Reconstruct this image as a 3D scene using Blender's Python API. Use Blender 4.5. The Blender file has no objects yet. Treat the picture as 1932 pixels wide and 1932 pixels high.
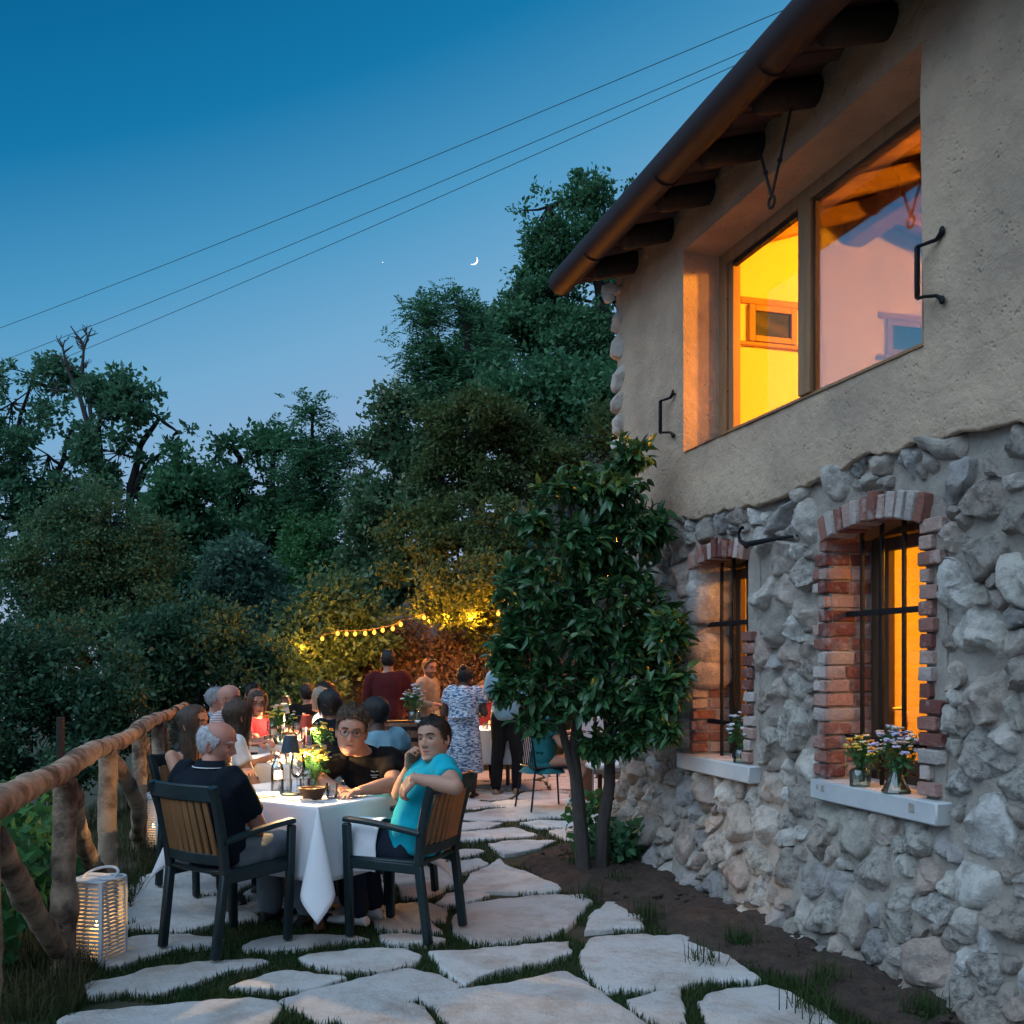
import bpy, bmesh, math, random
import numpy as np
from mathutils import Vector, Matrix
sc = bpy.context.scene
COL = sc.collection
R = math.radians
rng = np.random.default_rng(7)
random.seed(7)

# ------------------------------------------------------------------ camera
EYE = 1.55
cam = bpy.data.cameras.new('camera'); camo = bpy.data.objects.new('camera', cam); COL.objects.link(camo)
camo.location = (0, 0, EYE); camo.rotation_euler = (math.pi/2, 0, 0)
cam.sensor_width = 36; cam.lens = 36; cam.shift_y = 0.147; cam.clip_end = 3000; cam.clip_start = 0.05
sc.camera = camo
# ------------------------------------------------------------------ dusk sky
world = bpy.data.worlds.new('World'); sc.world = world; world.use_nodes = True
nt = world.node_tree; bg = nt.nodes['Background']
sky = nt.nodes.new('ShaderNodeTexSky'); sky.sky_type = 'NISHITA'; sky.sun_disc = False
sky.sun_elevation = R(-4.0); sky.sun_rotation = R(20)
tc = nt.nodes.new('ShaderNodeTexCoord'); sp = nt.nodes.new('ShaderNodeSeparateXYZ')
nt.links.new(tc.outputs['Generated'], sp.inputs[0])
def s2l(c): return tuple(((v/255)/12.92 if v/255 <= .04045 else ((v/255+.055)/1.055)**2.4) for v in c)
ma = nt.nodes.new('ShaderNodeMath'); ma.operation = 'MULTIPLY_ADD'; ma.inputs[1].default_value = -.32   # the afterglow side (right) stays lighter
cx_ = nt.nodes.new('ShaderNodeClamp'); cx_.inputs[1].default_value = -.42; cx_.inputs[2].default_value = .42; nt.links.new(sp.outputs[0], cx_.inputs[0]); nt.links.new(cx_.outputs[0], ma.inputs[0]); nt.links.new(sp.outputs[2], ma.inputs[2])
ramp = nt.nodes.new('ShaderNodeValToRGB'); cr = ramp.color_ramp
stops = [(0, (162,165,188)), (.12, (150,160,188)), (.25, (132,158,191)), (.345, (108,156,191)), (.43, (72,140,181)), (.54, (16,108,156)), (.67, (0,82,128)), (1, (0,72,118))]
while len(cr.elements) < len(stops): cr.elements.new(.5)
for e, (p, c) in zip(cr.elements, stops): e.position = p; e.color = (*s2l(c), 1)
nt.links.new(ma.outputs[0], ramp.inputs[0])
mx = nt.nodes.new('ShaderNodeMixRGB'); mx.inputs[0].default_value = .06
sv = nt.nodes.new('ShaderNodeMixRGB'); sv.blend_type = 'MULTIPLY'; sv.inputs[0].default_value = 1; sv.inputs[2].default_value = (.6, 4.4, 6, 1)
nt.links.new(sky.outputs[0], sv.inputs[1])
nt.links.new(ramp.outputs[0], mx.inputs[1]); nt.links.new(sv.outputs[0], mx.inputs[2]); nt.links.new(mx.outputs[0], bg.inputs[0])
bg.inputs[1].default_value = .61
# soft glow of the sky after sunset, from high behind the camera's left shoulder
sl = bpy.data.lights.new('afterglow', 'SUN'); sl.energy = 1.45; sl.angle = R(75); sl.color = (.62, .80, 1.0)
so = bpy.data.objects.new('afterglow', sl); COL.objects.link(so); so.rotation_euler = Vector((.62, .52, -1.0)).to_track_quat('-Z', 'Y').to_euler()
vs = sc.view_settings; vs.view_transform = 'Standard'; vs.look = 'None'; vs.exposure = 1.0; vs.gamma = 1
sc.render.engine = 'CYCLES'
cy = sc.cycles; cy.use_denoising = True; cy.max_bounces = 7; cy.diffuse_bounces = 3; cy.glossy_bounces = 3; cy.transmission_bounces = 8
cy.transparent_max_bounces = 12; cy.caustics_reflective = False; cy.caustics_refractive = False; cy.sample_clamp_indirect = 4
cy.use_adaptive_sampling = True; cy.adaptive_threshold = .015

# ------------------------------------------------------------------ helpers
F = 1932.0   # focal length in units of the 1932-wide picture, used only to turn survey marks into metres
def at(px, py, Y): return Vector(((px-966)/F*Y, Y, EYE-(py-1250)/F*Y))
def tag(o, label=None, cat=None, group=None, kind=None):
    if label: o['label'] = label
    if cat: o['category'] = cat
    if group: o['group'] = group
    if kind: o['kind'] = kind
    return o
def thing(name, label, cat, loc=(0,0,0), rz=0, group=None):
    o = bpy.data.objects.new(name, None); COL.objects.link(o); o.location = loc; o.rotation_euler = (0,0,rz)
    o.empty_display_size = .1
    return tag(o, label, cat, group)
def mk(name, V, Fc, mats, parent=None, smooth=True, mi=None, angle=40):
    me = bpy.data.meshes.new(name)
    V = np.asarray(V, dtype=np.float32).reshape(-1, 3)
    if isinstance(Fc, np.ndarray):
        n, k = Fc.shape
        me.vertices.add(len(V)); me.vertices.foreach_set('co', V.ravel())
        me.loops.add(n*k); me.loops.foreach_set('vertex_index', Fc.astype(np.int32).ravel())
        me.polygons.add(n); me.polygons.foreach_set('loop_start', np.arange(0, n*k, k, dtype=np.int32))
        me.update(calc_edges=True)
    else:
        me.from_pydata(V.tolist(), [], [list(f) for f in Fc]); me.update()
    if not isinstance(mats, (list, tuple)): mats = [mats]
    for m in mats: me.materials.append(m)
    if mi is not None: me.polygons.foreach_set('material_index', np.asarray(mi, dtype=np.int32))
    if smooth:
        me.polygons.foreach_set('use_smooth', np.ones(len(me.polygons), dtype=bool))
        if angle: me.set_sharp_from_angle(angle=R(angle))
    o = bpy.data.objects.new(name, me); COL.objects.link(o)
    if parent: o.parent = parent
    return o
def inst(o, name, parent=None, loc=None, rot=None, scale=None):
    c = bpy.data.objects.new(name, o.data); COL.objects.link(c)
    if parent: c.parent = parent
    if loc is not None: c.location = loc
    if rot is not None: c.rotation_euler = rot
    if scale is not None: c.scale = scale
    return c
# chamfered box template
_cv = [(s, a) for s in [(x,y,z) for x in (-1,1) for y in (-1,1) for z in (-1,1)] for a in range(3)]
_ci = {k: i for i, k in enumerate(_cv)}
def _cb():
    fs = []
    for a in range(3):
        b, c = [(1,2),(2,0),(0,1)][a]
        for sa in (-1,1):
            q = []
            for sb, s_c in ((-1,-1),(1,-1),(1,1),(-1,1)):
                s = [0,0,0]; s[a]=sa; s[b]=sb; s[c]=s_c; q.append(_ci[(tuple(s),a)])
            fs.append(q if sa > 0 else q[::-1])
    for a, b, c in ((0,1,2),(1,2,0),(2,0,1)):
        for sa in (-1,1):
            for sb in (-1,1):
                def v(s_c, ax):
                    s=[0,0,0]; s[a]=sa; s[b]=sb; s[c]=s_c; return _ci[(tuple(s),ax)]
                q = [v(-1,a), v(-1,b), v(1,b), v(1,a)]
                fs.append(q if sa*sb > 0 else q[::-1])
    for s in [(x,y,z) for x in (-1,1) for y in (-1,1) for z in (-1,1)]:
        q = [_ci[(s,0)], _ci[(s,1)], _ci[(s,2)]]
        fs.append(q if s[0]*s[1]*s[2] > 0 else q[::-1])
    return fs
_CB = _cb()
_CS = np.array([s for s, a in _cv], float); _CA = np.array([[1 if i == a else 0 for i in range(3)] for s, a in _cv], float)
class MB:
    def __init__(s): s.V = []; s.F = []; s.M = []; s.n = 0
    def add(s, V, Fc, m=0):
        V = np.asarray(V, float).reshape(-1,3); b = s.n
        s.V.append(V); s.n += len(V)
        for f in Fc: s.F.append([int(i)+b for i in f]); s.M.append(m)
    def cbox(s, c, h, ch=.004, rot=None, m=0):
        h = np.asarray(h, float); ch = min(ch, h.min()*.8)
        V = _CS*(h-ch) + _CS*_CA*ch
        if rot is not None: V = V @ np.array(rot.to_3x3()).T
        s.add(V+np.asarray(c, float), _CB, m)
    def box(s, x0, x1, y0, y1, z0, z1, ch=.004, m=0):
        s.cbox(((x0+x1)/2,(y0+y1)/2,(z0+z1)/2), (abs(x1-x0)/2,abs(y1-y0)/2,abs(z1-z0)/2), ch, None, m)
    def bar(s, p, q, w, d, up=(0,0,1), ch=.004, m=0):
        p, q = Vector(p), Vector(q); z = (q-p); L = z.length; z.normalize()
        u = Vector(up)
        if abs(u.dot(z)) > .98: u = Vector((1,0,0))
        x = u.cross(z).normalized(); y = z.cross(x)
        M = Matrix((x, y, z)).transposed()
        s.cbox((p+q)/2, (w/2, d/2, L/2), ch, M, m)
    def tube(s, pts, r, n=8, cap=True, m=0, sq=None, noise=0, seed=0):
        pts = [Vector(p) for p in pts]; k = len(pts)
        if not hasattr(r, '__len__'): r = [r]*k
        V = []; prev = None; rr = random.Random(seed)
        for i, p in enumerate(pts):
            t = (pts[min(i+1,k-1)]-pts[max(i-1,0)]).normalized()
            if prev is None:
                a = Vector((0,0,1)) if abs(t.z) < .9 else Vector((1,0,0))
                x = a.cross(t).normalized()
            else: x = (prev - t*prev.dot(t)).normalized()
            prev = x; y = t.cross(x)
            for j in range(n):
                an = 2*math.pi*j/n; q = r[i]*(1+noise*(rr.random()-.5))
                V.append(p + x*math.cos(an)*q + y*math.sin(an)*q*(sq or 1))
        Fc = [(i*n+j, i*n+(j+1)%n, (i+1)*n+(j+1)%n, (i+1)*n+j) for i in range(k-1) for j in range(n)]
        if cap: Fc += [tuple(range(n-1,-1,-1)), tuple(range((k-1)*n, k*n))]
        s.add([tuple(v) for v in V], Fc, m)
    def sweep(s, pts, w, h, up=(0,0,1), ch=.006, m=0, cap=True):
        pts = [Vector(p) for p in pts]; k = len(pts); V = []; w2, h2 = w/2, h/2
        prof = [(-w2+ch,-h2),(w2-ch,-h2),(w2,-h2+ch),(w2,h2-ch),(w2-ch,h2),(-w2+ch,h2),(-w2,h2-ch),(-w2,-h2+ch)]
        for i, p in enumerate(pts):
            t = (pts[min(i+1,k-1)]-pts[max(i-1,0)]).normalized(); x = Vector(up).cross(t).normalized(); y = t.cross(x)
            for a, b in prof: V.append(tuple(p+x*a+y*b))
        Fc = [(i*8+j, i*8+(j+1)%8, (i+1)*8+(j+1)%8, (i+1)*8+j) for i in range(k-1) for j in range(8)]
        if cap: Fc += [tuple(range(7,-1,-1)), tuple(range((k-1)*8, k*8))]
        s.add(V, Fc, m)
    def lathe(s, prof, n=16, c=(0,0,0), m=0, sx=1, sy=1, cap=3):
        V = []; c = np.asarray(c, float)
        for r, z in prof:
            for j in range(n):
                a = 2*math.pi*j/n; V.append((c[0]+r*math.cos(a)*sx, c[1]+r*math.sin(a)*sy, c[2]+z))
        k = len(prof)
        Fc = [(i*n+j, i*n+(j+1)%n, (i+1)*n+(j+1)%n, (i+1)*n+j) for i in range(k-1) for j in range(n)]
        if prof[0][0] > 1e-5 and cap & 1: Fc.append(tuple(range(n-1,-1,-1)))
        if prof[-1][0] > 1e-5 and cap & 2: Fc.append(tuple(range((k-1)*n, k*n)))
        s.add(V, Fc, m)
    def ell(s, c, r, nu=12, nv=8, rot=None, m=0):
        V = [(0,0,-1)]+[(math.cos(2*math.pi*j/nu)*math.cos(b), math.sin(2*math.pi*j/nu)*math.cos(b), math.sin(b)) for b in [(-.5+(i+1)/nv)*math.pi for i in range(nv-1)] for j in range(nu)]+[(0,0,1)]
        V = np.array(V)*np.asarray(r, float)
        if rot is not None: V = V @ np.array(rot.to_3x3()).T
        V = V+np.asarray(c, float); L = len(V)-1
        Fc = [(0, 1+(j+1)%nu, 1+j) for j in range(nu)]
        Fc += [(1+i*nu+j, 1+i*nu+(j+1)%nu, 1+(i+1)*nu+(j+1)%nu, 1+(i+1)*nu+j) for i in range(nv-2) for j in range(nu)]
        Fc += [(L, 1+(nv-2)*nu+j, 1+(nv-2)*nu+(j+1)%nu) for j in range(nu)]
        s.add(V, Fc, m)
    def build(s, name, mats, parent=None, smooth=True, angle=40):
        return mk(name, np.concatenate(s.V), s.F, mats, parent, smooth, s.M, angle)
# lattice noise
def _h(ix, iy, iz, seed):
    n = (ix*374761393 + iy*668265263 + iz*1274126177 + seed*974711) & 0xffffffff
    n = ((n ^ (n >> 13))*1274126177) & 0xffffffff
    return ((n ^ (n >> 16)) & 0xffff)/32767.5-1
def noise3(P, seed=0):
    P = np.asarray(P, float); i = np.floor(P).astype(np.int64); f = P-i; f = f*f*(3-2*f)
    o = 0
    for dx in (0,1):
        for dy in (0,1):
            for dz in (0,1):
                w = (f[:,0] if dx else 1-f[:,0])*(f[:,1] if dy else 1-f[:,1])*(f[:,2] if dz else 1-f[:,2])
                o = o+w*_h(i[:,0]+dx, i[:,1]+dy, i[:,2]+dz, seed)
    return o
def fbm(P, sc_, octv=3, seed=0):
    P = np.asarray(P, float); o = 0; a = 1
    for k in range(octv): o = o+a*noise3(P*sc_*2**k+17.3*k, seed+k); a *= .5
    return o
def inpoly(x, y, poly):
    c = np.zeros(x.shape, bool); n = len(poly)
    for i in range(n):
        x0, y0 = poly[i]; x1, y1 = poly[(i+1)%n]
        if y0 == y1: continue
        c ^= ((y0 > y) != (y1 > y)) & (x < (x1-x0)*(y-y0)/(y1-y0)+x0)
    return c

# ------------------------------------------------------------------ materials
MATS = {}
def M(name, col, rough=.8, col2=None, scale=4, detail=5, bump=0, bscale=30, metal=0, spec=.4, rnd=0, stretch=None, lo=.35, hi=.65, trans=0, ior=1.45, emit=None, es=0, sub=0, vcol=None, pits=0, palette=None, coat=0, sheen=0, translucent=0, brough=.65, crough=.62):
    if name in MATS: return MATS[name]
    m = bpy.data.materials.new(name); m.use_nodes = True; t = m.node_tree; N = t.nodes; L = t.links
    b = N['Principled BSDF']; MATS[name] = m
    b.inputs['Roughness'].default_value = rough; b.inputs['Metallic'].default_value = metal
    b.inputs['Specular IOR Level'].default_value = spec; b.inputs['IOR'].default_value = ior
    b.inputs['Transmission Weight'].default_value = trans; b.inputs['Coat Weight'].default_value = coat
    b.inputs['Sheen Weight'].default_value = sheen
    if emit: b.inputs['Emission Color'].default_value = (*emit, 1); b.inputs['Emission Strength'].default_value = es
    if sub: b.inputs['Subsurface Weight'].default_value = sub; b.inputs['Subsurface Radius'].default_value = (1,.35,.2); b.inputs['Subsurface Scale'].default_value = .012
    c3 = N.new('ShaderNodeTexCoord'); mp = N.new('ShaderNodeMapping'); L.new(c3.outputs['Object'], mp.inputs[0])
    if stretch: mp.inputs['Scale'].default_value = stretch
    out = None
    base = N.new('ShaderNodeRGB'); base.outputs[0].default_value = (*col, 1); out = base.outputs[0]
    if palette:
        oi = N.new('ShaderNodeObjectInfo'); rp = N.new('ShaderNodeValToRGB'); rp.color_ramp.interpolation = 'CONSTANT'
        while len(rp.color_ramp.elements) < len(palette): rp.color_ramp.elements.new(.5)
        for i, (e, c) in enumerate(zip(rp.color_ramp.elements, palette)): e.position = i/len(palette); e.color = (*c, 1)
        L.new(oi.outputs['Random'], rp.inputs[0]); out = rp.outputs[0]
    if vcol:
        at_ = N.new('ShaderNodeAttribute'); at_.attribute_name = vcol; out = at_.outputs['Color']
    if col2 is not None:
        nz = N.new('ShaderNodeTexNoise'); nz.inputs['Scale'].default_value = scale; nz.inputs['Detail'].default_value = detail; nz.inputs['Roughness'].default_value = crough
        L.new(mp.outputs[0], nz.inputs['Vector'])
        rr = N.new('ShaderNodeMapRange'); rr.inputs[1].default_value = lo; rr.inputs[2].default_value = hi; L.new(nz.outputs[0], rr.inputs[0])
        mm = N.new('ShaderNodeMixRGB'); L.new(rr.outputs[0], mm.inputs[0]); L.new(out, mm.inputs[1]); mm.inputs[2].default_value = (*col2, 1); out = mm.outputs[0]
    if rnd:
        oi = N.new('ShaderNodeObjectInfo'); r2 = N.new('ShaderNodeMapRange'); r2.inputs[3].default_value = 1-rnd; r2.inputs[4].default_value = 1+rnd
        L.new(oi.outputs['Random'], r2.inputs[0]); hs = N.new('ShaderNodeHueSaturation'); L.new(r2.outputs[0], hs.inputs['Value']); L.new(out, hs.inputs['Color']); out = hs.outputs[0]
    L.new(out, b.inputs['Base Color'])
    if bump:
        n2 = N.new('ShaderNodeTexNoise'); n2.inputs['Scale'].default_value = bscale; n2.inputs['Detail'].default_value = 9; n2.inputs['Roughness'].default_value = brough; L.new(mp.outputs[0], n2.inputs['Vector'])
        h = n2.outputs[0]
        if pits:
            vo = N.new('ShaderNodeTexVoronoi'); vo.inputs['Scale'].default_value = pits; L.new(mp.outputs[0], vo.inputs['Vector'])
            n3 = N.new('ShaderNodeTexNoise'); n3.inputs['Scale'].default_value = pits*.25; L.new(mp.outputs[0], n3.inputs['Vector'])
            q = N.new('ShaderNodeMapRange'); q.inputs[1].default_value = .0; q.inputs[2].default_value = .35; L.new(vo.outputs['Distance'], q.inputs[0])
            g = N.new('ShaderNodeMapRange'); g.inputs[1].default_value = .5; g.inputs[2].default_value = .62; L.new(n3.outputs[0], g.inputs[0])
            mm2 = N.new('ShaderNodeMix'); mm2.inputs[2].default_value = 1; L.new(g.outputs[0], mm2.inputs[0]); L.new(q.outputs[0], mm2.inputs[3])
            ad = N.new('ShaderNodeMath'); ad.operation = 'MULTIPLY_ADD'; ad.inputs[1].default_value = .5; L.new(mm2.outputs[0], ad.inputs[0]); L.new(h, ad.inputs[2]); h = ad.outputs[0]
        bp = N.new('ShaderNodeBump'); bp.inputs['Strength'].default_value = min(1, bump); bp.inputs['Distance'].default_value = .02*max(1, bump)
        L.new(h, bp.inputs['Height']); L.new(bp.outputs[0], b.inputs['Normal'])
    if translucent:
        ou = N['Material Output']; tr = N.new('ShaderNodeBsdfTranslucent'); L.new(out, tr.inputs[0]); ms = N.new('ShaderNodeMixShader'); ms.inputs[0].default_value = translucent
        L.new(b.outputs[0], ms.inputs[1]); L.new(tr.outputs[0], ms.inputs[2]); L.new(ms.outputs[0], ou.inputs[0])
    return m
def glassM(name, tint=(1,1,1), refl=.5, base=.05):
    """thin clear glass: lets light straight through, mirrors at grazing angles"""
    m = bpy.data.materials.new(name); m.use_nodes = True; t = m.node_tree; N = t.nodes; L = t.links; MATS[name] = m
    N.remove(N['Principled BSDF']); ou = N['Material Output']
    tr = N.new('ShaderNodeBsdfTransparent'); tr.inputs[0].default_value = (*tint, 1)
    gl = N.new('ShaderNodeBsdfGlossy'); gl.inputs['Roughness'].default_value = .02
    lw = N.new('ShaderNodeLayerWeight'); lw.inputs[0].default_value = .35
    mr = N.new('ShaderNodeMapRange'); mr.inputs[3].default_value = base; mr.inputs[4].default_value = refl; L.new(lw.outputs['Fresnel'], mr.inputs[0])
    ms = N.new('ShaderNodeMixShader'); L.new(mr.outputs[0], ms.inputs[0]); L.new(tr.outputs[0], ms.inputs[1]); L.new(gl.outputs[0], ms.inputs[2]); L.new(ms.outputs[0], ou.inputs[0])
    return m
def emitM(name, col, s):
    m = bpy.data.materials.new(name); m.use_nodes = True; t = m.node_tree; N = t.nodes; N.remove(N['Principled BSDF'])
    e = N.new('ShaderNodeEmission'); e.inputs[0].default_value = (*col, 1); e.inputs[1].default_value = s
    t.links.new(e.outputs[0], N['Material Output'].inputs[0]); MATS[name] = m; return m
def lamp(name, loc, col, e, r=.03, parent=None):
    l = bpy.data.lights.new(name, 'POINT'); l.energy = e; l.color = col; l.shadow_soft_size = r
    o = bpy.data.objects.new(name, l); COL.objects.link(o); o.location = loc
    if parent: o.parent = parent
    return o
WARM = (1, .52, .16)
# ================================================================== HOUSE  (local x: along the wall from its corner, y: inwards, z: up)
HX, HY = .899, 8.43
HDX, HDY = .2812, -.9596
house = thing('stone_house', 'two storey stone and plaster house with lit windows and dark timber eaves', 'house', (HX, HY, 0), math.atan2(HDY, HDX))
def hw(u, t, z): return Vector((HX+HDX*u-HDY*t, HY+HDY*u+HDX*t, z))
m_mortar = M('lime_mortar', (.40,.345,.29), .95, (.56,.50,.43), 5, bump=2.0, bscale=22, brough=.76, crough=.72)
m_plaster = M('old_plaster', (.55,.405,.285), .95, (.34,.255,.19), 1.7, detail=11, bump=1.0, bscale=20, pits=34, lo=.38, hi=.68)
STP = [(.66,.60,.53),(.54,.47,.40),(.72,.68,.62),(.61,.51,.43),(.46,.43,.41),(.70,.65,.57),(.52,.48,.40),(.54,.42,.35),(.75,.72,.67),(.42,.36,.31)]
m_rubble = M('rubble_stone', (.45,.42,.4), .93, (.22,.19,.17), 9, detail=12, bump=2.2, bscale=16, palette=STP, lo=.45, hi=.70, brough=.74, crough=.74)
m_rub2 = M('conglomerate_stone', (.45,.42,.4), .95, (.19,.17,.155), 20, detail=12, bump=3.2, bscale=22, palette=STP[:6], lo=.46, hi=.64, brough=.76, crough=.74)
BRP = [(.25,.105,.080),(.16,.058,.048),(.40,.27,.225),(.29,.135,.105),(.46,.37,.33),(.19,.072,.058),(.38,.225,.185),(.44,.38,.345),(.27,.125,.095)]
m_brick = M('old_brick', (.4,.2,.15), .92, (.55,.49,.45), 11, detail=8, bump=.9, bscale=40, palette=BRP, lo=.52, hi=.82)
m_sill = M('white_stone_sill', (.52,.52,.51), .75, (.40,.41,.42), 3, bump=.2, bscale=60)
m_wood_dark = M('dark_stained_wood', (.034,.020,.014), .7, (.018,.011,.008), 3, stretch=(1,6,6), bump=.35, bscale=20)
m_wood_win = M('window_wood', (.34,.20,.105), .5, (.26,.15,.075), 4, stretch=(6,6,.7), bump=.1, bscale=20)
m_wood_brown = M('brown_window_wood', (.085,.045,.025), .55, (.055,.03,.018), 4, stretch=(6,6,.7), bump=.15, bscale=20)
m_beam = M('pine_beam', (.42,.23,.10), .6, (.30,.15,.06), 3, stretch=(6,.8,6), bump=.15, bscale=12)
m_iron = M('wrought_iron', (.018,.018,.02), .55, metal=.6, bump=.3, bscale=60)
m_copper = M('brown_painted_gutter', (.034,.020,.020), .55, (.026,.016,.016), 5, spec=.25)
m_tile = M('terracotta_soffit', (.13,.058,.040), .85, (.09,.042,.03), 4, bump=.3)
m_int = M('interior_plaster', (.80,.70,.52), .9, (.74,.64,.47), 1.2, bump=.12, bscale=16)
m_white = M('white_paint', (.75,.75,.74), .5)
g_open = glassM('window_glass', refl=.3, base=.015)
g_coat = glassM('coated_window_glass', tint=(.93,.93,.95), refl=.75, base=.42)
LU = 9.0
OPW2 = (2.943, 3.716, .905, 2.27); OPW1 = (1.315, 2.030, .905, 2.245); OPU = (1.2405, 3.772, 3.034, 4.457)
def bnd(u):     # ragged lower edge of the plaster
    u = np.atleast_1d(np.asarray(u, float))
    return 2.545+.035*np.sin(u*1.9+.7)+.05*noise3(np.stack([u*3.1, u*0, u*0], -1), 3)+.022*noise3(np.stack([u*9, u*0, u*0+5], -1), 4)+.008*noise3(np.stack([u*21, u*0, u*0+5], -1), 8)+.06*np.exp(-((u-.8)/.6)**2)
def flare(z): return -.16*np.clip((.75-z)/.75, 0, 1)**1.3
def wall_sheet(name, u0, u1, zs, ops, step, yf, mat, back=.25, parent=house):
    us = np.unique(np.round(np.concatenate([np.arange(u0, u1, step), [u1]]+[[o[0], o[1]] for o in ops]), 4))
    zz = np.unique(np.round(np.concatenate([np.arange(zs[0], zs[1], step), [zs[1]]]+[[o[2], o[3]] for o in ops]), 4))
    U, Z = np.meshgrid(us, zz, indexing='ij'); Y = yf(U, Z)
    nu, nz = U.shape; V = np.stack([U, Y, Z], -1).reshape(-1, 3)
    Fc = []
    for i in range(nu-1):
        cu = (us[i]+us[i+1])/2
        for j in range(nz-1):
            cz = (zz[j]+zz[j+1])/2
            if any(o[0] < cu < o[1] and o[2] < cz < o[3] for o in ops): continue
            Fc.append((i*nz+j, (i+1)*nz+j, (i+1)*nz+j+1, i*nz+j+1))
    return mk(name, V, np.array(Fc), mat, parent, True, angle=None)
def n2(U, Z, s, o, seed): return fbm(np.stack([U.ravel(), Z.ravel(), 0*U.ravel()], -1), s, o, seed).reshape(U.shape)
wall_sheet('mortar_wall', -.02, LU, (-.3, 2.75), [OPW2, OPW1], .026, lambda U, Z: flare(Z)+.007*n2(U, Z, 4, 3, 1)+.006*n2(U, Z, 16, 3, 9)+.022+.009*np.clip((Z-.7)/.3, 0, 1), m_mortar)
# plaster skin: rows follow the ragged edge
def plaster():
    us = np.unique(np.round(np.concatenate([np.arange(0, LU, .02), [LU, OPU[0], OPU[1]]]), 4))
    fr = np.concatenate([[0, .002], np.linspace(.03, 1, 12)]); mid = np.linspace(OPU[2], OPU[3], 30); top = np.linspace(OPU[3], 4.86, 8)
    V = []; cols = []
    for u in us:
        b = float(bnd(u)[0]); z = np.concatenate([b+(OPU[2]-b)*fr, mid[1:], top[1:]]); V.append(np.stack([0*z+u, 0*z, z], -1)); cols.append(u)
    V = np.array(V); nu, nz, _ = V.shape
    P = V.reshape(-1, 3); y = -.035+.010*fbm(P, 1.3, 3, 5)+.003*fbm(P, 12, 2, 6)
    y = y.reshape(nu, nz); y[:, 0] += .035
    for i, u in enumerate(us): y[i] += .012*np.exp(-((V[i,:,2]-bnd(u)[0])/.05)**2)
    # keep the reveal edge crisp
    V[:,:,1] = y
    Fc = []
    k0 = len(fr)-1; k1 = k0+29
    for i in range(nu-1):
        c = (us[i]+us[i+1])/2
        for j in range(nz-1):
            if OPU[0] < c < OPU[1] and k0 <= j < k1: continue
            Fc.append((i*nz+j, (i+1)*nz+j, (i+1)*nz+j+1, i*nz+j+1))
    mk('plaster_wall', V.reshape(-1, 3), np.array(Fc), m_plaster, house, True, angle=None)
plaster()
b = MB()   # reveal of the big window, one tray shaped piece
u0, u1, z0, z1 = OPU
b.add([(u0,-.04,z0),(u0,.36,z0+.15),(u0,.36,z1-.02),(u0,-.04,z1)], [(0,1,2,3)])
b.add([(u1,-.04,z0),(u1,.36,z0+.15),(u1,.36,z1-.02),(u1,-.04,z1)], [(3,2,1,0)])
b.add([(u0,-.04,z1),(u0,.36,z1-.02),(u1,.36,z1-.02),(u1,-.04,z1)], [(0,1,2,3)])
b.add([(u0,-.04,z0),(u1,-.04,z0),(u1,.36,z0+.15),(u0,.36,z0+.15)], [(0,1,2,3)])
b.build('window_reveal', m_plaster, house)
b = MB()   # gable end, back and far end walls, outside skin
b.box(-.06, .0, .02, 4.6, -.3, 4.84, .01); b.add([(-.06,.0,4.84),(-.06,4.6,4.84),(-.06,2.3,5.45),(.0,.0,4.84),(.0,4.6,4.84),(.0,2.3,5.45)], [(0,1,2),(5,4,3),(0,2,5,3),(2,1,4,5)])
b.build('gable_wall', m_plaster, house)
b = MB(); b.box(-.06, LU, 4.6, 4.7, -.3, 4.84); b.build('rear_wall', m_plaster, house)
b = MB(); b.box(LU, LU+.1, -.04, 4.7, -.3, 4.9); b.build('end_wall', m_plaster, house)
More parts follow.
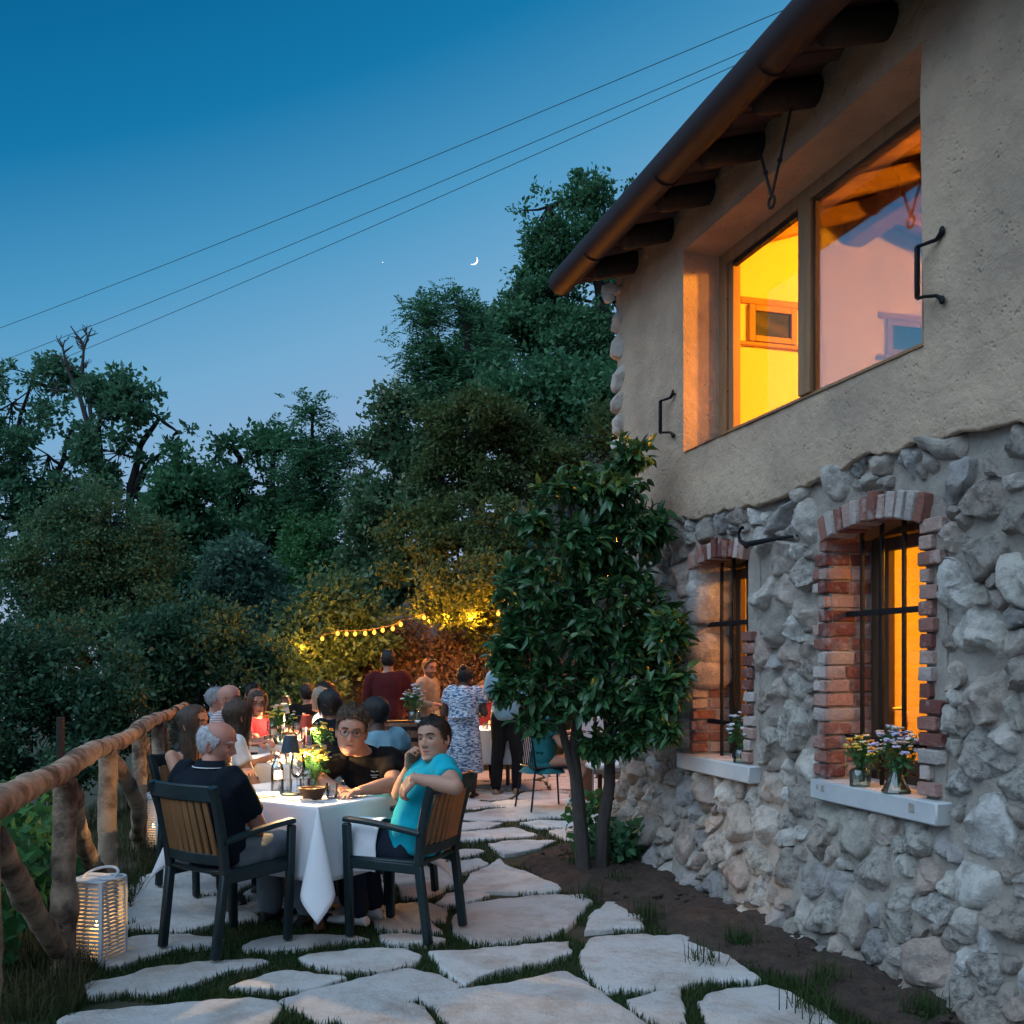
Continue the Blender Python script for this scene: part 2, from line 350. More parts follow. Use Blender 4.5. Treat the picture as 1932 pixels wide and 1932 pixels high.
# ---------------------------------------------------------------- rubble stones
def clip_half(poly, nx, ny, d):   # keep nx*x+ny*y <= d
    out = []; n = len(poly)
    for i in range(n):
        p, q = poly[i], poly[(i+1)%n]; a = nx*p[0]+ny*p[1]-d; c = nx*q[0]+ny*q[1]-d
        if a <= 0: out.append(p)
        if (a < 0) != (c < 0) and abs(a-c) > 1e-12:
            s = a/(a-c); out.append((p[0]+s*(q[0]-p[0]), p[1]+s*(q[1]-p[1])))
    return out
def cells(x0, x1, y0, y1, rad, n_try, seed, holes, aspect=1.25, minr=.03):
    rs = random.Random(seed); S = []
    for r0 in rad:
        for _ in range(n_try):
            x = rs.uniform(x0, x1); y = rs.uniform(y0, y1); r = r0*rs.uniform(.8, 1.15)
            if any(h[0]-r*.1 < x < h[1]+r*.1 and h[2]-r*.1 < y < h[3]+r*.1 for h in holes): continue
            if all(((x-a)/aspect)**2+(y-c)**2 > (.86*(r+q))**2 for a, c, q in S): S.append((x, y, r))
    A = np.array(S); out = []
    for i, (x, y, r) in enumerate(S):
        k = 3.2*r*aspect
        P = [(max(x0, x-k), max(y0, y-k)), (min(x1, x+k), max(y0, y-k)), (min(x1, x+k), min(y1, y+k)), (max(x0, x-k), min(y1, y+k))]
        d = np.hypot(A[:,0]-x, A[:,1]-y)
        for j in np.argsort(d)[1:28]:
            a, c, q = S[j]; nx, ny = (a-x), (c-y)/1*1
            D2 = nx*nx+ny*ny; t = .5+(r*r-q*q)/(2*D2); t = min(.85, max(.15, t))
            P = clip_half(P, nx, ny, nx*(x+nx*t)+ny*(y+ny*t))
            if len(P) < 3: break
        if len(P) < 3: continue
        for h in holes:
            xs = [p[0] for p in P]; ys = [p[1] for p in P]
            if max(xs) > h[0] and min(xs) < h[1] and max(ys) > h[2] and min(ys) < h[3]:
                g = [(h[0]-x, (1,0,h[0])), (x-h[1], (-1,0,-h[1])), (h[2]-y, (0,1,h[2])), (y-h[3], (0,-1,-h[3]))]
                g.sort(key=lambda t: -t[0]); P = clip_half(P, *g[0][1])
        if len(P) >= 3: out.append((P, r))
    return out
def rounded(poly, gap, k=2, n=22):
    c = np.mean(poly, 0); P = np.array(poly, float)
    for _ in range(k):
        Q = np.roll(P, -1, 0); P = np.stack([.78*P+.22*Q, .22*P+.78*Q], 1).reshape(-1, 2)
    d = P-c; L = np.linalg.norm(d, axis=1, keepdims=True); P = c+d*np.clip((L-gap)/np.maximum(L, 1e-6), .2, 1)
    # resample by arc length
    Q = np.vstack([P, P[:1]]); s = np.concatenate([[0], np.cumsum(np.linalg.norm(np.diff(Q, axis=0), axis=1))])
    t = np.linspace(0, s[-1], n, endpoint=False)
    return np.stack([np.interp(t, s, Q[:,0]), np.interp(t, s, Q[:,1])], -1), c
def poly_area(P): P = np.asarray(P); x, y = P[:,0], P[:,1]; return .5*abs(np.dot(x, np.roll(y,-1))-np.dot(y, np.roll(x,-1)))
def stone_mesh(poly, h, seed, yoff, n=22, gap=.008, rough=.5):
    B, c = rounded(poly, gap, 1, n); rs = np.random.default_rng(seed)
    size = math.sqrt(poly_area(B)); tx, tz = rs.normal(0, .30, 2)*h/size
    rings = [(1.02, .05), (1.0, .0), (.985, -.50), (.955, -.78), (.88, -.94), (.70, -1.0), (.42, -1.03), (.18, -1.0)]
    if n < 16: rings = rings[::2]
    V = []
    for k, (f, d) in enumerate(rings):
        P = c+(B-c)*f
        V.append(np.stack([P[:,0], np.full(len(P), d*h if d <= 0 else d), P[:,1]], -1))
    V.append(np.array([[c[0], -1.02*h, c[1]]]))
    V = np.concatenate(V); inner = V[:,1] < -.3*h
    V[:,1] += np.where(inner, (V[:,0]-c[0])*tx*2+(V[:,2]-c[1])*tz*2, 0)
    for _ in range(5):     # cleft faces
        nn = rs.normal(0, 1, 3); nn[1] = -abs(nn[1])-.7; nn /= np.linalg.norm(nn)
        s = (V[n:]-np.array([c[0], -.2*h, c[1]]))@nn; ov = np.clip(s-h*rs.uniform(.5, .9)-.12*size*(1-abs(nn[1])), 0, None); V[n:] -= ov[:,None]*nn*.9
    am = min(.05, size*.20)*rough
    q = V*(1/size); q2 = V*38
    D = np.stack([fbm(q*2.2+seed*3.7, 1, 3, 11), fbm(q*2.2+seed*1.3+40, 1, 3, 12), fbm(q*2.2+seed*2.1+80, 1, 3, 13)], -1)
    V[n:] += D[n:]*am*np.array([.35,.6,.35])
    V[n:,1] += fbm(q2[n:]+seed, 1, 2, 15)*.0065*rough
    V[:,1] += yoff(V[:,2])
    Fc = []
    for k in range(len(rings)-1):
        for j in range(n): Fc.append((k*n+j, k*n+(j+1)%n, (k+1)*n+(j+1)%n, (k+1)*n+j))
    L = len(V)-1; k = len(rings)-1
    Fc += [(k*n+j, k*n+(j+1)%n, L) for j in range(n)]
    return V, Fc
HOLES = [(OPW2[0]-.13, OPW2[1]+.15, .79, 2.42), (2.83, 3.92, .79, .935), (OPW1[0]-.04, OPW1[1]+.12, .79, 2.38), (1.13, 2.22, .79, .935)]
CE = cells(-.03, 5.0, -.12, 2.62, [.135,.108,.086,.068,.052,.04,.030,.023], 800, 5, HOLES)
CE.sort(key=lambda c: -poly_area(c[0]))
small = MB()
for i, (P, r) in enumerate(CE):
    A = poly_area(P); s = math.sqrt(A)
    cx, cz = np.mean(P, 0)
    if cz > bnd(cx)[0]+.02: continue
    low = cz < .9
    h = min(.05, s*random.uniform(.15, .30))*(1.2 if low else .95)
    V, Fc = stone_mesh(P, h, i+1, flare, n=34 if i < 300 else 14, gap=.001, rough=random.uniform(.7, 1.5))
    if i < 300: mk('wall_stone', V, Fc, m_rub2 if i % 3 == 1 else m_rubble, house, True, angle=50)
    else: small.add(V, Fc)
CE2 = cells(5.0, LU, -.12, 2.62, [.17,.12,.085], 160, 9, [])
for i, (P, r) in enumerate(CE2):
    s = math.sqrt(poly_area(P)); V, Fc = stone_mesh(P, min(.08, s*.33), i+900, flare, n=12, gap=s*.06+.004); small.add(V, Fc)
tag(small.build('small_wall_stones', m_rubble, house, angle=40), kind='stuff')
m_quoin = M('pale_quoin', (.60,.53,.47), .9, (.42,.35,.30), 8, detail=9, bump=1.2, bscale=16)
# corner stones showing through the plaster of the upper storey, and below it
for k, (z, hh, w) in enumerate([(3.28,.24,.17),(3.50,.20,.15),(3.69,.19,.13),(3.89,.25,.16),(4.13,.25,.15),(4.35,.2,.13)]):
    P = [(-.075,z-hh/2),(w*.8,z-hh/2+.02),(w,z),(w*.85,z+hh/2-.015),(-.075,z+hh/2)]
    V, Fc = stone_mesh(P, .075, 50+k, lambda zz: zz*0-.02, n=26, gap=.004); mk('corner_stone', V, Fc, m_quoin, house)
# ---------------------------------------------------------------- bricks round the lower windows
def brick(u0, u1, y0, y1, z0, z1, j=.004):
    b = MB(); b.cbox(((u0+u1)/2,(y0+y1)/2,(z0+z1)/2), ((u1-u0)/2,(y1-y0)/2,(z1-z0)/2), .007)
    V = b.V[0]; V += rng.normal(0, j*.5, V.shape); V += noise3(V*30, 5)[:,None]*.002
    mk('brick', V, b.F, m_brick, house, True, angle=35)
def voussoirs(u0, u1, zs, zc, n, hgt):
    w = u1-u0; rise = zc-zs; Rr = (w*w/4+rise*rise)/(2*rise); cx = (u0+u1)/2; cz = zc-Rr; a0 = math.asin(min(1, (w/2+.03)/Rr))
    for k in range(n):
        a = -a0+(k+.5)*2*a0/n; hw_ = Rr*a0/n-.006+random.uniform(-.003,.002); h = hgt*random.uniform(.88,1.08)
        c = (cx+math.sin(a)*(Rr+h/2), .055+random.uniform(-.008,.006), cz+math.cos(a)*(Rr+h/2))
        b = MB(); b.cbox(c, (hw_, .085, h/2), .007, Matrix.Rotation(a, 3, 'Y'))
        V = b.V[0]; V += rng.normal(0, .0022, V.shape); mk('brick', V, b.F, m_brick, house, True, angle=35)
    # soffit behind the arch ring
    b = MB(); k = 14; pts = [(-a0+2*a0*i/k) for i in range(k+1)]
    for i in range(k):
        q = [(cx+math.sin(a)*(Rr+.01), cz+math.cos(a)*(Rr+.01)) for a in (pts[i], pts[i+1])]
        b.add([(q[0][0],.1,q[0][1]),(q[1][0],.1,q[1][1]),(q[1][0],.36,q[1][1]),(q[0][0],.36,q[0][1]),(q[0][0],.1,q[0][1]+.2),(q[1][0],.1,q[1][1]+.2),(q[1][0],.36,q[1][1]+.2),(q[0][0],.36,q[0][1]+.2)], [(0,1,2,3),(0,4,5,1),(3,2,6,7)])
    b.build('arch_soffit', m_wood_win, house)
voussoirs(2.943, 3.716, 2.215, 2.275, 12, .135)
voussoirs(1.315, 2.030, 2.20, 2.245, 11, .12)
def jambs(op, left_brick, nb):
    u0, u1, z0, z1 = op; hc = (z1-.05-z0)/nb; zb = z0+.012
    b = MB(); b.box(u0-.13, u0-.012, .02, .37, z0-.1, z1+.02, .004); b.build('window_jamb', m_mortar, house)
    b = MB(); b.box(u1+.012, u1+.15, .02, .37, z0-.1, z1+.02, .004); b.build('window_jamb', m_mortar, house)
    for k in range(nb):
        a, c = zb+k*hc+.005, zb+(k+1)*hc-.006
        if left_brick:
            ln = random.choice([.055,.07,.11,.13,.06]); sp = random.choice([.12,.18,.24,.15]); jj = random.uniform(-.006,.006)
            brick(u0-ln, u0+jj, -.018+random.uniform(-.006,.008), sp-.006, a, c)
            brick(u0-.07, u0+jj-.004+random.uniform(-.006,.004), sp+.006, .285, a, c)
            if ln < .08 and random.random() < .5: brick(u0-ln-.075, u0-ln-.012, -.006, .05, a+.004, c-.004)
        else:
            if k < 6 or k in (9,10):
                sp = random.choice([.12,.18,.24]); brick(u0-.05, u0+random.uniform(-.006,.004), -.006, sp-.006, a, c); brick(u0-.05, u0+random.uniform(-.01,.0), sp+.006, .285, a, c)
        if left_brick or k < nb-6:
            ln = random.choice([.07,.085,.12,.15,.10,.08]); brick(u1+random.uniform(-.006,.005), u1+ln, -.018+random.uniform(-.006,.008), .12, a, c)
jambs(OPW2, True, 17); jambs(OPW1, False, 17)
# rough stones in the far jamb of the smaller window
for k, z in enumerate([1.48, 1.63, 1.93, 2.06, 2.16]):
    b = MB(); b.ell((0,0,0), (.035,.13,.075), 14, 9); V = b.V[0]; V = np.sign(V)*np.abs(V)**.8*np.array([1,1,1.]); V += (fbm(V+k*7, 14, 3, 21)*.012)[:,None]; V += np.array([OPW1[0]-.018, .13+.01*k, z])
    mk('wall_stone', V, b.F, m_rubble, house, True, angle=40)
def sill(u0, u1, dents):
    b = MB(); b.box(u0, u1, -.058, .30, .80, .908, .008)
    o = b.build('window_sill', m_sill, house)
    for (u, z, s) in dents:
        d = MB(); d.cbox((u, -.0585, z), (s, .002, s*1.1), .0015); d.build('chisel_mark', m_mortar, o)
sill(1.164, 2.187, []); sill(2.861, 3.894, [(2.935,.872,.011),(2.985,.868,.016),(3.72,.862,.020)])
# ---------------------------------------------------------------- window joinery, bars, panes
def low_window(op, bars):
    u0, u1, z0, z1 = op
    fr = MB()
    for a in (u0-.01, u1-.05): fr.box(a, a+.06, .285, .36, z0, z1+.04)
    fr.box(u0-.01, u1+.01, .285, .36, z1-.03, z1+.05); fr.box(u0-.01, u1+.01, .285, .36, z0-.01, z0+.05)
    w = fr.build('window', m_wood_brown, house)
    s = MB(); a, c = u0+.055, u1-.055
    s.box(a, a+.065, .30, .345, z0+.055, z1-.04); s.box(c-.065, c, .30, .345, z0+.055, z1-.04); s.box(a+.065, c-.065, .30, .345, z0+.055, z0+.13); s.box(a+.065, c-.065, .30, .345, z1-.11, z1-.04)
    s.build('window_sash', m_wood_brown, w)
    p = MB(); p.box(a+.06, c-.06, .318, .326, z0+.12, z1-.10, .001); p.build('pane', g_open, w)
    h = MB(); um = a+.10; h.tube([(um,.30,1.30),(um,.36,1.30),(um+.015,.375,1.28),(um+.02,.375,1.22),(um+.01,.375,1.17)], .009, 8); h.build('handle', M('old_brass', (.35,.25,.12), .4, metal=.9), w)
    for px in bars:
        g = MB(); g.bar((px,.137,z0-.05), (px,.137,z1+.02), .020, .020, ch=.003); g.build('bar', m_iron, w)
    for z in (z0+.235, z0+.91):
        g = MB(); g.bar((u0-.03,.122,z), (u1+.03,.122,z), .009, .032, ch=.002); g.build('bar', m_iron, w)
        for px in bars:
            g = MB(); g.ell((px,.116,z), (.008,.005,.008), 8, 6); g.build('rivet', m_iron, w)
def uat(px, t):
    k = (px-966)/F; return (k*(HY+HDX*t)-HX+HDY*t)/(HDX-HDY*k)
low_window(OPW2, [uat(1627,.137), uat(1664,.137), uat(1706,.137)])
low_window(OPW1, [OPW1[0]+.16, OPW1[0]+.33, OPW1[0]+.52])
u0, u1, z0, z1 = OPU
fr = MB()
fr.box(u0-.03, u0+.10, .24, .34, z0+.06, z1+.02); fr.box(u1-.10, u1+.05, .24, .34, z0+.06, z1+.02)
fr.box(u0+.10, u1-.10, .242, .338, z1-.10, z1+.02); fr.box(u0+.10, u1-.10, .242, .338, z0+.05, z0+.15)
UW = fr.build('window', m_wood_win, house)
s = MB(); s.box(2.285, 2.415, .225, .30, z0+.15, z1-.10); s.build('mullion', m_wood_win, UW)
s = MB(); s.box(u0+.10, u0+.165, .26, .32, z0+.15, z1-.10); s.build('window_sash', m_wood_win, UW)
s = MB(); s.box(u0+.165, 2.285, .255, .30, z1-.135, z1-.102); s.build('window_track', m_iron, UW)
s = MB(); s.box(2.415, 2.435, .25, .29, z0+.15, z1-.10); s.box(2.435, u1-.1, .25, .29, z1-.125, z1-.10); s.build('pane_frame', m_wood_brown, UW)
s = MB(); s.box(2.43, u1-.10, .262, .270, z0+.15, z1-.12, .001); s.build('pane', g_coat, UW)
s = MB(); s.box(u0+.165, 2.285, .29, .296, z0+.15, z1-.135, .001); s.build('pane', glassM('clear_pane', refl=.10, base=.0), UW)
for z in (3.45, 3.75, 4.1):
    s = MB(); s.ell((u0+.13, .238, z), (.006,.004,.006), 8, 6); s.build('screw', m_iron, UW)
# ---------------------------------------------------------------- eaves: rafters, boards, gutter, tiles
SL = math.tan(R(16))
def roofz(y): return 4.80+SL*y     # underside of boards at wall face y=0
for k in range(14):
    u = .36+k*.632; b = MB(); r_ = random.uniform(-.012,.012)
    p, q = Vector((u, -.40, roofz(-.40)-.085)), Vector((u, .30, roofz(.30)-.085))
    pts = [p, p.lerp(q, .06), p.lerp(q, .5), q]
    b.tube(pts, [.070,.082,.084,.084], 12, noise=.06, seed=k); b.build('rafter', m_wood_dark, house)
b = MB(); y0 = -.44; y1 = 2.35
for (ya, yb) in ((-.44, 2.35), (2.35, 5.0)):
    za, zb = (roofz(ya), roofz(yb)) if ya < 0 else (roofz(2.35), roofz(2.35)-(yb-2.35)*SL)
    b.add([(-.14,ya,za),(LU+.2,ya,za),(LU+.2,yb,zb),(-.14,yb,zb),(-.14,ya,za+.05),(LU+.2,ya,za+.05),(LU+.2,yb,zb+.05),(-.14,yb,zb+.05)], [(3,2,1,0),(4,5,6,7),(0,1,5,4),(2,3,7,6),(1,2,6,5),(3,0,4,7)])
b.build('roof', m_tile, house, smooth=False)
b = MB()    # roof tiles: barrel rows, out of sight from below
for k in range(46):
    u = -.1+k*.2; b.tube([(u,-.36,roofz(-.36)+.05),(u,2.3,roofz(2.3)+.07)], .085, 8)
tag(b.build('roof_tiles', m_tile, house), kind='stuff')
b = MB(); b.tube([(-.12,-.485,4.665),(-.118,-.485,4.665),(LU+.2,-.485,4.665)], [.088,.102,.102], 24); b.build('gutter', m_copper, house)
b = MB(); b.bar((-.12,-.415,4.70),(LU+.2,-.415,4.70), .012, .10, up=(0,0,1)); b.build('gutter_strip', m_copper, house)
for k in range(6):
    b = MB(); u = .65+k*1.26
    b.tube([(u, -.485+.097*math.cos(a), 4.655+.097*math.sin(a)) for a in np.linspace(-2.6, .6, 14)], .006, 6); b.build('gutter_bracket', m_copper, house)
# iron ring hanging below the rafters
b = MB(); A = hw
for uu in (2.519, 2.926): 
    b.tube([(uu, -.2, 4.62), (uu+(2.70-uu)*.62, -.2, 4.62-.62*.44), (2.70, -.2, 4.18)], .009, 6); b.ell((uu+(2.70-uu)*.62, -.2, 4.62-.62*.44), (.016,.016,.016), 8, 6)
b.tube([(2.70+.032*math.cos(a), -.2, 4.15+.032*math.sin(a)) for a in np.linspace(0, 2*math.pi, 15)], .009, 6); b.build('hanging_ring', m_iron, house)
def shutter_bar(u, z0, z1, sgn):
    b = MB(); y = -.10
    b.bar((u,y,z0),(u,y,z1),.026,.016)
    for z, s in ((z0,-1),(z1,1)):
        b.tube([(u,y,z),(u+sgn*.03,y+.012,z),(u+sgn*.075,-.055,z+s*.008),(u+sgn*.105,-.045,z+s*.035)], [.011,.011,.013,.018], 8, sq=.7); b.ell((u+sgn*.108,-.052,z+s*.038), (.017,.010,.020), 10, 8)
    b.build('iron_catch', m_iron, house)
shutter_bar(3.815, 3.235, 3.475, 1); shutter_bar(.985, 3.22, 3.455, 1)
b = MB(); b.tube([(2.62,.02,2.285),(2.45,-.05,2.28),(2.30,-.09,2.272),(2.22,-.10,2.275),(2.16,-.10,2.30),(2.14,-.10,2.34),(2.16,-.10,2.375),(2.19,-.10,2.38)], [.007,.014,.018,.016,.012,.009,.009,.012], 8); b.ell((2.24,-.10,2.265),(.03,.014,.02),10,8); b.build('iron_hook', m_iron, house)
# ---------------------------------------------------------------- rooms behind the glass
b = MB()
b.add([(.35,.38,2.85),(.35,4.45,2.85),(.35,4.45,4.75),(.35,1.95,5.42),(.35,.38,4.85)], [(0,1,2,3,4)])
b.add([(.35,4.45,2.85),(LU,4.45,2.85),(LU,4.45,4.85),(.35,4.45,4.85)], [(0,1,2,3)])
b.add([(LU-.5,.38,2.85),(LU-.5,4.45,2.85),(LU-.5,4.45,5.4),(LU-.5,.38,5.4)], [(3,2,1,0)])
b.add([(.35,.375,2.85),(u0,.375,2.85),(u0,.375,4.9),(.35,.375,4.9)], [(0,1,2,3)]); b.add([(u1,.375,2.85),(LU,.375,2.85),(LU,.375,4.9),(u1,.375,4.9)], [(0,1,2,3)])
b.add([(u0,.375,2.85),(u1,.375,2.85),(u1,.375,z0+.1),(u0,.375,z0+.1)], [(0,1,2,3)]); b.add([(u0,.375,z1),(u1,.375,z1),(u1,.375,4.9),(u0,.375,4.9)], [(0,1,2,3)])
b.build('upper_room_wall', m_int, house, smooth=False)
b = MB(); b.box(.3, LU, .36, 4.5, 2.78, 2.85); b.build('upper_room_floor', m_wood_brown, house)
b = MB()
b.add([(.3,.3,4.80),(LU,.3,4.80),(LU,1.95,5.38),(.3,1.95,5.38)], [(0,1,2,3)]); b.add([(.3,1.95,5.38),(LU,1.95,5.38),(LU,4.5,4.65),(.3,4.5,4.65)], [(0,1,2,3)])
b.build('upper_room_ceiling', m_beam, house, smooth=False)
b = MB(); b.box(.35, LU-.5, 1.86, 2.04, 5.06, 5.30, .01); b.build('ridge_beam', m_beam, house)
for k in range(10):
    u = .75+k*.66
    b = MB(); b.bar((u,.38,4.70),(u,1.90,5.235),.09,.13,ch=.01); b.bar((u,2.0,5.235),(u,4.45,4.54),.09,.13,ch=.01); b.build('ceiling_beam', m_beam, house)
for (t0, t1) in ((.964,1.406),(2.27,2.71)):
    b = MB(); b.box(.352,.375,t0-.07,t1+.16,4.475,4.53); b.box(.352,.40,t0-.09,t1+.16,4.13,4.16)
    w = b.build('small_window', m_beam, house)
    f = MB()
    for (ya, yb, za, zb) in ((t0,t0+.055,4.17,4.47),(t1-.055,t1,4.17,4.47),(t0+.055,t1-.055,4.17,4.22),(t0+.055,t1-.055,4.42,4.47)): f.box(.352,.39,ya,yb,za,zb)
    f.build('window_sash', m_wood_win, w)
    g = MB(); g.box(.353,.362,t0+.055,t1-.055,4.22,4.42,.001); g.build('pane', M('dusk_pane', (.03,.045,.07), .08), w)
b = MB()
b.add([(.35,3.0,0),(LU,3.0,0),(LU,3.0,2.76),(.35,3.0,2.76)], [(0,1,2,3)]); b.add([(.35,.38,0),(.35,3.0,0),(.35,3.0,2.76),(.35,.38,2.76)], [(0,1,2,3)]); b.add([(6,.38,0),(6,3.0,0),(6,3.0,2.76),(6,.38,2.76)], [(3,2,1,0)]); b.add([(.35,.38,2.755),(LU,.38,2.755),(LU,3.0,2.755),(.35,3.0,2.755)], [(0,1,2,3)])
for (ua, ub, za, zb) in ((.35,OPW1[0]-.1,0,2.76),(OPW1[1]+.1,OPW2[0]-.1,0,2.76),(OPW2[1]+.1,6,0,2.76),(OPW1[0]-.1,OPW1[1]+.1,0,.88),(OPW2[0]-.1,OPW2[1]+.1,0,.88),(OPW1[0]-.1,OPW1[1]+.1,2.3,2.76),(OPW2[0]-.1,OPW2[1]+.1,2.3,2.76)):
    b.add([(ua,.372,za),(ub,.372,za),(ub,.372,zb),(ua,.372,zb)], [(0,1,2,3)])
b.build('lower_room_wall', m_int, house, smooth=False)
b = MB(); b.box(.3, 6, .37, 3.05, -.1, .02); b.build('lower_room_floor', m_wood_brown, house)
b = MB(); b.box(2.7, 3.3, 2.2, 2.95, .4, 1.02, .05); b.box(2.62, 2.75, 2.1, 2.95, .4, .95, .05); b.build('sofa_back', M('brown_leather', (.09,.045,.025), .45), house)
ROOM = (1, .37, .010)
for (u, y, z, e) in ((3.3,2.5,4.6,440),(5.6,2.9,4.5,330),(2.3,1.7,2.35,70),(4.3,1.7,2.35,70)):
    l = lamp('room_lamp', (u,y,z), ROOM, e, .12, house)
# wicker chair behind the big window
b = MB(); cx, cy0 = 1.75, .95
for k in range(22):
    z = 2.90+k*.025; w = .26+.03*math.sin(k/21*3.1)-(.0 if k < 18 else (k-17)*.02)
    b.tube([(cx+.10*math.cos(a)*1.0+.02*((-1)**k)*math.sin(9*a), cy0+w*math.sin(a), z) for a in np.linspace(-1.5,1.5,20)], .014, 6)
wc = b.build('wicker_chair', M('wicker', (.22,.10,.045), .6, (.14,.06,.03), 20), None); wc.matrix_world = house.matrix_world.copy(); wc.location = house.location; wc.rotation_euler = house.rotation_euler
tag(wc, 'brown wicker chair back inside the big lit upper window', 'chair')
# security camera below the eaves
sccam = thing('security_camera', 'white dome security camera under the eaves at the house corner', 'camera', hw(.07,-.13,4.56), house.rotation_euler.z)
b = MB(); b.lathe([(.062,.05),(.066,.0),(.06,-.015),(.02,-.02)], 20); b.tube([(0,.0,.03),(0,.13,.04)], .03, 10); b.build('mount', m_white, sccam)
b = MB(); b.ell((-.01,-.01,-.03), (.055,.055,.055), 18, 12); b.build('body', m_white, sccam)
b = MB(); b.tube([(-.03,-.04,-.045),(-.045,-.062,-.058)], [.030,.030], 16); b.build('lens', M('black_glass', (.01,.01,.012), .1), sccam)
# wall lantern at the right edge of the picture
wl = thing('wall_lantern', 'dark iron wall lantern on the plaster at the right edge', 'lantern', hw(4.78,0,3.25), house.rotation_euler.z)
b = MB(); b.bar((0,-.03,.1),(0,-.03,.3),.05,.02); b.tube([(0,-.03,.25),(0,-.12,.33),(0,-.17,.30),(0,-.17,.24)], .008, 8); b.build('bracket', m_iron, wl)
b = MB(); b.lathe([(.0,.27),(.085,.22),(.09,.205),(.085,.20)], 8, (0,-.17,0)); b.build('cap', m_iron, wl)
b = MB(); b.lathe([(.07,-.03),(.075,-.02),(.07,-.005)], 8, (0,-.17,0)); b.build('base', m_iron, wl)
for k in range(4):
    b = MB(); a = math.pi/4+k*math.pi/2; b.bar((.065*math.cos(a),-.17+.065*math.sin(a),-.01),(.08*math.cos(a),-.17+.08*math.sin(a),.205),.01,.01); b.build('post', m_iron, wl)
b = MB(); b.lathe([(.055,.0),(.068,.2)], 8, (0,-.17,0)); b.build('glass', g_open, wl)
# ================================================================== GROUND
def fence_x(y): return -2.33-.25*(y-5.16)
def sstep(a, b, x): t = np.clip((x-a)/(b-a), 0, 1); return t*t*(3-2*t)
def gz(x, y):
    x = np.atleast_1d(np.asarray(x, float)); y = np.atleast_1d(np.asarray(y, float))
    d = np.clip(fence_x(np.minimum(y, 16))+.10-x, 0, 60)
    z = -.30*d*sstep(0, .8, d)-.22*np.clip(d-1, 0, 14)
    bank = np.clip(y-15.2, 0, None)
    hill = .55*np.clip(bank, 0, 5)+.30*np.clip(bank-5, 0, 40)
    z = z+hill*sstep(-6.5, .5, x-.04*bank)+.10*np.clip(x-1, 0, 40)*sstep(9.5, 15, y)
    z = z+.35*sstep(14.4, 16.5, y)*sstep(-3, -1, x)*(1+fbm(np.stack([x, y, 0*x], -1), .9, 3, 31))
    far = sstep(5, 40, np.hypot(x, y))
    return z+.5*far*fbm(np.stack([x, y, 0*x], -1), .12, 3, 33)
gx = np.concatenate([[-400,-200,-110,-70,-50,-38], np.arange(-30,-6,1.0), np.arange(-6,4.2,.15), np.arange(4.4,20,1.0), [22,26,32,40,60,100,200,400]])
gy = np.concatenate([[-200,-80,-30,-12,-4], np.arange(0,18,.15), np.arange(18,60,1.0), [64,72,84,100,140,220,400]])
GX, GY = np.meshgrid(gx, gy, indexing='ij'); GZ = gz(GX.ravel(), GY.ravel()).reshape(GX.shape)
nearm = (np.abs(GX+1) < 6) & (GY > 0) & (GY < 18)
GZ = GZ-.012+np.where(nearm, .008*fbm(np.stack([GX.ravel(), GY.ravel(), 0*GX.ravel()], -1), 3, 3, 35).reshape(GX.shape), 0)
ni, nj = GX.shape; ii, jj = np.meshgrid(np.arange(ni-1), np.arange(nj-1), indexing='ij'); ii = ii.ravel(); jj = jj.ravel()
m_ground = M('earth_and_turf', (.030,.040,.016), .98, (.075,.055,.038), 2.2, detail=8, bump=.8, bscale=18, lo=.42, hi=.62)
gr = mk('ground', np.stack([GX, GY, GZ], -1).reshape(-1, 3), np.stack([ii*nj+jj, (ii+1)*nj+jj, (ii+1)*nj+jj+1, ii*nj+jj+1], -1), m_ground, angle=None); tag(gr, kind='structure')
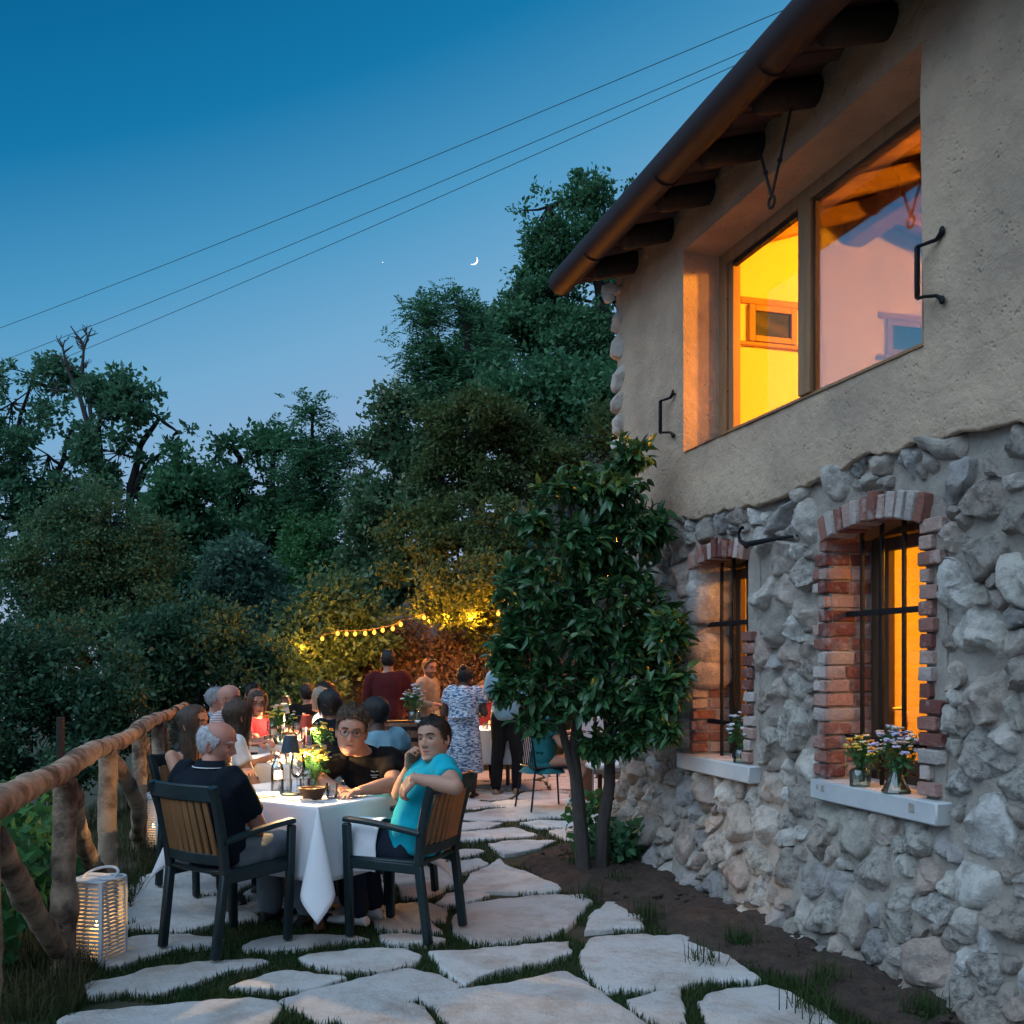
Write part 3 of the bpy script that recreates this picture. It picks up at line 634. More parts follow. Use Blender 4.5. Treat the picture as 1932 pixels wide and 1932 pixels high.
# ---------------------------------------------------------------- flagstones, metres on the terrace
FLAGS = [
[(-0.39,4.68),(-0.25,4.77),(0.04,4.93),(0.24,5.09),(0.34,4.97),(0.40,4.78),(0.46,4.56),(0.56,4.39),(0.38,3.94),(-0.03,3.94),(-0.26,4.40)],
[(0.37,5.34),(0.44,5.72),(0.69,5.79),(0.89,5.75),(1.06,5.87),(1.13,5.69),(1.11,5.46),(1.14,5.19),(1.18,4.97),(0.97,4.97),(0.80,4.90),(0.69,4.83),(0.47,4.83),(0.39,5.04)],
[(-0.32,6.16),(-0.28,6.46),(-0.06,6.63),(0.18,6.73),(0.48,6.73),(0.50,6.58),(0.39,6.23),(0.23,5.82),(0.00,5.69),(-0.20,5.66),(-0.31,5.85)],
[(0.42,5.87),(0.52,6.31),(0.63,6.64),(0.69,6.63),(0.75,6.20),(0.76,5.96),(0.57,5.96)],
[(-0.42,5.43),(-0.15,5.50),(0.02,5.55),(0.29,5.64),(0.29,5.41),(0.14,5.24),(-0.06,5.14),(-0.21,4.89),(-0.28,5.04)],
[(-0.34,7.00),(-0.26,7.48),(-0.09,7.99),(-0.05,7.75),(0.11,7.42),(0.30,7.07),(0.31,6.90),(0.02,6.89),(-0.22,6.91)],
[(0.86,4.64),(0.92,4.72),(1.04,4.83),(1.21,4.85),(1.29,4.78),(1.31,4.62),(1.35,4.48),(1.37,4.33),(1.17,4.13),(0.88,4.19),(0.86,4.40)],
[(0.55,4.66),(0.65,4.74),(0.78,4.81),(0.76,4.68),(0.74,4.52),(0.74,4.37),(0.64,4.33),(0.60,4.48)],
[(-0.17,8.67),(-0.02,8.83),(0.36,8.86),(0.23,8.57),(0.05,8.28),(-0.06,8.20)],
[(-0.51,9.17),(-0.25,9.42),(0.01,9.50),(0.22,9.20),(0.03,9.05),(-0.36,8.89),(-0.51,8.94)],
[(-0.56,10.35),(-0.12,10.77),(0.30,10.93),(0.74,10.77),(0.85,10.62),(0.55,10.25),(0.12,10.09),(-0.35,10.05),(-0.53,10.15)],
[(-0.54,9.77),(-0.32,9.90),(-0.10,9.82),(-0.25,9.54),(-0.49,9.37)],
[(0.11,9.81),(0.30,9.94),(0.62,9.90),(0.62,9.64),(0.26,9.54)],
[(0.38,9.34),(0.60,9.54),(0.77,9.54),(0.75,8.98),(0.48,8.98)],
[(0.60,10.05),(0.86,10.35),(1.13,10.62),(1.14,10.25),(0.95,9.96),(0.82,9.82)],
[(-0.46,6.54),(-0.41,6.75),(-0.24,6.86),(-0.19,6.78),(-0.29,6.58),(-0.42,6.46)],
[(-0.45,7.87),(-0.26,8.01),(-0.23,7.90),(-0.31,7.58),(-0.41,7.42)],
[(-0.49,8.30),(-0.37,8.40),(-0.24,8.33),(-0.38,8.15),(-0.47,8.07)],
[(-0.58,11.11),(-0.51,11.73),(-0.23,11.61),(-0.11,11.11),(-0.38,10.77),(-0.57,10.77)],
[(0.21,11.31),(0.62,11.48),(1.21,11.35),(1.23,10.88),(0.78,10.93),(0.46,11.00)],
[(-1.91,4.39),(-1.92,4.49),(-1.76,4.52),(-1.61,4.56),(-1.44,4.63),(-1.10,4.65),(-1.06,4.59),(-1.05,4.47),(-1.05,4.34),(-1.04,4.21),(-1.77,4.21),(-1.87,4.27)],
[(-2.00,4.86),(-1.99,4.94),(-1.87,5.00),(-1.81,5.13),(-1.65,5.22),(-1.46,5.29),(-1.32,5.32),(-1.27,5.26),(-1.31,5.18),(-1.45,5.11),(-1.55,4.92),(-1.64,4.78),(-1.79,4.80),(-1.90,4.74)],
[(-2.05,5.22),(-2.12,5.41),(-2.13,5.70),(-2.04,5.77),(-1.83,5.78),(-1.65,5.70),(-1.63,5.58),(-1.81,5.51),(-1.92,5.36),(-1.98,5.18)],
[(-2.25,5.96),(-2.19,6.21),(-2.08,6.26),(-1.84,6.18),(-1.76,6.08),(-1.84,5.93),(-1.93,5.87),(-2.13,5.96)],
[(-2.39,6.52),(-2.40,6.69),(-2.23,6.77),(-2.10,6.74),(-2.00,6.56),(-2.14,6.50),(-2.32,6.47)],
[(-1.44,5.59),(-1.41,5.70),(-1.28,5.77),(-1.07,5.78),(-0.88,5.76),(-0.83,5.70),(-1.04,5.61),(-1.24,5.51),(-1.38,5.50)],
[(-1.09,5.32),(-1.03,5.40),(-0.86,5.44),(-0.60,5.44),(-0.50,5.34),(-0.51,5.22),(-0.68,5.13),(-0.85,5.11),(-0.99,5.22)],
[(-1.31,4.84),(-1.19,5.02),(-1.13,5.09),(-1.00,5.03),(-0.83,4.98),(-0.90,4.90),(-1.04,4.80),(-1.19,4.82)],
[(-1.04,4.68),(-0.95,4.80),(-0.80,4.92),(-0.67,5.04),(-0.52,5.13),(-0.40,5.06),(-0.29,4.90),(-0.23,4.87),(-0.33,4.76),(-0.49,4.66),(-0.60,4.56),(-0.70,4.45),(-0.81,4.39),(-0.90,4.54)],
[(-0.71,4.39),(-0.59,4.50),(-0.46,4.59),(-0.41,4.54),(-0.34,4.37),(-0.39,4.21),(-0.61,4.21)],
[(-0.73,5.76),(-0.64,5.78),(-0.39,5.68),(-0.45,5.61),(-0.65,5.61)],
[(-0.81,6.15),(-0.72,6.48),(-0.59,6.52),(-0.44,6.34),(-0.55,6.24),(-0.42,5.90),(-0.62,5.90),(-0.77,5.96)],
[(-0.45,6.56),(-0.40,6.77),(-0.26,6.86),(-0.18,6.74),(-0.28,6.61),(-0.41,6.48)],
[(-0.43,7.66),(-0.30,7.97),(-0.21,7.82),(-0.36,7.47)],
[(-0.75,7.07),(-0.65,7.20),(-0.47,7.33),(-0.45,7.11),(-0.57,6.74),(-0.71,6.74)],
[(-1.69,6.34),(-1.65,6.67),(-1.52,6.48),(-1.57,6.34)],
]

# the far end of the terrace carries on in the same crazy paving
for P, r in cells(-3.4, 1.6, 10.9, 15.0, [.55,.42,.3], 70, 4, [], 1.2):
    P = [(x, y) for x, y in P]
    if np.mean(P, 0)[0] < fence_x(np.mean(P, 0)[1])+.4: continue
    FLAGS.append([tuple(np.mean(P, 0)+(np.array(p)-np.mean(P, 0))*.86) for p in P])
for P, r in cells(-2.7, -.35, 6.1, 10.9, [.42,.32,.24], 90, 14, [], 1.25):
    c = np.mean(P, 0)
    if c[0] < fence_x(c[1])+.45 or any(inpoly(np.array([c[0]]), np.array([c[1]]), Q)[0] for Q in FLAGS[:36]): continue
    Q2 = [tuple(c+(np.array(p)-c)*.84) for p in P]
    if any(inpoly(np.array([q[0] for q in Q2]), np.array([q[1] for q in Q2]), Q).any() for Q in FLAGS[:36]): continue
    FLAGS.append(Q2)
for P, r in cells(-1.6, 1.9, 1.0, 3.75, [.5,.36], 60, 8, [], 1.2):
    c = np.mean(P, 0); FLAGS.append([tuple(c+(np.array(p)-c)*.86) for p in P]) if c[1] < 3.45 else None
m_flag = M('pale_limestone_flag', (.66,.65,.63), .85, (.42,.34,.28), 3.0, detail=12, bump=2.4, bscale=7, lo=.46, hi=.70, rnd=.12, brough=.76, crough=.76)
def poly_sd(x, y, P):   # distance to the outline
    d = np.full(x.shape, 9.); n = len(P)
    for i in range(n):
        ax, ay = P[i]; bx, by = P[(i+1)%n]; ex, ey = bx-ax, by-ay; L = ex*ex+ey*ey+1e-9
        t = np.clip(((x-ax)*ex+(y-ay)*ey)/L, 0, 1); d = np.minimum(d, np.hypot(x-ax-t*ex, y-ay-t*ey))
    return d
terrace = mk('terrace', [(-.1,5,-.05),(.1,5,-.05),(.1,5.2,-.05),(-.1,5.2,-.05)], [(0,1,2,3)], m_ground); tag(terrace, kind='structure')
OUT = []
for k, P in enumerate(FLAGS):
    Q = np.vstack([P, P[:1]]); s = np.concatenate([[0], np.cumsum(np.linalg.norm(np.diff(Q, axis=0), axis=1))]); n = int(max(20, min(90, s[-1]/.035)))
    t = np.linspace(0, s[-1], n, endpoint=False); B = np.stack([np.interp(t, s, Q[:,0]), np.interp(t, s, Q[:,1])], -1)
    c = B.mean(0); d = (B-c)/np.maximum(np.linalg.norm(B-c, axis=1, keepdims=True), 1e-6)
    B = B+d*(.020*fbm(np.column_stack([B*9, 0*B[:,0]+k]), 1, 3, 41)+.034)[:,None]
    OUT.append(B); top = .012+.010*random.random(); tilt = rng.normal(0, .008, 2); V = []
    for f, z in ((1.0, -.03), (1.0, top-.012), (.985, top-.003), (.95, top), (.8, top), (.6, top), (.4, top), (.2, top)):
        Pp = c+(B-c)*f; zz = np.full(n, z)+((Pp-c)@tilt)*(1 if z > 0 else 0)
        if z > 0: zz = zz+.006*fbm(np.column_stack([Pp*4, 0*Pp[:,0]]), 1, 4, 43)+(.004*fbm(np.column_stack([Pp*25, 0*Pp[:,0]]), 1, 2, 45) if f > .9 else 0)
        V.append(np.column_stack([Pp, zz]))
    V.append(np.array([[c[0], c[1], top]])); V = np.concatenate(V); nr = 8
    Fc = [(r*n+j, r*n+(j+1)%n, (r+1)*n+(j+1)%n, (r+1)*n+j) for r in range(nr-1) for j in range(n)]+[((nr-1)*n+j, (nr-1)*n+(j+1)%n, nr*n) for j in range(n)]
    mk('flagstone', V, Fc, m_flag, terrace, True, angle=50)
# ---------------------------------------------------------------- soil bed along the wall
def bedw(u): return .80+.22*np.sin(u*1.1+.4)+.10*noise3(np.stack([u*2.3, 0*u, 0*u], -1), 51)
us = np.linspace(-.5, 6.5, 260); ts = np.linspace(0, 1, 46)
U, T = np.meshgrid(us, ts, indexing='ij'); W = bedw(us)[:,None]*np.clip((us[:,None]+.5)/.5, .1, 1)
T2 = .05-T*(W+.05); X = HX+HDX*U-HDY*T2; Y = HY+HDY*U+HDX*T2
Pn = np.stack([X.ravel(), Y.ravel(), 0*X.ravel()], -1)
Z = .035+.03*(1-T)+(.020*fbm(Pn, 5, 3, 53)+.014*fbm(Pn, 28, 3, 55)).reshape(X.shape); Z = Z-.10*np.clip((T-.8)/.2, 0, 1)**2
m_soil = M('dry_soil', (.095,.066,.052), 1, (.055,.038,.030), 9, detail=8, bump=1.5, bscale=60)
ni, nj = X.shape; ii, jj = np.meshgrid(np.arange(ni-1), np.arange(nj-1), indexing='ij'); ii = ii.ravel(); jj = jj.ravel()
tag(mk('soil_bed', np.stack([X, Y, Z], -1).reshape(-1,3), np.stack([ii*nj+jj, (ii+1)*nj+jj, (ii+1)*nj+jj+1, ii*nj+jj+1], -1)[:, ::-1], m_soil, angle=None), kind='structure')
cl = MB()    # clods and pebbles
for k in range(420):
    u = random.uniform(.0, 5.0); t = -random.uniform(.02, max(.1, float(bedw(np.array([u]))[0])-.22)); p = hw(u, t, .055-.02*abs(t)); s = random.choice([.006,.008,.012,.018]); cl.ell(p, (s*random.uniform(.8,1.4), s, s*.7), 6, 4)
tag(tag(cl.build('clods', m_soil), 'loose clods of earth lying on the soil bed', 'soil'), kind='stuff')
# ---------------------------------------------------------------- grass between the flags
def blades(P, hmin, hmax, wid, seed, lean=.5, z0=None):
    r = np.random.default_rng(seed); n = len(P); h = r.uniform(hmin, hmax, n); a = r.uniform(0, 2*math.pi, n); l = r.normal(0, lean, n)*h; b = r.uniform(0, 2*math.pi, n)
    bx = np.cos(a)*wid*.5; by = np.sin(a)*wid*.5; dx = np.cos(b)*l; dy = np.sin(b)*l
    z = P[:,2]; v0 = np.stack([P[:,0]-bx, P[:,1]-by, z], -1); v1 = np.stack([P[:,0]+bx, P[:,1]+by, z], -1)
    hz = h*np.clip(1-.45*np.abs(l)/h, .35, 1)
    mx_, my_ = P[:,0]+dx*.32, P[:,1]+dy*.32
    v2 = np.stack([mx_+bx*.7, my_+by*.7, z+hz*.60], -1); v3 = np.stack([mx_-bx*.7, my_-by*.7, z+hz*.60], -1); v4 = np.stack([P[:,0]+dx, P[:,1]+dy, z+hz], -1)
    V = np.stack([v0, v1, v2, v3, v4], 1).reshape(-1, 3); i = np.arange(n)*5
    return V, np.concatenate([np.stack([i, i+1, i+2], -1), np.stack([i, i+2, i+3], -1), np.stack([i+3, i+2, i+4], -1)])
def scatter(n, seed, x0, x1, y0, y1):
    r = np.random.default_rng(seed); y = 1/(1/y0+r.random(n)*(1/y1-1/y0)); x = r.uniform(x0, x1, n)*1.0; return x, y
x, y = scatter(260000, 5, -4.2, 2.4, 3.3, 14.5)
dd = np.full(x.shape, 9.); inside = np.zeros(x.shape, bool)
for B in OUT:
    lo = B.min(0)-.2; hi = B.max(0)+.2; m = (x > lo[0]) & (x < hi[0]) & (y > lo[1]) & (y < hi[1])
    if not m.any(): continue
    q = inpoly(x[m], y[m], B); inside[m] |= q
uu = (x-HX)*HDX+(y-HY)*HDY; tt = -(x-HX)*HDY+(y-HY)*HDX
soil = (tt > -bedw(uu)+.10) & (uu > -.3)
fx = fence_x(y)+.14
pn = noise3(np.stack([x*2.2, y*2.2, 0*x], -1), 61)
keep = ~inside & ~soil & (x > fx) & (x < 1.9) & (pn > -.62)
P = np.stack([x, y, 0*x-.008], -1)[keep][:120000]
m_grass = M('short_turf', (.020,.056,.014), .7, (.038,.062,.018), 3, spec=.25, translucent=.25)
V, Fc = blades(P, .022, .060, .006, 3, .45)
tag(tag(mk('turf', V, Fc, m_grass, angle=None), 'short green grass growing in the joints of the paving', 'grass'), kind='stuff')
# rough grass on the slope beyond the fence and weeds by the house wall
r = np.random.default_rng(9); n = 40000
y = 1/(1/2.6+r.random(n)*(1/14-1/2.6)); x = fence_x(y)+.25-np.abs(r.normal(0, 1.2, n)); z = gz(x, y)
cln = noise3(np.stack([x*1.7, y*1.7, 0*x], -1), 62) > -.35
V, Fc = blades(np.stack([x, y, z-.01], -1)[cln], .05, .20, .006, 11, .6)
m_wild = M('wild_grass', (.030,.052,.016), .8, (.085,.075,.035), 1.5, spec=.2, translucent=.2)
tag(tag(mk('wild_grass', V, Fc, m_wild, angle=None), 'rough wild grass on the slope below the log fence', 'grass'), kind='stuff')
# tufts in the soil bed
T_ = [(-.62,.6),(-.55,1.3),(-.75,2.2),(-.5,2.9),(-.82,3.1),(-.45,3.6),(-.7,3.9),(-.85,4.3),(-.30,4.1),(-.9,1.6),(-.25,.75)]
P = []
for t, u in T_:
    k = int(r.integers(60, 150)); c = hw(u, t, .03); P.append(np.stack([c.x+r.normal(0,.05,k), c.y+r.normal(0,.05,k), np.full(k, .03)], -1))
V, Fc = blades(np.concatenate(P), .05, .16, .006, 12, .7)
tag(tag(mk('weeds', V, Fc, m_grass, angle=None), 'thin grassy weeds in the soil bed by the wall', 'weeds'), kind='stuff')
# ================================================================== LOG FENCE
m_log = M('peeled_log', (.42,.30,.21), .85, (.085,.052,.036), 4.5, detail=11, bump=1.6, bscale=16, lo=.43, hi=.62)
def log(mb, p, q, r0, r1, seed, bend=.02, n=16, k=22):
    p, q = Vector(p), Vector(q); rr = random.Random(seed); L = (q-p).length; side = (q-p).cross(Vector((0,0,1)))
    side = side.normalized() if side.length > 1e-3 else Vector((1,0,0)); b1 = rr.uniform(-bend, bend)*L; b2 = rr.uniform(-bend, bend)*L
    pts = []; rad = []
    for i in range(k):
        t = i/(k-1); pts.append(p.lerp(q, t)+side*b1*math.sin(math.pi*t)+Vector((0,0,1))*b2*math.sin(math.pi*t)); rad.append((r0+(r1-r0)*t)*(1+.10*(rr.random()-.5)+(.10 if rr.random() < .2 else 0)))
    rad[0] *= .95; mb.tube(pts, rad, n, noise=.05, seed=seed); W_ = mb.V[-1]; W_ += np.stack([fbm(W_*6+seed, 1, 3, seed), fbm(W_*6+seed+30, 1, 3, seed+1), fbm(W_*6+seed+60, 1, 3, seed+2)], -1)*r0*.11
def fence(name, label, posts, rz, pr, seed, zdrop=None):
    o = thing(name, label, 'fence', (*posts[0], 0)); ox = Vector((*posts[0], 0))
    for i, (x, y) in enumerate(posts):
        b = MB(); g = float(gz(x, y)[0]); log(b, (x-ox.x, y-ox.y, min(g, 0)-.25), (x-ox.x+.01, y-ox.y, rz[i]-.03), pr*1.12, pr, seed+i, .008); b.build('post', m_log, o)
        if i+1 < len(posts):
            x2, y2 = posts[i+1]
            b = MB(); e = Vector((x2-x, y2-y, rz[i+1]-rz[i])).normalized()*.09
            log(b, Vector((x-ox.x, y-ox.y, rz[i]))-e, Vector((x2-ox.x, y2-ox.y, rz[i+1]))+e, pr*1.02*random.uniform(.95,1.1), pr*.92, seed+20+i, .012, 16, 24); b.build('rail', m_log, o)
            b = MB(); log(b, (x-ox.x+.02, y-ox.y+.06, rz[i]-.10), (x2-ox.x, y2-ox.y-.05, .12), pr*.9, pr*.86, seed+40+i, .05); b.build('brace', m_log, o)
    return o
fence('log_fence', 'rustic fence of peeled logs with diagonal braces left of the diners', [(-1.60,2.35),(-1.93,3.72),(-2.262,5.16),(-2.66,6.73),(-3.10,8.5),(-3.50,10.1),(-3.82,11.6),(-4.12,12.9)], [1.0]*8, .057, 3)
fence('log_fence', 'short far stretch of log fence rising into the dark trees', [(-3.05,14.4),(-3.8,17.4),(-4.75,21.2)], [.84,.95,1.02], .07, 77)
# ================================================================== SLATTED LANTERNS
m_lan = M('white_lacquer', (.70,.70,.70), .45)
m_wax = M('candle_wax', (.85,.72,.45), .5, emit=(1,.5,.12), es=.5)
m_flame = emitM('candle_flame', (1,.58,.16), 16)
def lantern(loc, rz, label, s=1):
    o = thing('candle_lantern', label, 'lantern', loc, rz, 'white slatted lanterns by the fence'); w = .095*s; H = .40*s
    for sx in (-1,1):
        for sy in (-1,1):
            b = MB(); b.box(sx*w-.010, sx*w+.010, sy*w-.010, sy*w+.010, 0, H, .002); b.build('corner_post', m_lan, o)
    b = MB(); b.box(-w-.008, w+.008, -w-.008, w+.008, H, H+.012, .003); b.build('lid', m_lan, o)
    b = MB(); b.box(-w+.009, w-.009, -w+.009, w-.009, .012, .02, .002); b.build('base', m_lan, o)
    sl_ = MB(); sl_.box(-w+.011, w-.011, -.0025, .0025, -.0062*s, .0062*s, .001); first = None; ns = 20
    for side in range(4):
        a = side*math.pi/2
        for k in range(ns):
            z = .012+(k+.5)*(H-.018)/ns; lo = (math.sin(a)*w, -math.cos(a)*w, z)
            if first is None: first = sl_.build('slat', m_lan, o); first.location = lo; first.rotation_euler = (0,0,a)
            else: inst(first, 'slat', o, lo, (0,0,a))
    b = MB(); b.tube([(.02+.085*s*math.cos(t), .085*s*math.sin(t), H+.02+.03*s*math.sin(t)) for t in np.linspace(0, 2*math.pi, 28)], .007*s, 8, cap=False); b.build('ring_handle', m_lan, o)
    b = MB(); b.tube([(.085*s+.085*s*math.cos(t)*.8, .06*s*math.sin(t), H+.02) for t in np.linspace(-2.2, 2.2, 20)], .006*s, 8); b.build('ring_handle', m_lan, o)
    b = MB(); b.lathe([(.036*s,.02),(.036*s,.155*s),(.030*s,.16*s),(.008*s,.153*s)], 18); c = b.build('candle', m_wax, o)
    b = MB(); b.lathe([(.001,.158*s),(.008*s,.168*s),(.005*s,.185*s),(.0005,.20*s)], 10); b.build('flame', m_flame, c)
    lamp('candle_light', (0,0,.215*s), (1,.46,.12), .2, .02, o)
    return o
lantern((-2.175,5.36,-.01), R(-14), 'white slatted candle lantern standing against the nearest fence post', 1.06)
lantern((-3.02,8.62,-.01), R(-12), 'white slatted candle lantern further back, half behind the old man\'s chair', 1.06)
# ================================================================== TREES AND PLANTS
def leafM(name, cols, rough=.55, spec=.35, transl=.38):
    m = bpy.data.materials.new(name); m.use_nodes = True; t = m.node_tree; N = t.nodes; L = t.links; MATS[name] = m
    b = N['Principled BSDF']; b.inputs['Roughness'].default_value = rough; b.inputs['Specular IOR Level'].default_value = spec
    g = N.new('ShaderNodeNewGeometry'); oi = N.new('ShaderNodeObjectInfo'); ad = N.new('ShaderNodeMath'); ad.operation = 'ADD'; fr = N.new('ShaderNodeMath'); fr.operation = 'FRACT'
    L.new(g.outputs['Random Per Island'], ad.inputs[0]); L.new(oi.outputs['Random'], ad.inputs[1]); L.new(ad.outputs[0], fr.inputs[0])
    r = N.new('ShaderNodeValToRGB')
    while len(r.color_ramp.elements) < len(cols): r.color_ramp.elements.new(.5)
    for i, (e, c) in enumerate(zip(r.color_ramp.elements, cols)): e.position = i/(len(cols)-1); e.color = (*c, 1)
    L.new(fr.outputs[0], r.inputs[0]); L.new(r.outputs[0], b.inputs['Base Color'])
    tr = N.new('ShaderNodeBsdfTranslucent'); L.new(r.outputs[0], tr.inputs[0]); ms = N.new('ShaderNodeMixShader'); ms.inputs[0].default_value = transl
    L.new(b.outputs[0], ms.inputs[1]); L.new(tr.outputs[0], ms.inputs[2]); L.new(ms.outputs[0], N['Material Output'].inputs[0]); return m
m_oak = leafM('oak_leaf', [(0.053,0.153,0.081),(0.074,0.192,0.100),(0.091,0.217,0.110)])
m_dark = leafM('dark_leaf', [(0.042,0.139,0.071),(0.064,0.185,0.085),(0.085,0.225,0.092)])
m_deep = leafM('deep_leaf', [(0.030,0.093,0.054),(0.045,0.121,0.065),(0.059,0.146,0.068)])
m_light = leafM('light_leaf', [(0.064,0.146,0.071),(0.085,0.178,0.081),(0.102,0.198,0.085)])
m_blue = leafM('bluish_leaf', [(0.064,0.146,0.104),(0.085,0.178,0.121),(0.106,0.213,0.145)])
m_fresh = leafM('fresh_leaf', [(0.048,0.164,0.054),(0.064,0.198,0.057),(0.053,0.153,0.054)])
m_olive = leafM('olive_leaf', [(0.059,0.108,0.037),(0.081,0.132,0.043),(0.096,0.153,0.046)])
m_hop = leafM('hop_leaf', [(0.053,0.132,0.065),(0.074,0.171,0.075),(0.085,0.185,0.081),(0.064,0.146,0.065),(0.277,0.325,0.209)])
m_bark = M('bark', (.028,.025,.023), .95, (.016,.014,.013), 6, stretch=(3,3,.6), bump=.8, bscale=15)
def leaf_quads(C, D, L, wr, r, cup=.18):
    """C tips' roots, D unit directions, L lengths: one bent diamond (two quads) per leaf"""
    n = len(C); a = r.normal(0, 1, (n,3)); S = np.cross(D, a); S /= np.linalg.norm(S, axis=1, keepdims=True)+1e-9; N_ = np.cross(S, D)
    L = L[:,None]; w = L*wr
    v0 = C; v1 = C+D*L*.45+S*w*.5+N_*L*cup*.4; v2 = C+D*L+N_*L*-cup; v3 = C+D*L*.45-S*w*.5+N_*L*cup*.4; 
    V = np.stack([v0, v1, v2, v3], 1).reshape(-1, 3); i = np.arange(n)*4
    return V, np.stack([i, i+1, i+2, i+3], -1)
def unit(v): return v/(np.linalg.norm(v, axis=-1, keepdims=True)+1e-9)
def crown_points(lobes, r, clumps, shell=.45):
    """clump centres on the upper and outer shells of the lobes"""
    C = []; K = []
    vol = np.array([max(l[1])*sorted(l[1])[1] for l in lobes]); vol = vol/vol.sum()
    for (c, rad), v in zip(lobes, vol):
        n = max(6, int(clumps*v)); d = unit(r.normal(0, 1, (n,3))+np.array([0,-.25,.25])); q = shell+(1-shell)*r.random(n)**.6
        q = np.where(r.random(n) < .20, q*r.uniform(1.08, 1.42, n), q); C.append(np.array(c)+d*q[:,None]*np.array(rad)); K.append(np.tile(c, (n,1)))
    return np.concatenate(C), np.concatenate(K)
def tree(name, label, Y, lobes, base, mat, clumps=200, per=70, leaf=.16, spread=.5, wr=.55, seed=1, trunks=None, gap=.02, tr=.16, frond=False, group=None, cat='tree', dep=.9, shell=.45, limbs=True, pale=None):
    r = np.random.default_rng(seed); bx, by = base; bz = float(gz(bx, by)[0]); o = thing(name, label, cat, (bx, by, bz), 0, group); O = np.array([bx, by, bz])
    lb = []
    for (px, py, rx, ry) in lobes:
        c = at(px, py, Y); s = Y/F; lb.append(((c.x, c.y+r.normal(0, .25)*rx*s, c.z), (rx*s, dep*.5*(rx+ry)*s, ry*s)))
    C, K = crown_points(lb, r, int(clumps*1.7), shell); gs = np.mean([max(q[1]) for q in lb]); C = C[(noise3(C*1.5/gs, seed)+.45*noise3(C*3.6/gs, seed+1)) > gap]; nC = len(C)
    if frond:    # feathery leaves: leaflets in two rows along a drooping rachis
        nf = per; A = np.repeat(C, nf, 0); d = unit(r.normal(0, 1, A.shape)*np.array([1,1,.55])+np.array([0,0,.10])); A = A+r.normal(0, spread*.30, A.shape)
        Lr = r.uniform(.7, 1.3, len(A))*leaf*4.2; m = 8; V = []; Fs = []; off = 0
        side = unit(np.cross(d, np.array([0,0,1.])+r.normal(0,.25,A.shape)))
        for k in range(m):
            t = (k+1)/m; p = A+d*(Lr*t)[:,None]+np.array([0,0,-1])*(Lr*.28*t*t)[:,None]
            for sg in (-1, 1):
                dd = unit(side*sg+d*.45+r.normal(0, .12, A.shape)); v, f = leaf_quads(p, dd, np.full(len(p), leaf*1.0)*r.uniform(.8,1.2,len(p))*(1-.35*abs(t-.5)), .36, r, .08); V.append(v); Fs.append(f+off); off += len(v)
        V = np.concatenate(V); Fs = np.concatenate(Fs)
    else:
        sc_ = r.uniform(.45, 1.15, nC); A = np.repeat(C, per, 0); s_ = np.repeat(sc_, per)[:,None]
        off = r.normal(0, 1, A.shape)*np.array([1,1,.62])*spread*s_*.42; A = A+off
        d = unit(r.normal(0, .8, A.shape)+unit(off)*.9+np.array([0,0,.12])); V, Fs = leaf_quads(A, d, r.uniform(.65,1.3,len(A))*leaf, wr, r)
    mk('crown', V-O, Fs, mat, o, True, angle=None)
    if pale is not None:
        k = pale[0]; A = C[r.integers(0, nC, k)]; A = np.repeat(A, 6, 0)+r.normal(0, .16, (k*6,3))*np.array([1,1,1.2]); d = unit(r.normal(0,.35,A.shape)+np.array([0,0,-1])); v, f = leaf_quads(A, d, r.uniform(.7,1.3,len(A))*leaf*.7, .7, r); tag(mk('seed_clusters', v-O, f, pale[1], o, True, angle=None), kind='stuff')
    b = MB()
    tk = trunks or [[(bx, by, bz-.2), (bx+.1, by, bz+(lb[0][0][2]-bz)*.5), lb[0][0]]]
    for path in tk:
        n = len(path); pts = []
        for i in range(n-1):
            p, q = Vector(path[i]), Vector(path[i+1])
            for j in range(4): t = j/4; pts.append(p.lerp(q, t)+Vector(r.normal(0, .02*(q-p).length, 3)*(0 if i+j == 0 else 1)))
        pts.append(Vector(path[-1])); m = len(pts)
        b.tube(pts, [tr*(1-.82*i/(m-1)) for i in range(m)], 8, noise=.12, seed=seed)
    allp = np.array([p for path in tk for p in path])
    tpts = np.concatenate([np.linspace(path[i], path[i+1], 6) for path in tk for i in range(len(path)-1)])
    if limbs:
        for (c, rad) in lb:
            c = np.array(c); low = tpts[:,2] < c[2]+.2; q = tpts[low] if low.any() else tpts; st = q[np.argmin(np.linalg.norm(q-c, axis=1)+.25*np.abs(q[:,2]-c[2]))]
            mid = (st+c)/2+r.normal(0, .10, 3)*np.linalg.norm(c-st); b.tube([tuple(st), tuple(mid), tuple(c)], [tr*.38, tr*.26, tr*.13], 6)
            near = np.linalg.norm(C-c, axis=1); idx = np.where(near < max(rad)*1.3)[0]; r.shuffle(idx)
            for i in idx[:9]:
                e = C[i]; m2 = (c+e)/2+r.normal(0, .06, 3)*np.linalg.norm(e-c); b.tube([tuple(c), tuple(m2), tuple(e)], [tr*.13, tr*.09, tr*.04], 5)
    t_ = MB(); t_.V = [np.concatenate(b.V)-O]; t_.F = b.F; t_.M = b.M; t_.n = b.n; t_.build('trunk', m_bark, o)
    return o
def gxy(px, Y): return ((px-966)/F*Y, Y)
def tk(*pp): return [tuple(at(*p)) for p in pp]
FARG = 'trees beyond the terrace'
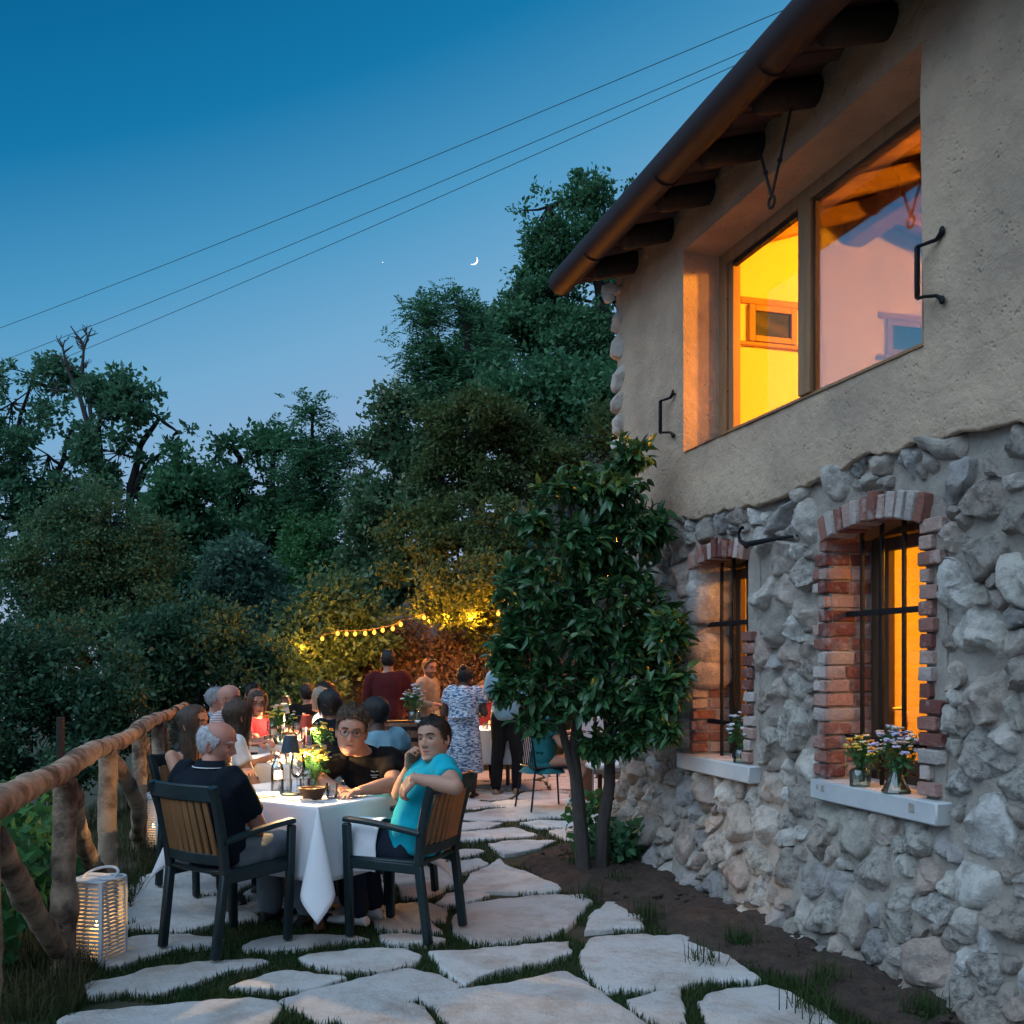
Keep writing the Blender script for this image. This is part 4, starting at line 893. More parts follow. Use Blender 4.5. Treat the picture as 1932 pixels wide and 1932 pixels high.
tree('oak_tree', 'big dark oak at the left edge, densest crown against the sky', 26, [(20,760,105,80),(-50,880,130,150),(95,860,85,105),(20,970,120,110),(112,720,48,42),(50,700,60,38),(-20,1080,120,90),(80,960,70,60)], gxy(40,26), m_oak, 560, 42, .15, .38, seed=2, gap=.26, tr=.16, group=FARG, trunks=[tk((60,1250,26),(50,1050,26),(30,860,26),(60,720,26)), tk((50,1080,26),(105,930,26),(140,800,25.5))])
tree('oak_tree', 'spreading oak with bare twisted boughs and open gaps right of the dead tree', 22, [(225,728,62,40),(285,780,62,42),(325,820,36,22),(195,800,48,45),(300,870,48,34),(180,870,45,52),(235,860,50,36),(250,930,70,42),(165,760,30,40)], gxy(215,22), m_oak, 420, 36, .14, .32, seed=3, gap=.36, tr=.12, group=FARG, trunks=[tk((200,1250,22),(198,1000,22),(190,880,22),(185,790,22),(215,720,22)), tk((240,1150,22),(245,950,22),(262,840,22),(300,790,22),(335,815,22)), tk((250,940,22),(275,880,22),(310,850,22))])
tree('bush_tree', 'rounded pale green tree in front of the oaks at left', 15, [(190,985,95,62),(120,1050,100,80),(255,1070,85,85),(190,1140,130,90),(55,1120,80,90),(300,1175,50,70),(150,1230,150,90),(250,1240,80,70),(30,1230,90,80)], gxy(190,15), m_light, 1000, 66, .062, .28, seed=4, gap=.10, tr=.13, group=FARG, trunks=[tk((215,1400,15.2),(200,1250,15),(170,1100,15)), tk((225,1400,15.2),(240,1200,15),(255,1060,15)), tk((205,1400,15),(150,1200,15),(110,1050,15))])
tree('leafy_tree', 'dense dark green tree between the oaks and the slender ash', 21, [(345,885,50,42),(370,955,75,60),(325,1010,62,70),(425,990,55,75),(395,1090,85,70),(330,1100,70,60)], gxy(370,21), m_dark, 420, 52, .14, .42, seed=5, gap=.12, tr=.2, group=FARG)
tree('leafy_tree', 'loose twin crowned tree left of the slender ash on the skyline', 23, [(415,830,36,36),(455,865,52,45),(520,850,45,45),(500,915,62,55),(440,925,55,55),(490,990,70,60),(540,970,50,60)], gxy(480,23), m_dark, 340, 40, .14, .36, seed=6, gap=.20, tr=.18, group=FARG, trunks=[tk((470,1200,23),(465,1000,23),(450,860,23)), tk((500,1200,23),(508,1000,23),(520,850,23))])
tree('ash_tree', 'slender airy ash with a thin visible trunk on the skyline', 22, [(592,785,34,24),(565,830,34,28),(622,845,38,32),(655,860,34,22),(590,890,50,36),(555,930,34,34),(640,920,36,24),(600,960,48,30)], gxy(592,22), m_dark, 110, 10, .10, .5, seed=7, gap=-.05, tr=.13, frond=True, group=FARG, trunks=[tk((600,1230,22),(597,1010,22),(588,880,22),(592,770,22))])
tree('bush_tree', 'bluish leaved bushy tree in the middle of the dark thicket', 17, [(455,1075,55,45),(500,1110,45,45),(435,1135,65,55),(520,1160,62,45),(465,1215,85,65),(540,1215,60,50)], gxy(470,17), m_blue, 420, 52, .10, .34, seed=8, gap=.10, tr=.12, group=FARG)
tree('bush_tree', 'fresh green bushy tree below the slender ash', 19, [(600,1005,52,34),(655,1030,52,42),(580,1065,52,52),(640,1095,62,55),(560,1130,55,55),(690,1100,55,55),(620,1160,70,50)], gxy(620,19), m_fresh, 430, 52, .10, .36, seed=9, gap=.08, tr=.12, group=FARG)
tree('hill_tree', 'tallest tree on the hill rising behind the house gutter', 26, [(1035,395,44,46),(1110,380,48,50),(1028,465,52,42),(1085,470,85,65),(1155,450,60,80),(972,545,46,42),(955,620,50,50),(1040,560,85,75),(1130,570,85,85),(985,635,70,60),(1080,680,105,75),(1165,700,75,80),(1230,560,80,100),(1200,420,60,60)], gxy(1090,26), m_dark, 900, 52, .14, .44, seed=10, gap=.14, tr=.35, group=FARG, trunks=[tk((1100,1100,26),(1090,850,26),(1060,640,26),(1040,420,26)), tk((1095,800,26),(1140,600,26),(1115,400,26))])
tree('robinia_tree', 'feathery branched tree reaching left below the moon', 20, [(800,595,36,18),(850,570,42,24),(885,600,36,34),(790,650,34,24),(835,690,44,32),(780,705,34,24),(870,740,52,36),(920,690,45,60)], gxy(880,20), m_dark, 130, 10, .09, .42, seed=11, gap=.06, tr=.13, frond=True, group=FARG, trunks=[tk((900,1050,20),(890,820,20),(850,690,20),(800,600,20)), tk((890,820,20),(885,680,20),(870,580,20))])
tree('hill_tree', 'middle tree of the hill, below the feathery branches', 22, [(905,655,44,46),(865,725,52,44),(935,740,66,56),(825,795,50,44),(785,765,34,34),(760,850,40,40)], gxy(890,22), m_dark, 420, 48, .12, .38, seed=26, gap=.10, tr=.15, group=FARG)
tree('hop_covered_tree', 'tree hung with pale seed clusters at the left foot of the hill', 17, [(745,780,34,40),(720,845,40,42),(765,870,55,45),(695,915,44,40),(745,955,58,55),(690,995,48,55),(735,1065,60,65),(800,960,55,60),(690,1090,50,50),(770,1130,50,50)], gxy(740,17), m_hop, 560, 48, .11, .34, seed=12, gap=.12, tr=.13, group=FARG, pale=(90, M('pale_seed', (.30,.31,.19), .8)))
tree('broad_shrub', 'broad olive green shrub on the bank above the string lights', 15, [(850,775,52,28),(905,795,62,38),(850,835,62,45),(960,830,60,38),(825,905,62,45),(920,900,78,55),(1005,900,68,58),(1055,865,55,45),(1105,880,60,58),(1150,820,50,70)], gxy(930,15), m_olive, 760, 54, .075, .28, seed=13, gap=.10, tr=.09, group=FARG, cat='shrub')
tree('hill_shrub', 'dark shrub filling the slope behind the citrus tree', 17, [(1010,740,60,60),(1080,780,70,60),(950,760,50,50),(1140,760,60,70),(1000,820,60,50)], gxy(1050,17), m_dark, 240, 56, .12, .42, seed=23, tr=.1, group=FARG, cat='shrub')
tree('bank_shrub', 'lower shrub on the bank, lit orange by the string lights', 14.2, [(850,995,72,52),(935,1005,65,65),(795,1065,60,52),(880,1085,85,72),(835,1150,70,52),(925,1165,70,65),(985,1080,60,80),(990,1190,50,60),(770,1015,45,40)], gxy(890,14.6), m_olive, 700, 54, .075, .28, seed=14, gap=.08, tr=.08, group=FARG, cat='shrub')
tree('hazel_bush', 'leafy bush glowing round the first bulbs of the string lights', 14.6, [(600,1195,52,36),(560,1235,46,36),(640,1225,52,42),(590,1285,75,45),(675,1170,46,36),(545,1185,40,34),(640,1140,50,40),(690,1225,40,40)], gxy(610,14.9), m_light, 430, 60, .085, .36, seed=15, tr=.07, group=FARG, cat='bush')
tree('thicket', 'dark thicket behind the log fence and the seated guests', 13.4, [(380,1200,75,75),(440,1270,85,65),(340,1295,85,75),(500,1285,65,60),(420,1350,105,45),(255,1320,95,75),(530,1330,50,40),(300,1220,60,60)], gxy(400,13.8), m_deep, 620, 60, .08, .32, seed=16, gap=.06, tr=.07, group=FARG, cat='thicket')
tree('thicket', 'shadowy mass of leaves beyond the fence at far left', 11, [(60,1245,95,85),(30,1350,100,85),(135,1345,105,75),(205,1285,70,75),(90,1430,125,60),(220,1395,85,50),(-60,1300,90,120),(-60,1450,90,90)], gxy(90,11.4), m_deep, 620, 60, .07, .28, seed=17, gap=.08, tr=.06, group=FARG, cat='thicket')
tree('far_tree', 'dim far tree filling the valley behind the left thicket', 30, [(100,1050,150,90),(300,1080,150,80),(480,1050,120,80),(650,1060,120,90),(180,1150,180,80),(400,1160,180,80),(640,1170,160,80)], gxy(350,30), m_deep, 420, 50, .26, .8, seed=18, gap=-.3, tr=.3, group=FARG)
m_dry = leafM('dry_brush', [(.17,.12,.085),(.11,.085,.060),(.21,.155,.115),(.09,.09,.05)], .9, .1, .15)
tree('dry_brush', 'brown dry brush hanging down the bank behind the man in red', 15.0, [(700,1255,45,40),(760,1215,45,35),(740,1300,50,40),(800,1285,45,45),(850,1240,45,40)], gxy(760,15.3), m_dry, 330, 44, .075, .26, seed=24, tr=.03, group='brush on the bank', cat='brush', gap=.0)
tree('dry_brush', 'grey brown brush on the bank right of the bearded man', 14.8, [(860,1300,45,40),(910,1260,50,40),(940,1310,50,45),(985,1270,50,50)], gxy(920,15.1), m_dry, 330, 44, .075, .26, seed=25, tr=.03, group='brush on the bank', cat='brush', gap=.0)
# dead tree: bare boughs only
def bare():
    Y = 24; bx, by = gxy(205, Y); bz = float(gz(bx, by)[0]); o = thing('dead_tree', 'dead leafless tree with bare crooked limbs poking above the oaks', 'tree', (bx, by, bz)); b = MB(); r = random.Random(5)
    def limb(pts, r0, r1): b.tube([at(*p)-Vector((bx,by,bz)) for p in pts], list(np.linspace(r0, r1, len(pts))), 7, noise=.15, seed=len(pts))
    limb([(205,1150,Y),(203,960,Y),(190,870,Y),(165,800,Y),(148,740,Y),(128,700,Y),(118,655,Y),(112,640,Y)], .10, .012)
    limb([(178,835,Y),(168,760,Y),(155,700,Y),(158,660,Y),(150,640,Y),(133,615,Y)], .055, .012); limb([(158,660,Y),(166,635,Y),(174,618,Y)], .03, .01); limb([(150,745,Y),(128,735,Y),(108,738,Y),(95,752,Y)], .035, .01)
    limb([(125,690,Y),(112,672,Y),(98,668,Y)], .05, .012); limb([(120,665,Y),(138,652,Y)], .03, .01); limb([(168,765,Y),(180,740,Y),(178,722,Y)], .04, .01); limb([(195,900,Y),(180,880,Y),(160,840,Y)], .10, .04)
    main = [(190,870),(165,800),(148,740),(128,700),(118,655),(168,760),(155,700),(158,660),(150,640),(108,738),(166,635),(178,722)]
    for _ in range(60):
        px, py = r.choice(main); px += r.uniform(-1.5,1.5); q = (px+r.uniform(-20,20), py-r.uniform(2,26)); m_ = ((px+q[0])/2+r.uniform(-4,4), (py+q[1])/2)
        limb([(px,py,Y),(m_[0],m_[1],Y),(q[0],q[1],Y)], .020, .006)
        limb([(m_[0],m_[1],Y),((m_[0]*2+q[0])/3+r.uniform(-6,6),m_[1]-6,Y),(m_[0]+r.uniform(-11,11),m_[1]-r.uniform(6,14),Y)], .010, .005)
    b.build('trunk', M('dead_wood', (.045,.040,.038), .9), o)
bare()
# ---------------------------------------------------------------- citrus tree against the house
def citrus():
    r = np.random.default_rng(21); bx, by = .555, 7.55; o = thing('citrus_tree', 'glossy leaved citrus tree with twin trunks at the corner of the stone house', 'tree', (bx, by, 0)); O = np.array([bx, by, 0])
    LB = [(1190,860,42,42),(1150,925,80,58),(1065,925,60,40),(1000,985,48,34),(1180,1005,88,70),(1085,1035,98,70),(1000,1115,72,72),(1150,1125,100,90),(1225,1185,72,62),(1055,1195,100,72),(968,1195,44,48),(1165,1245,92,72),(1245,1235,46,52),(1020,1285,72,52),(955,1290,32,44),(1120,1320,82,50),(1215,1345,60,50),(1185,1395,42,34),(1010,1360,42,34),(1240,1000,40,50),(1262,1195,44,46,7.0),(1268,1285,38,44,6.98),(1235,1310,50,46,7.05),(1250,1375,34,32,7.0),(945,1235,34,40),(1130,1400,50,30)]
    Y = 7.35; tips = []; cores = []
    for (px, py, rx, ry, *yy) in LB:
        Yl = yy[0] if yy else Y; c = at(px, py, Yl); s = Yl/F; rx *= 1.1; rad = np.array([rx*s, .75*.5*(rx+ry)*s+.06, ry*s]); n = int(10+rad[0]*rad[2]*520)
        d = unit(r.normal(0, 1, (n,3))+np.array([0,-.35,.15])); tips.append(np.array(c)+d*(.5+.5*r.random(n)[:,None]**.7)*rad); cores.append(np.tile(c, (n,1)))
    T = np.concatenate(tips); C0 = np.concatenate(cores); D0 = unit(T-C0+np.array([0,0,.05]))
    # keep clear of the wall
    tt = -(T[:,0]-HX)*HDY+(T[:,1]-HY)*HDX; over = np.clip(tt+.14, 0, None); uu = (T[:,0]-HX)*HDX+(T[:,1]-HY)*HDY; over = np.where(uu > -.15, over, 0)
    T = T-np.stack([over*-HDY, over*HDX, 0*over], -1)
    per = 9; A = np.repeat(T, per, 0); D = np.repeat(D0, per, 0); A = A-D*r.uniform(0, .12, (len(A),1)); rd = unit(r.normal(0, 1, A.shape))
    d = unit(D*.55+rd*.9+np.array([0,0,-.22])); L = r.uniform(.075, .135, len(A)); Wd = L*.40
    ok = (-(A[:,0]+d[:,0]*L-HX)*HDY+(A[:,1]+d[:,1]*L-HY)*HDX < -.03) | ((A[:,0]-HX)*HDX+(A[:,1]-HY)*HDY < -.1); A, d, L = A[ok], d[ok], L[ok]
    up = unit(np.array([0,-.25,1.])+r.normal(0,.45,A.shape)); S = unit(np.cross(d, up)); N_ = np.cross(S, d)
    # leaf outline: stalk, two rows folded along the midrib, tip
    prof = [(0,0,0),(.18,.20,.0),(.45,.33,-.02),(.75,.22,-.08),(1.0,0,-.17)]
    def leaf_geo(A, d, S, N_, L):
        n = len(A); cols = []
        for (t, w, dz) in prof:
            m = A+d*(L*t)[:,None]+N_*(L*dz)[:,None]
            cols.append(m)
            if w: cols.append(m+S*(L*w)[:,None]*.62+N_*(L*w*.30)[:,None]); cols.append(m-S*(L*w)[:,None]*.62+N_*(L*w*.30)[:,None])
        V = np.stack(cols, 1); k = V.shape[1]   # 0 | 1 2 3 | 4 5 6 | 7 8 9 | 10
        f = np.array([(0,1,2,2),(0,3,1,1),(1,4,5,2),(1,3,6,4),(4,7,8,5),(4,6,9,7),(7,10,8,8),(7,9,10,10)]); return V, f, k
    V, f, k = leaf_geo(A, d, S, N_, L)
    tris = [(0,1,2),(0,3,1),(1,4,5),(1,5,2),(1,3,6),(1,6,4),(4,7,8),(4,8,5),(4,6,9),(4,9,7),(7,10,8),(7,9,10)]
    m_cit = leafM('citrus_leaf', [(.022,.082,.032),(.032,.108,.040),(.048,.140,.045),(.028,.095,.035),(.10,.19,.05)], .32, .55, .22)
    depth = A[:,1]+.3*np.abs(A[:,0]-.55); near = np.argsort(depth)[:1400]; pick = r.choice(near, 300, replace=False); rest = np.setdiff1d(np.arange(len(A)), pick)
    i = (np.arange(len(rest))*k)[:,None,None]; Fc = (np.array(tris)[None]+i).reshape(-1, 3)
    tag(mk('foliage', V[rest].reshape(-1,3)-O, Fc, m_cit, o, True, angle=None), kind='stuff')
    e = np.zeros((1,3)); ux = np.array([[1.,0,0]]); uy = np.array([[0,1.,0]]); uz = np.array([[0,0,1.]])
    VL, _, _ = leaf_geo(e, ux, uy, uz, np.array([1.])); lm = None
    for j in pick:
        if lm is None: lf = mk('leaf', VL.reshape(-1,3), np.array(tris), m_cit, o, True, angle=None); lm = lf
        else: lf = inst(lm, 'leaf', o)
        Mx = Matrix(np.column_stack([d[j], S[j], N_[j]]).tolist()).to_4x4()*1; Mx = Matrix.Translation(Vector((A[j]-O).tolist())) @ Mx @ Matrix.Diagonal((L[j],L[j],L[j],1)); lf.matrix_local = Mx
    m_cb = M('citrus_bark', (.085,.072,.062), .9, (.055,.046,.04), 7, stretch=(2,2,.6), bump=.7, bscale=24)
    g = lambda px, py, Y: tuple(np.array(at(px, py, Y))-O)
    for path, r0, r1 in (([(1102,1660,7.5),(1098,1590,7.5),(1090,1500,7.48),(1082,1420,7.45),(1092,1340,7.4),(1092,1230,7.38),(1080,1080,7.36),(1075,950,7.36)], .062, .012), ([(1086,1470,7.46),(1066,1400,7.42),(1050,1330,7.4),(1020,1240,7.38),(1000,1130,7.36)], .036, .01), ([(1134,1650,7.56),(1137,1560,7.54),(1150,1480,7.52),(1150,1390,7.48),(1140,1290,7.44),(1150,1150,7.42),(1180,960,7.4),(1190,860,7.38)], .056, .01), ([(1148,1400,7.5),(1185,1330,7.44),(1220,1250,7.4),(1235,1180,7.38)], .026, .008), ([(1140,1290,7.44),(1110,1180,7.4),(1120,1060,7.38)], .024, .008)):
        b = MB(); pts = [g(*p) for p in path]; b.tube(pts, list(np.linspace(r0, r1, len(pts))), 12, noise=.10, seed=len(pts)); b.build('trunk' if r0 > .05 else 'branch', m_cb, o)
    b = MB(); idx = r.choice(len(T), 260, replace=False)
    for j in idx: b.tube([tuple(C0[j]-O), tuple((C0[j]+T[j])/2-O+r.normal(0,.015,3)), tuple(T[j]-O)], [.008,.005,.003], 4, cap=False)
    tag(b.build('twigs', m_cb, o), kind='stuff')
citrus()
# low leafy plant at the foot of the wall, vines below the fence
def leafy(name, label, cat, c, rad, n, L, mat, seed, stems=8):
    r = np.random.default_rng(seed); o = thing(name, label, cat, c); d = unit(r.normal(0,1,(n,3))); A = d*(r.random(n)[:,None]**.4)*np.array(rad)+np.array([0,0,rad[2]]); dd = unit(r.normal(0,.8,A.shape)+d*.4+np.array([0,0,-.15]))
    V, Fc = leaf_quads(A, dd, r.uniform(.6,1.3,n)*L, .8, r); mk('foliage', V, Fc, mat, o, True, angle=None)
    for k in range(stems):
        b = MB(); e = A[r.integers(0,n)]; b.tube([(e[0]*.2,e[1]*.2,-.02),(e[0]*.5,e[1]*.5,e[2]*.6),tuple(e)], [.007,.005,.003], 5); b.build('stem', m_bark, o)
leafy('leafy_plant', 'low dark leafy plant between the citrus trunks and the house wall', 'plant', hw(.62,-.30,.04), (.26,.22,.16), 420, .075, m_dark, 31)
leafy('leafy_plant', 'taller leafy weed against the corner stone of the house', 'plant', hw(.14,-.36,.03), (.16,.15,.25), 200, .075, m_fresh, 32, 5)
for k, (x, y, rx, rz_, n, lab) in enumerate([(-2.92,6.1,.30,.42,420,'bright green grapevine hanging below the fence beside the second post'),(-2.66,5.0,.28,.55,420,'grapevine left of the nearest fence post'),(-3.1,4.9,.35,.5,420,'grapevine at the far left edge below the log rail'),(-3.5,7.4,.4,.5,380,'grapevine further down the slope between fence posts')]):
    leafy('grapevine', lab, 'vine', (x, y, float(gz(x,y)[0])), (rx,.3,rz_), n, .095, m_fresh, 40+k)
for k, (x, y, lab) in enumerate([(-2.86,5.62,'thin dark vineyard stake behind the nearest fence post'),(-3.35,7.6,'thin dark vineyard stake further down the slope')]):
    b = MB(); b.bar((0,0,-.2),(0,0,1.25+.3*(1-k)),.045,.045); st = b.build('vineyard_stake', m_wood_dark); st.location = (x, y, float(gz(x,y)[0])); tag(st, lab, 'stake')
# dry grass on the bank
r = np.random.default_rng(71); n = 26000; x = r.uniform(-4.5, 3.0, n); y = r.uniform(15.0, 19.5, n); z = gz(x, y)
kp = noise3(np.stack([x*1.2, y*1.2, 0*x], -1), 66) > -.2
V, Fc = blades(np.stack([x, y, z-.02], -1)[kp], .10, .34, .016, 15, .6)
tag(tag(mk('dry_grass', V, Fc, M('dry_grass', (.13,.11,.05), .9, (.07,.08,.03), 1.2, translucent=.2), angle=None), 'dry yellowish grass on the bank behind the terrace', 'grass'), kind='stuff')
# pale earth and rock cut of the bank
b = MB()
for k, (px, py, Y, s) in enumerate([(760,1250,15.6,.75),(800,1225,15.8,.7),(835,1260,15.5,.7),(720,1290,15.4,.45),(870,1290,15.2,.6),(905,1255,15.4,.6),(950,1290,15.2,.7),(790,1300,15.3,.6),(1000,1260,15.4,.8)]):
    b = MB(); b.ell((0,0,0), (s*1.0, s*.6, s*.8), 40, 26); V = b.V[0]; V += unit(V)*(fbm(V/s*2.2+k*9, 1, 4, 81)*.42*s)[:,None]
    c = at(px, py, Y); q = mk('bank_rock', V, b.F, M('pinkish_rock', (.25,.18,.15), .95, (.11,.085,.07), 3, detail=10, bump=2.5, bscale=7), None, True, angle=50); q.location = c
    tag(q, ['pinkish rock of the bank above the standing man in red','largest pinkish rock at the foot of the shrubs','pinkish rock behind the bearded man','low rock left of the standing man in red','rock right of the bearded man\'s head','rock above the woman in the blue dress','rock behind the citrus leaves at right','rock low behind the flower bouquet','rock hidden mostly by the citrus tree'][k], 'rock', 'rocks of the bank')
# ================================================================== STRING LIGHTS
def strings():
    o = thing('string_lights', 'string of warm glowing bulbs strung along the bank behind the guests', 'string lights', (-2.9,14.2,2.0)); O = Vector((-2.9,14.2,2.0))
    pts = [(570,1219,14.2),(608,1205,13.9),(637,1195,13.7),(654,1196,13.5),(670,1196,13.4),(689,1195,13.3),(706,1193,13.2),(722,1189,13.1),(741,1186,13.0),(756,1178,12.9),(800,1165,13.6),(845,1160,14.0),(890,1160,13.9),(940,1158,13.4),(975,1135,12.6),(1018,1103,11.8)]
    W = [at(*p)-O for p in pts]; b = MB(); wp = []
    for i in range(len(W)-1):
        for t in (0,.5): wp.append(W[i].lerp(W[i+1], t)+Vector((0,0,.05-(.012 if t else 0))))
    b.tube(wp, .006, 5); b.build('wire', M('black_cable', (.012,.012,.012), .6), o)
    bm = MB(); bm.ell((0,0,0), (.024,.024,.030), 10, 8); first = None; me = emitM('bulb_glow', (1,.36,.04), 2.2)
    sm = MB(); sm.lathe([(.012,.028),(.013,.055),(.008,.06)], 8); s0 = None
    for i, w in enumerate(W):
        if first is None: q = bm.build('bulb', me, o); first = q; q.location = w; h = sm.build('socket', MATS['black_cable'], q); s0 = h
        else: q = inst(first, 'bulb', o, w); h = inst(s0, 'socket', q)
        lamp('bulb_light', w-Vector((0,.05,.02)), (1,.30,.02), 9 if i < 10 else 24, .03, o)
strings()
# ================================================================== OVERHEAD LINES, MOON AND STAR
for k, (a, bq, lab) in enumerate([((-260,715,60),(1700,-74,30),'topmost of the three thin power lines crossing the sky'),((-260,782,62),(1700,-30,31),'middle one of the three thin power lines'),((-260,829,64),(1700,-17,32),'lowest of the three thin power lines, ending behind the dead tree')]):
    p, q = at(*a), at(*bq); b = MB(); b.tube([p.lerp(q, t)-Vector((0,0,0.35*math.sin(math.pi*t)))-p for t in np.linspace(0,1,40)], .013, 5); c = b.build('power_line', M('dark_cable', (.01,.012,.015), .6)); c.location = p; tag(c, lab, 'cable', 'power lines across the sky')
def moon():
    Y = 900; c = at(893, 491, Y); Rm = 8.5/F*Y; b = MB(); n = 26; V = []; a0 = R(-38)
    for i in range(n+1):
        t = -math.pi/2+math.pi*i/n; ox, oz = math.cos(t)*Rm, math.sin(t)*Rm; ix = math.cos(t)*Rm*.76
        for (x, z, dy) in ((ox, oz, 0), (ix, oz, 0), ((ox+ix)/2, oz, -.25*Rm*math.cos(t))): V.append((x*math.cos(a0)-z*math.sin(a0), dy, x*math.sin(a0)+z*math.cos(a0)))
    Fc = [f for i in range(n) for f in ((i*3, i*3+2, i*3+5, i*3+3), (i*3+2, i*3+1, i*3+4, i*3+5), (i*3+1, i*3, i*3+3, i*3+4))]
    o = mk('moon', V, Fc, emitM('moonlight', (1,.93,.82), 3)); o.location = c; tag(o, 'thin white crescent moon in the blue sky left of the hill tree', 'moon')
    b = MB(); b.ell((0,0,0), (.9/F*Y,)*3, 8, 6); s = b.build('star', emitM('starlight', (1,1,1), .8)); s.location = at(722,495,Y); tag(s, 'single small star left of the crescent moon', 'star')
moon()
# ================================================================== TERRACE FURNITURE
m_resin = M('dark_green_resin', (.008,.019,.022), .40, (.011,.026,.029), 8, spec=.45)
m_slat = M('teak_slat', (.30,.15,.06), .55, (.20,.095,.04), 3, stretch=(8,8,1), bump=.2, bscale=20, rnd=.12)
CHAIR = None
def build_chair(loc, rz, label):
    o = thing('garden_armchair', label, 'chair', loc, rz, 'dark green armchairs with wooden slat backs')
    for s in (-1, 1):
        b = MB(); b.bar((s*.225,.225,0),(s*.245,.235,.635),.050,.038,ch=.008); b.build('leg', m_resin, o)
        b = MB(); b.bar((s*.215,-.262,0),(s*.222,-.205,.43),.048,.042,ch=.008); b.build('leg', m_resin, o)
        b = MB()
        pts = [(s*.222,-.205,.43),(s*.228,-.225,.60),(s*.238,-.262,.76),(s*.248,-.305,.895)]
        b.sweep(pts, .050, .042, (0,1,0), .008)
        b.build('stile', m_resin, o)
        b = MB(); k = 9; pp = [(s*(.236+.012*math.sin(math.pi*i/(k-1))), -.225+.475*i/(k-1), .60+.055*math.sin(math.pi*.5*i/(k-1))) for i in range(k)]
        b.sweep(pp, .055, .028, (0,0,1), .008)
        b.build('armrest', m_resin, o)
        b = MB(); b.bar((s*.225,-.21,.405),(s*.232,.23,.415),.030,.055,ch=.006); b.build('side_rail', m_resin, o)
    def rail(z, h, y, name, w=.235):
        b = MB(); k = 9; P = [(-w+2*w*i/(k-1), y-.030*math.cos(math.pi*(i/(k-1)-.5)), z) for i in range(k)]
        b.sweep(P, h, .030, (0,1,0), .007)
        return b.build(name, m_resin, o)
    rail(.855, .085, -.29, 'top_rail', .245); rail(.505, .06, -.21, 'lower_rail', .225)
    b = MB(); b.cbox((0,.02,.435), (.235,.235,.016), .01); b.build('seat', m_resin, o)
    b = MB(); b.bar((-.225,.232,.405),(.225,.232,.405),.050,.03,up=(0,1,0),ch=.006); b.build('front_rail', m_resin, o)
    n = 8; first = None
    sm = MB(); sm.cbox((0,0,0), (.0205,.007,.150), .003)
    for i in range(n):
        x = -.172+.344*i/(n-1); yc = -.030*math.cos(math.pi*(x/.47)); lo = (x, -.248+yc, .675); rt = (R(13.5), 0, R(-x*45))
        if first is None: first = sm.build('slat', m_slat, o); first.location = lo; first.rotation_euler = rt
        else: inst(first, 'slat', o, lo, rt)
    return o
def chair(loc, rz, label):
    global CHAIR
    loc = (loc[0], loc[1], .022)
    if CHAIR is None: CHAIR = build_chair(loc, rz, label); return CHAIR
    c = CHAIR.copy(); COL.objects.link(c); c.location = loc; c.rotation_euler = (0,0,rz); c['label'] = label
    for ch in CHAIR.children:
        d = ch.copy(); COL.objects.link(d); d.parent = c
    return c
def yaw(fx, fy): return math.atan2(-fx, fy)
chair((-1.55,5.59), yaw(.57,.82), 'dark armchair nearest the camera, under the grey haired man in the polo shirt')
chair((-.61,5.84), yaw(-.92,.39), 'dark armchair under the man in the bright turquoise shirt')
chair((-.84,6.76), yaw(-.57,-.82), 'dark armchair behind the boy with glasses in the black shirt')
chair((-2.08,7.0), yaw(.75,-.66), 'dark armchair of the long haired woman with a bare shoulder')
chair((-2.24,7.85), yaw(.92,.38), 'dark armchair of the woman in the white shirt')
chair((-.93,7.72), yaw(-.6,.8), 'dark armchair of the man in the pale blue shirt seen from behind')
chair((-2.74,9.62), yaw(.95,-.2), 'dark armchair of the bald man with glasses')
chair((-1.55,9.4), yaw(-.85,.5), 'dark armchair of the dark haired woman in navy')
chair((-1.85,11.0), yaw(-1,-.1), 'dark armchair of the fair haired woman in white')
chair((-2.4,12.6), yaw(-.3,1), 'dark armchair of the man in black seen from behind')
chair((-3.1,10.7), yaw(.9,-.3), 'dark armchair of the woman in red')
